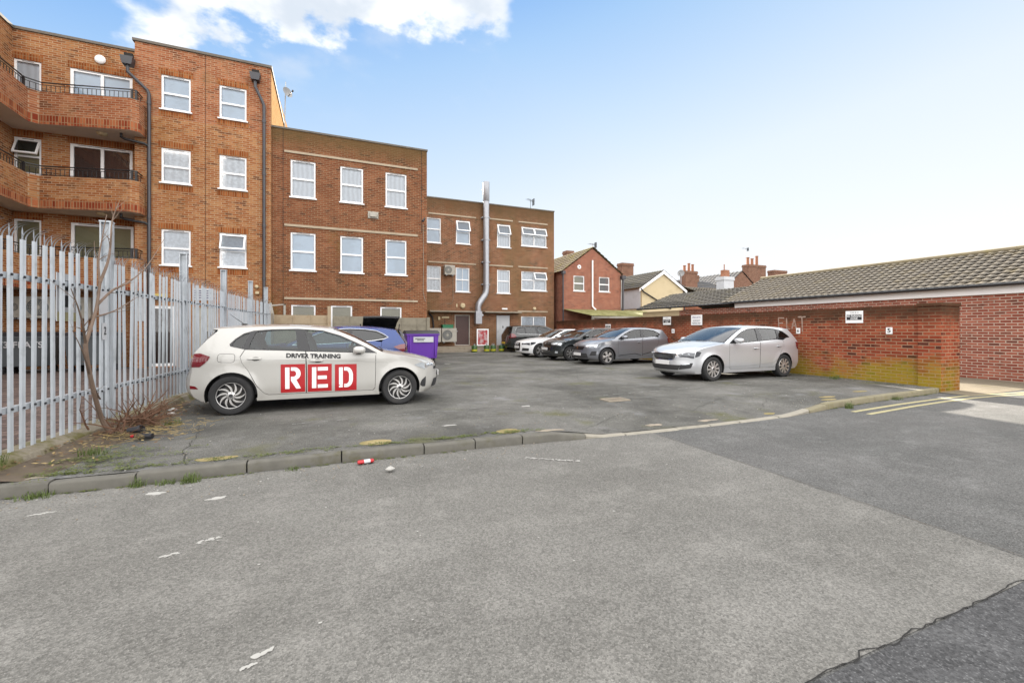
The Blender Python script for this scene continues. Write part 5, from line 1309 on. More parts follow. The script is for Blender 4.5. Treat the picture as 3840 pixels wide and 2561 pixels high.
def make_car(name, label, cat, loc, heading, S, group='cars parked in the yard'):
    root = thing(name, label, cat, loc, group, heading)
    body_m = paint(S['name']+'_paint', S['col'], S.get('met', 0), S.get('rough', .3), S.get('dirt', .2), S.get('coat', 1.0))
    xf, xr, Rw = S['xf'], S['xr'], S['R']; w0 = S['w0']; zb = S.get('zb', .92); sill = S.get('sill', .21)
    xn, xt = S['C'][0][1][0][0]+.05, S['C'][-1][1][-1][0]-.05
    vis = S['side']                       # side of the car that faces the camera: -1 or +1 in local y
    def Ws(x, z):
        w = w0
        if x > xf-.25: w -= w0*S.get('tapf', .20)*((x-xf+.25)/(xn-xf+.25))**2.2
        if x < xr+.25: w -= w0*S.get('tapr', .15)*((xr+.25-x)/(xr+.25-xt))**2.0
        dz = z-zb
        if dz > 0: w -= .40*dz+.26*dz*dz
        elif z < .40: w -= .22*(.40-z)
        w += .006*math.exp(-((z-zb+.10)/.07)**2)-.007*math.exp(-((z-.42)/.13)**2)
        # flared arches
        for xa in (xf, xr):
            d = math.hypot(x-xa, z-Rw); w += .016*math.exp(-((d-Rw-.06)/.05)**2)
        return w
    # centre line, one list per segment
    segs = S['C']; flat = []; segid = []
    for nm, pts in segs:
        for p in pts: flat.append(p); segid.append(nm)
    # join: last point of a segment equals the first of the next is implied
    samp = crom(flat, 4); ids = []
    for i in range(len(flat)-1): ids += [segid[i+1]]*4
    NS = len(samp)
    def edge(i):
        x, z, k, c = samp[i]; return (x-k, z-c)
    def surf(i, t):
        x, z, k, c = samp[i]; ex, ez = edge(i); w = Ws(ex, ez); a = abs(t)
        return Vector((x-k*a**2.4, w*t, z-c*a**2.8))
    def surf_f(f, t):
        i = int(max(0, min(NS-2, math.floor(f)))); q = f-i; return surf(i, t).lerp(surf(i+1, t), q)
    TT = [-1,-.985,-.95,-.9,-.82,-.7,-.55,-.4,-.2,0,.2,.4,.55,.7,.82,.9,.95,.985,1]
    body = MB(); screen = MB(); rear = MB()
    for i in range(NS-1):
        for j in range(len(TT)-1):
            t0, t1 = TT[j], TT[j+1]; q = [surf(i,t0), surf(i,t1), surf(i+1,t1), surf(i+1,t0)]
            gl = abs((t0+t1)/2) < S.get('gw', .93)
            if ids[i] == 'ws' and gl: screen.poly(q)
            elif ids[i] == 'rw' and abs((t0+t1)/2) < S.get('rgw', .9) and not S.get('noglassrear'): rear.poly(q)
            elif ids[i] == 'rw' and S.get('noglassrear') and abs((t0+t1)/2) < .9: pass
            else: body.poly(q)
    # side outline: edge line from nose to tail, then sill with the two arches
    E_ = [edge(i) for i in range(NS)]
    Ra = Rw+.055; low = []
    def arch(xa, z0):
        a0 = math.asin(max(-1, min(1, (z0-Rw)/Ra))); pts = []
        for k in range(25):
            a = math.pi-a0-(math.pi-2*a0)*k/24; pts.append((xa+Ra*math.cos(a), Rw+Ra*math.sin(a)))
        return pts
    zt_ = E_[-1][1]; zf_ = E_[0][1]
    low += arch(xr, max(sill, zt_))[0:0]
    ar = arch(xr, sill); af = arch(xf, sill)
    # trim outline ends that would cross the arches
    low = [(ar[0][0]-.02, min(zt_, sill+.02))] if E_[-1][0] < ar[0][0]-.03 else []
    low += ar+af
    if E_[0][0] > af[-1][0]+.03: low += [(af[-1][0]+.02, min(zf_, sill+.02))]
    outline = E_+low
    D_ = S['dlo']                         # window band: top line front->rear, belt line rear->front
    opening = [tuple(p) for p in D_['top']]+[tuple(p) for p in D_['door_rear']]+[tuple(p) for p in D_['door_front']]
    def dens(P, d=.06):
        out = []
        for a, b in zip(P, list(P[1:])+[P[0]]):
            n = max(1, int(math.hypot(b[0]-a[0], b[1]-a[1])/d)); out += [(a[0]+(b[0]-a[0])*k/n, a[1]+(b[1]-a[1])*k/n) for k in range(n)]
        return out
    def shell(mb, outer, holes, h, off=0.0, sides=(-1,1), keep=False, mi=0):
        if not keep: outer = dens(outer)
        holes = [dens(H) for H in holes]
        vs, fs = cdt(outer, holes, h)
        for sg in sides:
            n0 = [(x, sg*(Ws(x,z)+off), z) for x, z in vs]
            mb.add(n0, [f if sg < 0 else f[::-1] for f in fs], mi)
    shell(body, outline, [opening], .075, keep=True)
    # wheel housings
    for xa, arc in ((xf, af), (xr, ar)):
        for sg in (-1, 1):
            for a, b in zip(arc, arc[1:]):
                ya, yb = sg*(Ws(*a)), sg*(Ws(*b)); body.poly([(a[0],ya,a[1]),(b[0],yb,b[1]),(b[0],sg*(w0-.32),b[1]),(a[0],sg*(w0-.32),a[1])], 1)
            body.poly([(x, sg*(w0-.32), z) for x, z in arc], 1)
    body.poly([(af[0][0],-w0+.12,sill+.02),(af[0][0],w0-.12,sill+.02),(ar[-1][0],w0-.12,sill+.02),(ar[-1][0],-w0+.12,sill+.02)], 1)
    body.poly([(af[-1][0]+.02,-w0+.2,sill+.03),(af[-1][0]+.02,w0-.2,sill+.03),(xn-.35,w0-.3,sill+.03),(xn-.35,-w0+.3,sill+.03)], 1)
    body.poly([(ar[0][0]-.02,-w0+.2,sill+.05),(ar[0][0]-.02,w0-.2,sill+.05),(xt+.2,w0-.3,sill+.05),(xt+.2,-w0+.3,sill+.05)], 1)
    bo_ = body.build('body', [body_m, CM['well']], root, local=True, smooth=rad(38), merge=.0008)
    o = screen.build('windscreen', CM['screen'], root, local=True, smooth=True, merge=.0005)
    if rear.v: rear.build('rear_window', CM['tint'] if S.get('tint') else CM['glass'], root, local=True, smooth=True, merge=.0005)
    # screen surround
    fr = MB(); iw = [i for i in range(NS-1) if ids[i] == 'ws']
    for sg in (-1, 1):
        for i in iw:
            g = S.get('gw', .93); a, b = surf(i, sg*(g-.035)), surf(i, sg*g); c, d = surf(i+1, sg*g), surf(i+1, sg*(g-.035)); n = Vector((.002,0,.003)); fr.poly([a+n,b+n,c+n,d+n])
    for j in range(len(TT)-1):
        if abs(TT[j]+TT[j+1]) < 1.86:
            a, b = surf_f(iw[0]-.5, TT[j]), surf_f(iw[0]-.5, TT[j+1]); c, d = surf_f(iw[0]+.55, TT[j+1]), surf_f(iw[0]+.55, TT[j]); n = Vector((.0,0,.004)); fr.poly([a+n,b+n,c+n,d+n])
    fr.build('windscreen_surround', CM['trim'], root, local=True)
    for sg in (-.35, .3):   # wipers
        wp = MB(); a = surf_f(iw[0]+.2, sg); b = surf_f(iw[0]+1.3, sg-.42); wp.tube([a+Vector((0,0,.012)), a.lerp(b,.5)+Vector((0,0,.022)), b+Vector((.0,0,.014))], .008, 5); wp.build('wiper', CM['trim'], root, local=True)
    def eclamp(x, z):
        half = NS//2
        for rng, sg in ((range(0, half), 1), (range(half, NS-1), -1)):
            if (x-.0)*sg > 0:
                xs = []
                for i in rng:
                    a, b = E_[i], E_[i+1]
                    if (a[1]-z)*(b[1]-z) <= 0 and abs(a[1]-b[1]) > 1e-6: xs.append(a[0]+(b[0]-a[0])*(z-a[1])/(b[1]-a[1]))
                if xs:
                    lim = (max(xs) if sg > 0 else min(xs)); 
                    if (x-lim)*sg > 0: x = lim
        return x
    # doors
    for nm, P in D_['doors']:
        cx = sum(p[0] for p in P)/len(P); cz = sum(p[1] for p in P)/len(P)
        q = [(cx+(x-cx)*(1-.007/max(.1,abs(x-cx)) if abs(x-cx) > .12 else 1), cz+(z-cz)*(1-.006/max(.1,abs(z-cz)) if abs(z-cz) > .12 else 1)) for x, z in P]
        for sg in (-1, 1):
            m = MB(); shell(m, q, [], .06, 0.0, (sg,)); m_ = m.build('door', body_m, root, local=True, smooth=True)
            if nm in D_.get('handles', {}):
                hx, hz = D_['handles'][nm]; h = MB(); h.ell((hx, sg*(Ws(hx,hz)+.016), hz), .105,.016,.016, p=2.8); h.build('handle', body_m, m_, local=True, smooth=True)
                h = MB(); h.ell((hx+.02, sg*(Ws(hx,hz)+.001), hz-.004), .055,.006,.03, p=2.2); h.build('handle_recess', CM['gap'], m_, local=True, smooth=True)
    # black window frames and glass
    dl = [tuple(p) for p in D_['top']]+[tuple(p) for p in D_['belt']]
    wins = [rnd_poly(w, .035) for w in D_['windows']]
    for sg in (-1, 1):
        m = MB(); shell(m, dl, wins, .05, .0025, (sg,)); m.build('window_trim', CM['trim'], root, local=True, smooth=True)
        for wi, w in enumerate(wins):
            m = MB(); shell(m, w, [], .09, -.008, (sg,)); m.build('side_window', CM['tint'] if (S.get('tint') and wi < S.get('ntint', 2)) else CM['glass'], root, local=True, smooth=True)
        if S.get('chrome_line'):
            m = MB(); tp = [tuple(p) for p in D_['top']]+[tuple(p) for p in D_['belt']]
            m.tube([(x, sg*(Ws(x,z)+.006), z) for x, z in tp+[tp[0]]], .008, 5); m.build('window_strip', CM['chrome'], root, local=True)
        # mirror
        mx, mz = S['mirror']; y = sg*(Ws(mx,mz)+.13); m = MB(); m.ell((mx,y,mz), .105,.115,.066, p=2.6, nu=16, nv=10, M=None)
        mo = m.build('mirror', body_m, root, local=True, smooth=True)
        m = MB(); m.tube([(mx+.02,sg*(Ws(mx,mz-.06)-.01),mz-.055),(mx+.01,y-sg*.02,mz-.04)], .025, 7); m.ell((mx-.01,y,mz-.045), .06,.098,.025, p=2.4); m.build('mirror_foot', CM['trim'], mo, local=True, smooth=True)
        m = MB(); m.add([(mx-.068,y-.085,mz-.045),(mx-.068,y+.085,mz-.045),(mx-.068,y+.08,mz+.045),(mx-.068,y-.08,mz+.045)], [(0,1,2,3)]); m.build('mirror_glass', CM['chrome'], mo, local=True)
    # sill line and lower trim
    for sg in (-1, 1):
        m = MB(); P = [(af[0][0]-.01, sill),(ar[-1][0]+.01, sill),(ar[-1][0]+.0, sill+.05),(af[0][0]-.0, sill+.05)]; shell(m, P[::-1], [], .2, .004, (sg,)); m.build('sill_trim', CM['plastic'] if S.get('dark_sill') else body_m, root, local=True)
    # shut lines: bonnet and tailgate
    g = MB(); ih = [i for i in range(NS-1) if ids[i] == 'hood']
    def line_s(i0, i1, t):
        k = i0
        while k < i1-.01:
            a0, a1 = surf_f(k, t-.005), surf_f(k, t+.005); b0, b1 = surf_f(min(i1,k+.5), t-.005), surf_f(min(i1,k+.5), t+.005); n = Vector((0,0,.0025)); g.poly([a0+n,a1+n,b1+n,b0+n]); k += .5
    for t in (-.86, .86): line_s(ih[0]+.6, ih[-1]+.6, t)
    def line_t(f, t0, t1, df=.07, n=Vector((.002,0,.002))):
        for k in range(16):
            a, b = t0+(t1-t0)*k/16, t0+(t1-t0)*(k+1)/16; g.poly([surf_f(f,a)+n, surf_f(f,b)+n, surf_f(f+df,b)+n, surf_f(f+df,a)+n])
    line_t(ih[0]+.6, -.86, .86)
    it = [i for i in range(NS-1) if ids[i] == 'tail']
    line_t(it[0]+len(it)*.52, -.8, .8, .07, Vector((-.003,0,0)))
    for t in (-.8, .8): line_s(it[0]+.2, it[0]+len(it)*.52, t)
    g.build('panel_gaps', CM['gap'], root, local=True)
    # front: patches placed by height on the nose
    inose = [i for i in range(NS-1) if ids[i] in ('bump',)]
    def nose(z, t, off=.006):
        best = None
        for i in inose:
            z0, z1 = samp[i][1], samp[i+1][1]
            if min(z0,z1)-1e-6 <= z <= max(z0,z1)+1e-6: best = i+(z-z0)/(z1-z0 if abs(z1-z0) > 1e-6 else 1); break
        if best is None: best = inose[-1]+1 if z > samp[inose[-1]+1][1] else inose[0]
        p = surf_f(best, t); q = surf_f(best, t+.02); d = (q-p); nn = Vector((d.y, -d.x, 0)).normalized()
        if nn.x < 0: nn = -nn
        return p+nn*off
    def nose_patch(poly, mat, nm, off=.006, h=.035, par=None):   # poly in (t, z)
        poly = dens(poly, .03)
        vs, fs = cdt(poly, (), h); m = MB(); m.add([nose(z, t, off) for t, z in vs], fs); return m.build(nm, CM[mat] if isinstance(mat, str) else mat, par or root, local=True, smooth=True)
    for nm, mat, P, off in S.get('front', []): nose_patch(rnd_poly(P, .02), mat if mat != 'body' else body_m, nm, off)
    itail = [i for i in range(NS-1) if ids[i] in ('tail','rw')]
    def tail(z, t, off=.006):
        best = itail[-1]+1
        for i in itail:
            z0, z1 = samp[i][1], samp[i+1][1]
            if min(z0,z1)-1e-6 <= z <= max(z0,z1)+1e-6: best = i+(z-z0)/(z1-z0 if abs(z1-z0) > 1e-6 else 1); break
        p = surf_f(best, t); q = surf_f(best, t+.02); d = (q-p); nn = Vector((d.y, -d.x, 0)).normalized()
        if nn.x > 0: nn = -nn
        return p+nn*off
    for nm, mat, P, off in S.get('rear', []):
        vs, fs = cdt(rnd_poly(P, .02), (), .05); m = MB(); m.add([tail(z, t, off) for t, z in vs], fs); m.build(nm, CM[mat] if mat != 'body' else body_m, root, local=True, smooth=True)
    # lights that wrap round the flanks
    for nm, mat, fpoly, spoly in S.get('lights', []):
        for sg in (-1, 1):
            m = MB()
            if fpoly:
                vs, fs = cdt(rnd_poly(fpoly, .012), (), .04); fn = nose if nm == 'headlight' else tail
                m.add([fn(z, sg*t, .006) for t, z in vs], fs)
            if spoly: shell(m, [(eclamp(x, z), z) for x, z in rnd_poly(spoly, .015)], [], .04, .006, (sg,))
            lo = m.build(nm, CM[mat], root, local=True, smooth=True)
            if nm == 'headlight' and fpoly:
                cx = sum(p[0] for p in fpoly)/len(fpoly); cz = sum(p[1] for p in fpoly)/len(fpoly)
                for dt in (-.10, .06):
                    b = MB(); c0 = nose(cz, sg*min(.97,cx+dt), .007); b.ell(c0, .012,.045,.022, p=2.4, nu=12, nv=8); b.build('lamp', CM['lens'], lo, local=True, smooth=True)
    for nm, mat, P in S.get('side_marks', []):
        m = MB(); shell(m, [(eclamp(x, z), z) for x, z in rnd_poly(P, .02)], [], .06, .004, (vis,)); m.build(nm, CM[mat], root, local=True, smooth=True)
    # number plates
    for (z, mt, end, zoff) in S.get('plates', []):
        m = MB(); c0 = nose(z, 0, .012) if end > 0 else tail(z, 0, .012); m.box(c0.x-.008,-.26,z-.055,c0.x+.008,.26,z+.055); m.build('number_plate', CM[mt], root, local=True, bevel=.004)
    # cabin: tub, dashboard, seats, wheel
    m = MB(); xc0 = D_['top'][0][0]+.1; xc1 = D_['top'][-1][0]-.15; yb_ = w0-.13
    m.poly([(xc0,-yb_,.32),(xc1,-yb_,.32),(xc1,yb_,.32),(xc0,yb_,.32)])
    for sg in (-1, 1): m.poly([(xc0,sg*yb_,.3),(xc1,sg*yb_,.3),(xc1,sg*yb_,zb-.03),(xc0,sg*yb_,zb-.03)])
    m.poly([(xc1,-yb_,.3),(xc1,yb_,.3),(xc1,yb_,zb+.02),(xc1,-yb_,zb+.02)])
    m.prism([(xc0-.45,-yb_,.5),(xc0-.45,-yb_,zb-.02),(xc0-.1,-yb_,zb+.02),(xc0+.12,-yb_,zb),(xc0+.12,-yb_,.4)], (0,2*yb_,0))
    m.build('cabin', CM['cabin'], root, local=True)
    xs0 = S['seats']
    for xi, xs_ in enumerate(xs0):
        for sg in (-1, 1):
            m = MB(); m.ell((xs_+.15, sg*.36, .58), .27,.24,.1, p=3.2); m.ell((0,0,.3), .08,.23,.32, p=3.2, M=Matrix.Translation((xs_-.08, sg*.36, .6)) @ Matrix.Rotation(rad(-12),4,'Y')); m.ell((xs_-.22, sg*.36, 1.2), .05,.13,.09, p=2.8); m.build('seat', CM['seat'], root, local=True, smooth=True)
    m = MB(); Mx = Matrix.Translation((xc0-.52,-.36,zb+.06)) @ Matrix.Rotation(rad(-68),4,'Y')
    ring = [Mx @ Vector((.18*math.cos(a), .18*math.sin(a), 0)) for a in [k*6.2832/20 for k in range(21)]]
    m.tube(ring, .014, 6, cap=False); m.tube([Mx @ Vector((-.18,0,0)), Mx @ Vector((.18,0,0))], .016, 5); m.build('steering_wheel', CM['cabin'], root, local=True, smooth=True)
    # roof lining
    m = MB(); ir = [i for i in range(NS-1) if ids[i] == 'roof']
    for i in ir:
        for j in range(3, len(TT)-4):
            d = Vector((0,0,-.03)); m.poly([surf(i,TT[j])*1+d, surf(i,TT[j+1])+d, surf(i+1,TT[j+1])+d, surf(i+1,TT[j])+d])
    m.build('roof_lining', plain('pale_lining', (.28,.27,.25,1), .9, vary=0), root, local=True)
    # wheels
    t, r = make_wheel(Rw, S['rim'], *S['wheel'])
    w1 = None
    for xa in (xf, xr):
        for sg in (-1, 1):
            if w1 is None:
                w1 = t.build('wheel', M['rubber'], root, local=True, smooth=True); rm = r.build('rim', [CM[S.get('alloy','alloy')], CM['alloy_dark'], CM['disc']], w1, local=True, smooth=rad(30)); o = w1
            else: o = copy_tree(w1, root)
            o.location = (xa, sg*(w0-.105), Rw)
            o.rotation_euler = (rad(90) if sg < 0 else rad(-90), R.uniform(0, 1.2), 0)
    if S.get('aerial'):
        ax, az_, bx, bz, mt = S['aerial']; m = MB(); m.ell((ax,0,az_), .05,.02,.015); m.tube([(ax,0,az_),(bx,0,bz)], [.007,.003], 6); m.build('aerial', CM['trim'], root, local=True)
    return root, Ws, shell, body_m
# -------- white lettered hatchback
def hatch_dlo(sx=1.0, dx=0.0, dz=0.0):
    T = lambda P: [(x*sx+dx, z+dz) for x, z in P]
    return T
POLO = dict(name='pale_white', col=(.40,.392,.37,1), met=0, rough=.35, dirt=.3, xf=1.3, xr=-1.3, R=.312, rim=.205, w0=.875, zb=.93, side=-1,
  C=[('bump',[(2.02,.20,.30,0),(2.10,.27,.33,0),(2.125,.40,.34,0),(2.12,.55,.34,0),(2.10,.66,.34,.0),(2.06,.735,.30,.01)]),
     ('hood',[(1.97,.79,.24,.03),(1.75,.855,.14,.045),(1.45,.915,.09,.05),(1.18,.965,.06,.045),(1.05,.99,.06,.035)]),
     ('ws',[(1.0,1.012,.06,.03),(.72,1.165,.05,.03),(.42,1.31,.045,.03),(.22,1.385,.04,.035)]),
     ('roof',[(.1,1.412,.03,.04),(-.2,1.44,.0,.05),(-.6,1.452,0,.05),(-1.05,1.442,0,.05),(-1.4,1.418,-.0,.045),(-1.6,1.392,-.04,.03),(-1.67,1.375,-.1,.02)]),
     ('rw',[(-1.645,1.335,-.13,.0),(-1.75,1.2,-.11,.0),(-1.85,1.05,-.09,.0)]),
     ('tail',[(-1.89,.96,-.08,0),(-1.95,.84,-.12,0),(-1.985,.7,-.15,0),(-2.03,.6,-.18,0),(-2.04,.45,-.18,0),(-2.0,.32,-.18,0),(-1.9,.24,-.18,0)])],
  dlo=dict(top=[(.90,.945),(.76,1.025),(.59,1.115),(.31,1.25),(.02,1.34),(-.36,1.365),(-.75,1.358),(-1.01,1.335),(-1.15,1.29),(-1.26,1.205),(-1.335,1.12),(-1.32,1.085)],
    belt=[(-1.12,1.035),(-.62,1.015),(-.235,.992),(.3,.967)],
    door_rear=[(-1.12,1.035),(-1.18,.92),(-1.15,.82),(-1.06,.68),(-.95,.45),(-.84,.32),(-.78,.295)],
    door_front=[(.84,.285),(.875,.32),(.885,.6),(.885,.9)],
    doors=[('rear',[(-1.12,1.035),(-1.18,.92),(-1.15,.82),(-1.06,.68),(-.95,.45),(-.84,.32),(-.78,.295),(-.228,.292),(-.222,.6),(-.235,.992),(-.62,1.015)]),('front',[(-.228,.292),(.84,.285),(.875,.32),(.885,.6),(.885,.9),(.9,.945),(.3,.967),(-.235,.992),(-.222,.6)])],
    handles=dict(rear=(-.98,.885), front=(-.07,.83)),
    windows=[[(-1.30,1.115),(-1.25,1.195),(-1.14,1.275),(-1.06,1.30),(-1.15,1.062),(-1.27,1.085)],[(-1.07,1.05),(-.98,1.318),(-.7,1.34),(-.40,1.345),(-.36,1.015)],[(-.16,1.0),(-.27,1.345),(.02,1.318),(.30,1.228),(.54,1.105),(.66,1.03),(.55,.972),(.3,.982)]]),
  mirror=(.60,1.0), rgw=.97, seats=[.0,-.85], wheel=('swirl',10), aerial=(-1.25,1.445,-1.47,1.62,'trim'), 
  lights=[('headlight','lens',[(.62,.665),(.98,.64),(.99,.765),(.85,.735),(.62,.71)],[(1.70,.755),(1.56,.71),(1.68,.655),(1.80,.61),(1.86,.62),(1.84,.73)]),
          ('tail_light','red',[(.62,.78),(.97,.76),(.985,.97),(.6,.95)],[(-1.86,.975),(-1.72,.985),(-1.58,.93),(-1.62,.86),(-1.72,.77),(-1.86,.77)])],
  side_marks=[('reflector','red',[(-1.90,.435),(-1.74,.425),(-1.79,.475),(-1.90,.49)]),('fog_grille','plastic',[(1.72,.30),(1.80,.30),(1.83,.40),(1.80,.50),(1.70,.42),(1.67,.34)])],
  front=[('grille','trim',[(-.7,.60),(.7,.60),(.64,.655),(-.64,.655)],.006),('lower_grille','plastic',[(-.8,.27),(.8,.27),(.72,.42),(-.72,.42)],.006)],
  plates=[(.5,'plate_w',1,0),(.86,'plate_y',-1,0)])
polo, WsP, shellP, polo_paint = make_car('parked_car', 'white hatchback lettered DRIVER TRAINING and RED, parked nose to the right', 'car', (-.135, 8.06+.83, .0), 0.0, POLO)
# fuel flap
m = MB(); ring = rnd_poly([(-1.49,.84),(-1.25,.83),(-1.24,.97),(-1.48,.975)], .05); inner = [(-1.365+(x+1.365)*.965, .903+(z-.903)*.94) for x, z in ring]
shellP(m, ring, [inner], .05, .002, (-1,)); m.build('fuel_flap', CM['gap'], polo, local=True)
# swage line along the doors
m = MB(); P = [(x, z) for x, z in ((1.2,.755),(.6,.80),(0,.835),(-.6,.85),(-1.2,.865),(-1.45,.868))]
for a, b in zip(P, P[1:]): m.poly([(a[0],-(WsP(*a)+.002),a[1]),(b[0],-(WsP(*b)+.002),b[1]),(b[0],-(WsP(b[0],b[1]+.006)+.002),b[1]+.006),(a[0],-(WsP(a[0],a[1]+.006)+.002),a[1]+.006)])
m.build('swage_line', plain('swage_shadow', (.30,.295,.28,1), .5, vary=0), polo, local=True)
# three red squares with stencil letters; each letter cut in two by a bar
SQ = [(-.605,-.245,.318,.782),(-.205,.165,.312,.772),(.215,.565,.303,.758)]
def letter(ch):
    """stencil outlines in a unit box"""
    arc = lambda cx, cy, rx, ry, a0, a1, n=9: [(cx+rx*math.cos(rad(a0+(a1-a0)*k/n)), cy+ry*math.sin(rad(a0+(a1-a0)*k/n))) for k in range(n+1)]
    if ch == 'R':
        return [[(.0,0),(.27,0),(.27,1),(.0,1)], [(.36,.84),(.52,.84)]+arc(.52,.70,.17,.14,80,-80)+[(.36,.56),(.36,.38),(.70,0),(1.0,0),(.70,.42)]+arc(.58,.70,.40,.30,-55,85)+[(.36,1)]]
    if ch == 'E':
        return [[(.0,0),(.27,0),(.27,1),(.0,1)], [(.36,1),(.36,.83),(1,.83),(1,1)], [(.36,.59),(.36,.42),(.93,.42),(.93,.59)], [(.36,.17),(.36,0),(1,0),(1,.17)]]
    return [[(.0,0),(.27,0),(.27,1),(.0,1)], [(.36,1),(.36,.83),(.5,.83)]+arc(.5,.62,.22,.21,90,0)+arc(.5,.38,.22,.21,0,-90)+[(.36,.17),(.36,0),(.56,0)]+arc(.56,.42,.44,.42,-90,0)+arc(.56,.58,.44,.42,0,90)]
for (x0, x1, z0, z1), chn in zip(SQ, 'RED'):
    m = MB(); shellP(m, [(x0,z0),(x1,z0),(x1,z1),(x0,z1)], [], .05, .0025, (-1,)); sq = m.build('red_panel', M['red_print'], polo, local=True, smooth=True)
    m = MB(); lx0, lx1, lz0, lz1 = x0+.065, x1-.06, z0+.06, z1-.05
    for P in letter(chn): shellP(m, [(lx0+a*(lx1-lx0), lz0+b*(lz1-lz0)) for a, b in P], [], .05, .0045, (-1,))
    m.build('lettering', M['white'], sq, local=True, smooth=True)
vs, fs = text2d('DRIVER TRAINING', .098, .0048, 1.03); m = MB(); m.add([(-.11+x, -(WsP(-.11+x, .908+y-.017*(x/.43))+.003), .908+y-.017*(x/.43)) for x, y in vs], fs); m.build('lettering', M['ink'], polo, local=True)

# -------- silver estate hatchback by the wall
SCALA = dict(name='silver', col=(.50,.51,.53,1), met=.45, rough=.32, dirt=.18, xf=1.36, xr=-1.36, R=.322, rim=.212, w0=.885, zb=.97, side=1,
  C=[('bump',[(2.16,.20,.30,0),(2.25,.27,.33,0),(2.27,.40,.34,0),(2.26,.55,.34,0),(2.25,.68,.33,0),(2.2,.76,.30,.01)]),
     ('hood',[(2.1,.82,.24,.03),(1.85,.90,.15,.045),(1.5,.965,.09,.05),(1.15,1.01,.06,.045),(.98,1.03,.06,.035)]),
     ('ws',[(.93,1.05,.06,.03),(.62,1.2,.05,.03),(.3,1.34,.045,.03),(.08,1.42,.04,.035)]),
     ('roof',[(-.05,1.445,.03,.045),(-.35,1.475,.0,.05),(-.8,1.482,0,.05),(-1.25,1.468,0,.05),(-1.65,1.435,0,.045),(-1.86,1.40,-.03,.03)]),
     ('rw',[(-1.9,1.36,-.05,.02),(-2.03,1.2,-.06,.02),(-2.13,1.05,-.07,.02)]),
     ('tail',[(-2.17,.97,-.08,0),(-2.2,.86,-.12,0),(-2.23,.7,-.15,0),(-2.27,.58,-.18,0),(-2.28,.45,-.18,0),(-2.24,.32,-.18,0),(-2.15,.24,-.18,0)])],
  dlo=dict(top=[(.80,.985),(.62,1.09),(.40,1.2),(.20,1.29),(-.1,1.375),(-.5,1.405),(-.95,1.40),(-1.28,1.37),(-1.5,1.31),(-1.68,1.19),(-1.72,1.13)],
    belt=[(-1.55,1.115),(-1.1,1.08),(-.38,1.035),(.3,1.0)],
    door_rear=[(-1.55,1.115),(-1.36,1.06),(-1.33,.85),(-1.22,.74),(-1.08,.52),(-.96,.34),(-.9,.30)],
    door_front=[(.72,.29),(.78,.33),(.80,.6),(.80,.93)],
    doors=[('rear',[(-1.1,1.08),(-1.36,1.06),(-1.33,.85),(-1.22,.74),(-1.08,.52),(-.96,.34),(-.9,.30),(-.375,.295),(-.37,.6),(-.38,1.035)]),('front',[(-.375,.295),(.72,.29),(.78,.33),(.80,.6),(.80,.93),(.8,.985),(.3,1.0),(-.38,1.035),(-.37,.6)])],
    handles=dict(rear=(-1.12,.89), front=(-.2,.84)),
    windows=[[(-1.64,1.135),(-1.6,1.21),(-1.46,1.3),(-1.31,1.345),(-1.2,1.11)],[(-1.13,1.10),(-1.22,1.365),(-.9,1.38),(-.54,1.385),(-.50,1.06)],[(-.31,1.05),(-.41,1.385),(-.1,1.355),(.18,1.27),(.42,1.155),(.58,1.07),(.45,1.005)]]),
  mirror=(.55,1.06), seats=[-.1,-.95], wheel=('plain',10), aerial=(-.6,1.48,-.72,1.5,'trim'),
  lights=[('headlight','lens_dark',[(.56,.70),(.62,.635),(.98,.60),(.99,.80),(.8,.765)],[(1.95,.79),(1.74,.765),(1.80,.66),(1.9,.63),(1.97,.64)]),
          ('tail_light','red',[(.62,.8),(.97,.78),(.985,.98),(.6,.96)],[(-2.12,.985),(-1.93,1.0),(-1.96,.86),(-2.02,.78),(-2.12,.79)])],
  front=[('grille_surround','chrome',[(-.55,.735),(-.16,.745),(0,.73),(.16,.745),(.55,.735),(.52,.61),(.40,.545),(-.40,.545),(-.52,.61)],.004),('grille','trim',[(-.525,.72),(-.16,.728),(0,.714),(.16,.728),(.525,.72),(.495,.62),(.385,.56),(-.385,.56),(-.495,.62)],.007),
    ('lower_grille','plastic',[(-.60,.29),(.60,.29),(.66,.42),(-.66,.42)],.005),('fog_recess','plastic',[(.62,.30),(.93,.35),(.97,.49),(.66,.43)],.006),('fog_recess','plastic',[(-.62,.30),(-.93,.35),(-.97,.49),(-.66,.43)],.006),
    ('fog_lamp','lens',[(.70,.425),(.90,.45),(.90,.475),(.70,.445)],.009),('fog_lamp','lens',[(-.70,.425),(-.90,.45),(-.90,.475),(-.70,.445)],.009),('badge','chrome',[(-.055,.775),(.055,.775),(.05,.80),(-.05,.80)],.012)],
  plates=[(.475,'plate_w',1,0)])
scala, WsS, shellS, sp_ = make_car('parked_car', 'silver hatchback parked at an angle in front of the bay 6 plate', 'car', (9.27+1.36, 8.52+.84, .0), math.pi, SCALA)
m = MB()
for k in range(26): 
    y = -.40+.8*k/25; m.box(2.262-.33*abs(y/.83)**2.4,y-.004,.575,2.272-.33*abs(y/.83)**2.4,y+.004,.70)
m.build('grille_bars', CM['chrome'], scala, local=True)
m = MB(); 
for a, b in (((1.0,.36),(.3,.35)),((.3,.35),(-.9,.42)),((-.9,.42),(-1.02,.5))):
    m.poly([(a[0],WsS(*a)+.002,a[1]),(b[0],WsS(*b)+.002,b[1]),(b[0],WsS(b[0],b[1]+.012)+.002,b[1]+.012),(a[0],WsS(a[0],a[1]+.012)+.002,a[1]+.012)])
m.build('lower_crease', plain('silver_crease', (.34,.35,.36,1), .4, metal=.4, vary=0), scala, local=True)

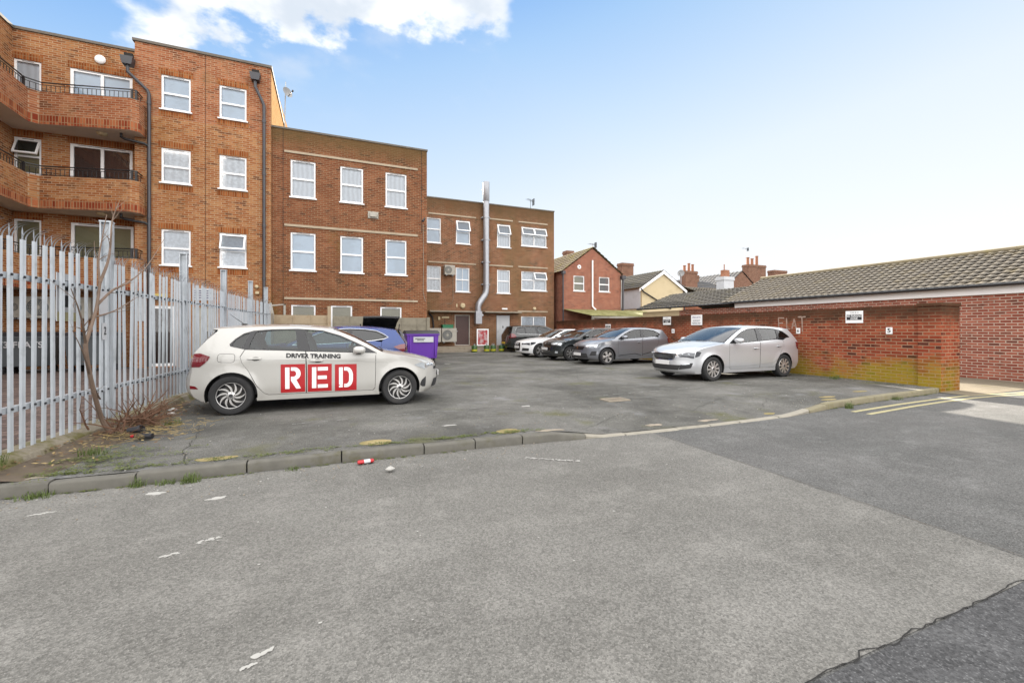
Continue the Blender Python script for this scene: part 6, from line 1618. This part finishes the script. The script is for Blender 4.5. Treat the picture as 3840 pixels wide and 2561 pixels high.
# -------- grey hatchback
import copy as cp
def shifted(Sp, **kw):
    q = cp.deepcopy(Sp); q.update(kw); return q
CLIO = shifted(SCALA, name='grey', col=(.20,.21,.235,1), met=.6, rough=.3, xf=1.29, xr=-1.29, w0=.88, zb=.95, R=.32, rim=.215, wheel=('twin',5), alloy='alloy',
  C=[('bump',[(2.0,.20,.34,0),(2.08,.27,.38,0),(2.10,.40,.40,0),(2.10,.55,.40,0),(2.08,.68,.38,0),(2.02,.78,.34,.01)]),
     ('hood',[(1.92,.84,.26,.04),(1.65,.925,.14,.06),(1.35,.98,.09,.06),(1.1,1.02,.06,.05),(.98,1.035,.06,.04)]),
     ('ws',[(.93,1.055,.06,.03),(.62,1.2,.05,.03),(.32,1.33,.045,.03),(.1,1.4,.04,.035)]),
     ('roof',[(-.02,1.42,.03,.045),(-.3,1.445,0,.05),(-.7,1.45,0,.05),(-1.1,1.43,0,.05),(-1.42,1.39,0,.045),(-1.6,1.36,-.03,.03)]),
     ('rw',[(-1.64,1.32,-.06,.02),(-1.76,1.18,-.08,.02),(-1.86,1.04,-.1,.02)]),
     ('tail',[(-1.9,.96,-.12,0),(-1.93,.84,-.16,0),(-1.96,.7,-.2,0),(-1.99,.58,-.22,0),(-2.0,.45,-.22,0),(-1.95,.32,-.22,0),(-1.88,.24,-.22,0)])],
  dlo=dict(top=[(.80,.99),(.62,1.09),(.40,1.195),(.20,1.275),(-.1,1.355),(-.45,1.375),(-.8,1.36),(-1.08,1.32),(-1.25,1.24),(-1.36,1.16)],
    belt=[(-1.25,1.115),(-1.0,1.08),(-.38,1.035),(.3,1.0)],
    door_rear=[(-1.25,1.115),(-1.2,1.05),(-1.17,.85),(-1.08,.68),(-.98,.48),(-.88,.34),(-.82,.30)], door_front=SCALA['dlo']['door_front'],
    doors=[('rear',[(-1.0,1.08),(-1.2,1.05),(-1.17,.85),(-1.08,.68),(-.98,.48),(-.88,.34),(-.82,.30),(-.375,.295),(-.37,.6),(-.38,1.035)]),SCALA['dlo']['doors'][1]],
    handles=dict(front=(-.2,.86)),
    windows=[[(-1.29,1.15),(-1.2,1.235),(-1.06,1.295),(-.8,1.335),(-.52,1.35),(-.49,1.06),(-1.0,1.1),(-1.22,1.13)],[(-.31,1.05),(-.4,1.352),(-.1,1.332),(.18,1.255),(.42,1.15),(.58,1.07),(.45,1.005)]]),
  mirror=(.55,1.06), seats=[-.1,-.85], aerial=(-1.15,1.43,-1.32,1.58,'trim'),
  lights=[('headlight','lens',[(.50,.725),(.58,.655),(.97,.66),(.99,.80),(.85,.81)],[(1.78,.86),(1.55,.80),(1.6,.70),(1.72,.66),(1.8,.68)]),
          ('tail_light','red',[(.5,.8),(.97,.78),(.985,.98),(.5,.96)],[(-1.82,1.0),(-1.68,.98),(-1.72,.84),(-1.82,.80)])],
  front=[('grille','trim',[(-.48,.70),(.48,.70),(.42,.57),(-.42,.57)],.006),('badge','chrome',[(0,.76),(.065,.66),(0,.56),(-.065,.66)],.012),('lower_grille','plastic',[(-.66,.27),(.66,.27),(.6,.44),(-.6,.44)],.006),('fog_recess','plastic',[(.72,.36),(.95,.36),(.97,.53),(.8,.52)],.006),('fog_recess','plastic',[(-.72,.36),(-.95,.36),(-.97,.53),(-.8,.52)],.006)],
  plates=[(.40,'plate_w',1,0)])
clio, WsC, shellC, _p = make_car('parked_car', 'metallic grey hatchback between the silver car and the black hatchback', 'car', (9.82+1.29, 14.0+.86, 0), math.pi, CLIO)
m = MB()
for a, b in (((.75,.34),(.0,.40)),((.0,.40),(-.3,.34)),((-.35,.35),(-.9,.47))):
    m.poly([(a[0],WsC(*a)+.002,a[1]),(b[0],WsC(*b)+.002,b[1]),(b[0],WsC(b[0],b[1]+.02)+.002,b[1]+.02),(a[0],WsC(a[0],a[1]+.02)+.002,a[1]+.02)])
m.build('door_strip', CM['trim'], clio, local=True)

# -------- black hatchback
P208 = shifted(CLIO, name='black', col=(.018,.022,.024,1), met=.3, rough=.25, xf=1.27, xr=-1.27, wheel=('plain',8), chrome_line=False,
  lights=[('headlight','lens',[(.50,.76),(.55,.70),(.97,.66),(.99,.82),(.9,.86),(.7,.82)],[(1.76,.92),(1.40,.94),(1.55,.83),(1.7,.72),(1.8,.74)]), CLIO['lights'][1]],
  front=[('grille_surround','chrome',[(-.5,.62),(.5,.62),(.42,.40),(-.42,.40)],.005),('grille','trim',[(-.47,.60),(.47,.60),(.4,.42),(-.4,.42)],.008),('fog_lamp','lens',[(.74,.33),(.86,.33),(.86,.42),(.74,.42)],.008),('fog_lamp','lens',[(-.74,.33),(-.86,.33),(-.86,.42),(-.74,.42)],.008),('lower_grille','plastic',[(-.6,.25),(.6,.25),(.56,.33),(-.56,.33)],.006),('badge','chrome',[(-.05,.72),(.05,.72),(.05,.79),(-.05,.79)],.012)],
  plates=[(.52,'plate_w',1,0)], aerial=None)
make_car('parked_car', 'glossy black hatchback between the grey and the white cars', 'car', (9.62+1.27, 16.4+.85, 0), math.pi, P208)
# -------- white saloon
AUDI = shifted(SCALA, name='bright_white', col=(.72,.73,.74,1), met=0, rough=.3, xf=1.4, xr=-1.4, w0=.91, zb=.93, R=.33, rim=.225, wheel=('twin',5), chrome_line=True, dirt=.12,
  C=[('bump',[(2.15,.20,.30,0),(2.24,.27,.34,0),(2.26,.40,.36,0),(2.26,.55,.36,0),(2.25,.66,.34,0),(2.2,.74,.30,.01)]),
     ('hood',[(2.1,.79,.24,.03),(1.8,.86,.15,.045),(1.45,.92,.09,.05),(1.05,.965,.06,.045),(.88,.98,.06,.035)]),
     ('ws',[(.82,1.0,.06,.03),(.52,1.14,.05,.03),(.22,1.27,.045,.03),(.0,1.345,.04,.035)]),
     ('roof',[(-.1,1.37,.03,.045),(-.4,1.395,0,.05),(-.75,1.395,0,.05),(-1.05,1.365,0,.05),(-1.25,1.32,0,.045)]),
     ('rw',[(-1.35,1.28,-.0,.03),(-1.6,1.15,-.02,.03),(-1.85,1.04,-.03,.03)]),
     ('tail',[(-2.0,1.01,-.03,.02),(-2.25,.99,-.06,.02),(-2.36,.9,-.12,0),(-2.39,.7,-.15,0),(-2.41,.55,-.18,0),(-2.4,.4,-.18,0),(-2.3,.26,-.18,0)])],
  dlo=dict(top=[(.70,.955),(.52,1.05),(.3,1.15),(.1,1.23),(-.15,1.30),(-.5,1.325),(-.85,1.31),(-1.15,1.25),(-1.42,1.14),(-1.55,1.05)], belt=[(-1.35,1.03),(-1.0,1.02),(-.38,1.0),(.3,.965)],
    door_rear=[(-1.35,1.03),(-1.2,1.0),(-1.18,.85),(-1.08,.68),(-.98,.48),(-.9,.34),(-.84,.30)], door_front=[(.62,.29),(.68,.33),(.70,.6),(.70,.9)],
    doors=[('rear',[(-1.0,1.02),(-1.2,1.0),(-1.18,.85),(-1.08,.68),(-.98,.48),(-.9,.34),(-.84,.30),(-.375,.295),(-.37,.6),(-.38,1.0)]),('front',[(-.375,.295),(.62,.29),(.68,.33),(.70,.6),(.70,.9),(.7,.955),(.3,.965),(-.38,1.0),(-.37,.6)])],
    handles=dict(rear=(-1.0,.85), front=(-.2,.83)), windows=[[(-1.42,1.06),(-1.34,1.12),(-1.12,1.22),(-.8,1.285),(-.52,1.30),(-.49,1.02),(-1.0,1.035)],[(-.31,1.01),(-.4,1.30),(-.12,1.275),(.1,1.2),(.3,1.12),(.46,1.035),(.38,.985)]]),
  mirror=(.45,1.02), seats=[-.15,-.9], aerial=None,
  lights=[('headlight','lens_dark',[(.48,.70),(.52,.62),(.97,.60),(.99,.73)],[(1.9,.75),(1.62,.74),(1.72,.65),(1.92,.60)]),('tail_light','red',[(.5,.75),(.97,.75),(.985,.92),(.5,.92)],[(-2.24,.93),(-2.0,.93),(-2.05,.78),(-2.24,.77)])],
  front=[('grille_surround','chrome',[(-.36,.73),(.36,.73),(.40,.6),(.33,.31),(-.33,.31),(-.40,.6)],.004),('grille','trim',[(-.335,.715),(.335,.715),(.375,.6),(.31,.33),(-.31,.33),(-.375,.6)],.008),('fog_recess','plastic',[(.52,.32),(.92,.32),(.94,.45),(.56,.47)],.006),('fog_recess','plastic',[(-.52,.32),(-.92,.32),(-.94,.45),(-.56,.47)],.006)],
  plates=[(.5,'plate_w',1,0)])
audi, WsA, shA, _q = make_car('parked_car', 'bright white saloon in front of the black people carrier', 'car', (9.41+1.42, 18.95+.9, 0), math.pi, AUDI)
m = MB()
for k in range(4):
    y = -.135+.09*k; m.tube([(2.268, y+.055*math.cos(a), .655+.055*math.sin(a)) for a in [q*6.2832/14 for q in range(15)]], .007, 5, cap=False)
m.build('badge', CM['chrome'], audi, local=True)
# -------- black people carrier seen from behind
ZAF = shifted(SCALA, name='black_pearl', col=(.020,.022,.022,1), met=.3, rough=.25, xf=1.35, xr=-1.35, w0=.9, zb=1.0, R=.32, rim=.21, side=-1, wheel=('plain',7), chrome_line=True, tint=True, ntint=2,
  C=[('bump',[(2.05,.2,.3,0),(2.14,.3,.33,0),(2.16,.5,.33,0),(2.14,.72,.33,0),(2.08,.82,.3,.01)]),
     ('hood',[(1.98,.88,.24,.03),(1.75,.98,.14,.045),(1.5,1.05,.09,.05),(1.35,1.09,.06,.04)]),
     ('ws',[(1.3,1.11,.06,.03),(1.0,1.3,.05,.03),(.7,1.46,.045,.03),(.5,1.55,.04,.035)]),
     ('roof',[(.35,1.6,.03,.05),(0,1.63,0,.06),(-.7,1.64,0,.06),(-1.3,1.62,0,.06),(-1.72,1.585,0,.05),(-1.86,1.55,-.03,.03)]),
     ('rw',[(-1.9,1.5,-.05,.02),(-2.0,1.3,-.06,.02),(-2.08,1.12,-.07,.02)]),
     ('tail',[(-2.12,1.0,-.08,0),(-2.15,.85,-.1,0),(-2.17,.7,-.12,0),(-2.21,.58,-.15,0),(-2.2,.42,-.15,0),(-2.12,.28,-.15,0)])],
  dlo=dict(top=[(1.12,1.06),(.95,1.18),(.7,1.33),(.5,1.43),(.2,1.51),(-.2,1.54),(-.8,1.54),(-1.35,1.51),(-1.62,1.45),(-1.74,1.3),(-1.76,1.17)], belt=[(-1.6,1.12),(-1.2,1.09),(-.3,1.06),(.4,1.03)],
    door_rear=[(-1.6,1.12),(-1.25,1.08),(-1.2,.9),(-1.1,.7),(-1.0,.5),(-.9,.34),(-.84,.3)], door_front=[(.72,.29),(.85,.33),(.95,.6),(1.05,.98)],
    doors=[('rear',[(-1.2,1.09),(-1.25,1.08),(-1.2,.9),(-1.1,.7),(-1.0,.5),(-.9,.34),(-.84,.3),(-.28,.295),(-.27,.6),(-.3,1.06)]),('front',[(-.28,.295),(.72,.29),(.85,.33),(.95,.6),(1.05,.98),(1.12,1.06),(.4,1.03),(-.3,1.06),(-.27,.6)])],
    handles=dict(rear=(-.95,.92), front=(-.1,.9)), windows=[[(-1.68,1.18),(-1.66,1.3),(-1.56,1.42),(-1.3,1.47),(-1.15,1.48),(-1.12,1.12)],[(-1.05,1.115),(-1.08,1.49),(-.4,1.505),(-.36,1.09)],[(-.24,1.08),(-.26,1.505),(.2,1.475),(.48,1.39),(.7,1.28),(.86,1.13),(.8,1.06)]]),
  mirror=(.85,1.15), seats=[.2,-.7], aerial=None,
  lights=[('headlight','lens',[(.6,.75),(.98,.72),(.99,.84),(.7,.82)],None),('tail_light','red',[(.72,.86),(.985,.84),(.99,1.14),(.88,1.14)],[(-2.03,1.13),(-1.84,1.10),(-1.72,.98),(-1.76,.88),(-2.04,.86)])],
  front=[], rear=[('bumper_strip','chrome',[(-.95,.68),(.95,.68),(.95,.695),(-.95,.695)],.008)], plates=[(.56,'plate_y',-1,0)])
make_car('parked_car', 'black people carrier seen from behind beside the far step', 'car', (10.6+1.35, 23.75+.87, 0), 0.0, ZAF)
# -------- blue hatchback with raised tailgate
BLUE = shifted(CLIO, name='blue', coat=.35, col=(.006,.034,.165,1), met=.0, rough=.25, xf=1.32, xr=-1.3, w0=.9, chrome_line=True, tint=True, ntint=2, wheel=('plain',8), aerial=None, plates=[],
  lights=[CLIO['lights'][0], ('tail_light','red',[(.62,.84),(.97,.78),(.985,.98),(.6,.98)],[(-1.86,.99),(-1.66,.98),(-1.48,.92),(-1.7,.80),(-1.86,.80)])])
blue, WsB, shB, bp = make_car('parked_car', 'blue hatchback parked behind the white lettered car', 'car', (.0, 11.3+.85, 0), math.pi, BLUE)
HID = shifted(BLUE, name='jet', col=(.015,.015,.017,1), noglassrear=True)
hid, _a, _b, _c = make_car('parked_car', 'black car with its tailgate raised, mostly hidden behind the blue car', 'car', (1.42, 15.75, 0), rad(90), HID)
m = MB(); n = 8; vs = []
for k in range(n+1):
    t = k/n; ang = rad(14)+rad(10)*t
    for j in range(5):
        y = -.49+.98*j/4; x = -1.5-.88*t*math.cos(rad(16)); z = 1.40+.36*t+.05*math.sin(math.pi*t); vs.append((x, y*(1+.06*t), z-.03*abs(y)))
fsx = [(k*5+j,k*5+j+1,(k+1)*5+j+1,(k+1)*5+j) for k in range(n) for j in range(4)]
m.add(vs, fsx, 0); m.add([(x, y, z-.05) for x, y, z in vs], [f[::-1] for f in fsx], 1)
N_ = len(vs)
for seq in ([k*5 for k in range(n+1)], [k*5+4 for k in range(n+1)], list(range(n*5, n*5+5))):
    for a, b in zip(seq, seq[1:]): m.poly([vs[a], vs[b], Vector(vs[b])-Vector((0,0,.05)), Vector(vs[a])-Vector((0,0,.05))], 1)
tg = m.build('tailgate', [CM['tint'], CM['trim']], hid, local=True)
m = MB(); m.tube([(-1.62,.58,1.2),(-1.95,.57,1.52)], .014, 6); m.tube([(-1.62,-.58,1.2),(-1.95,-.57,1.52)], .014, 6); m.build('gas_strut', CM['trim'], tg, local=True)
# ------------------------------------------------------------------ sky, sun, camera
EL = rad(18.5); AZ = Vector((.178, .984))
W = bpy.data.worlds.new('World'); SC.world = W; W.use_nodes = True
nt = W.node_tree
for n in list(nt.nodes): nt.nodes.remove(n)
def N(typ, **kw):
    nd = nt.nodes.new(typ)
    for k, v in kw.items(): setattr(nd, k, v)
    return nd
def Lk(a, b): nt.links.new(a, b)
def mth(op, a, b=0.0, c=0.0, clamp=False):
    m = N('ShaderNodeMath', operation=op, use_clamp=clamp)
    for i, x in enumerate((a, b, c)):
        if hasattr(x, 'is_linked'): Lk(x, m.inputs[i])
        else: m.inputs[i].default_value = x
    return m.outputs[0]
def rmp(f, lo, hi):
    m = N('ShaderNodeMapRange', interpolation_type='SMOOTHSTEP'); Lk(f, m.inputs[0]); m.inputs[1].default_value = lo; m.inputs[2].default_value = hi; return m.outputs[0]
def mixc(f, a, b):
    m = N('ShaderNodeMix', data_type='RGBA')
    for i, x in ((0, f), (6, a), (7, b)):
        if hasattr(x, 'is_linked'): Lk(x, m.inputs[i])
        else: m.inputs[i].default_value = x
    return m.outputs[2]
tc = N('ShaderNodeTexCoord').outputs['Generated']; sx = N('ShaderNodeSeparateXYZ'); Lk(tc, sx.inputs[0]); x, y, z = sx.outputs
def dot(v):
    m = N('ShaderNodeVectorMath', operation='DOT_PRODUCT'); Lk(tc, m.inputs[0]); m.inputs[1].default_value = v; return m.outputs['Value']
fwd = dot((S_, C_, 0)); rgt = dot((C_, -S_, 0))
EXPO = 2.6; K = 10/2**EXPO                      # colours as seen -> background strength .1 at this exposure
def sc(r, g, b, k=1.0): c = lin(r, g, b); return (c[0]*K*k, c[1]*K*k, c[2]*K*k, 1)
# open sky: blue overhead and to the left, paling to white low on the right
t = mth('ADD', mth('MULTIPLY', z, 1.5), mth('MULTIPLY', rgt, -.31))
t = mth('ADD', t, .03)
ramp = N('ShaderNodeValToRGB'); Lk(t, ramp.inputs[0]); el = ramp.color_ramp.elements
el[0].position = .06; el[0].color = sc(249,252,255,1.03); el[1].position = 1.0; el[1].color = sc(128,180,241)
for p, c in ((.40,(233,244,255)),(.62,(204,227,252)),(.84,(168,206,247))): e = el.new(p); e.color = sc(*c)
sky = N('ShaderNodeTexSky', sky_type='NISHITA'); sky.sun_disc = False; sky.sun_elevation = EL; sky.sun_rotation = math.atan2(AZ.x, AZ.y)
sky.dust_density = .4; sky.air_density = 1.0
lim = N('ShaderNodeVectorMath', operation='MINIMUM'); Lk(sky.outputs[0], lim.inputs[0]); lim.inputs[1].default_value = (4, 4.4, 5)
base = mixc(.025, ramp.outputs[0], lim.outputs[0])
# cumulus: a bank high in front, unseen bright fill added overhead and behind the viewer
pr = N('ShaderNodeCombineXYZ'); zz = mth('ADD', mth('MAXIMUM', z, 0.0), .18); Lk(mth('DIVIDE', x, zz), pr.inputs[0]); Lk(mth('DIVIDE', y, zz), pr.inputs[1])
n1 = N('ShaderNodeTexNoise'); Lk(pr.outputs[0], n1.inputs['Vector']); n1.inputs['Scale'].default_value = 1.9; n1.inputs['Detail'].default_value = 9; n1.inputs['Roughness'].default_value = .58
n2 = N('ShaderNodeTexNoise'); Lk(pr.outputs[0], n2.inputs['Vector']); n2.inputs['Scale'].default_value = 5.0; n2.inputs['Detail'].default_value = 8
q = mth('DIVIDE', rgt, mth('MAXIMUM', fwd, .05)); p_ = mth('DIVIDE', z, mth('MAXIMUM', fwd, .05))
# the bank hangs from the top of the view, left of centre
qn = mth('ADD', q, mth('MULTIPLY', mth('SUBTRACT', n2.outputs[0], .5), .5))
inx = mth('MULTIPLY', rmp(qn, -.88, -.78), rmp(qn, .03, -.05))
bank = mth('MULTIPLY', rmp(mth('ADD', p_, mth('MULTIPLY', mth('SUBTRACT', n1.outputs[0], .5), .6)), .645, .685), inx)
high = mth('MULTIPLY', rmp(p_, .77, .88), rmp(z, .3, .5))
back = rmp(mth('ADD', fwd, mth('MULTIPLY', mth('SUBTRACT', n1.outputs[0], .5), .3)), .35, .0)
cm = mth('MAXIMUM', bank, mth('MULTIPLY', high, .0))
shade = mixc(rmp(n2.outputs[0], .35, .65), sc(226,236,248), sc(255,255,255,1.25))
colr = mixc(cm, base, shade)
wisp = mth('MULTIPLY', rmp(n2.outputs[0], .5, .75), mth('MULTIPLY', rmp(p_, .45, .62), .35))
colr = mixc(mth('MULTIPLY', wisp, inx), colr, sc(250,252,255))
glow = mth('MAXIMUM', high, back)
colr = mixc(high, colr, (1.9*K, 1.93*K, 2.0*K, 1))
colr = mixc(back, colr, (3.2*K, 3.15*K, 3.1*K, 1))
gnd = rmp(z, -.005, -.02)
colr = mixc(gnd, colr, (.35*K, .34*K, .33*K, 1))
bg = N('ShaderNodeBackground'); Lk(colr, bg.inputs[0]); bg.inputs[1].default_value = .1
out = N('ShaderNodeOutputWorld'); Lk(bg.outputs[0], out.inputs[0])

sun = bpy.data.lights.new('sun', 'SUN'); sun.energy = 5.0; sun.angle = rad(.5); sun.color = (1, .92, .8)
so = bpy.data.objects.new('sun', sun); COL.objects.link(so)
d = Vector((AZ.x*math.cos(EL), AZ.y*math.cos(EL), math.sin(EL)))
so.rotation_euler = d.to_track_quat('Z', 'Y').to_euler(); so.location = (20, 40, 30)

cam = bpy.data.cameras.new('camera'); co = bpy.data.objects.new('camera', cam); COL.objects.link(co)
cam.sensor_width = 36; cam.lens = 36*1000/2351; cam.shift_y = -27/2351; cam.clip_start = .05; cam.clip_end = 2000
co.location = (0, 0, 1.35); co.rotation_euler = (rad(90), 0, -TH)
SC.camera = co
SC.view_settings.view_transform = 'Standard'; SC.view_settings.look = 'None'; SC.view_settings.gamma = 1; SC.view_settings.exposure = EXPO
SC.view_settings.use_curve_mapping = False
SC.cycles.use_denoising = True
SC.cycles.max_bounces = 8; SC.cycles.transparent_max_bounces = 16
SC.cycles.caustics_reflective = False; SC.cycles.caustics_refractive = False
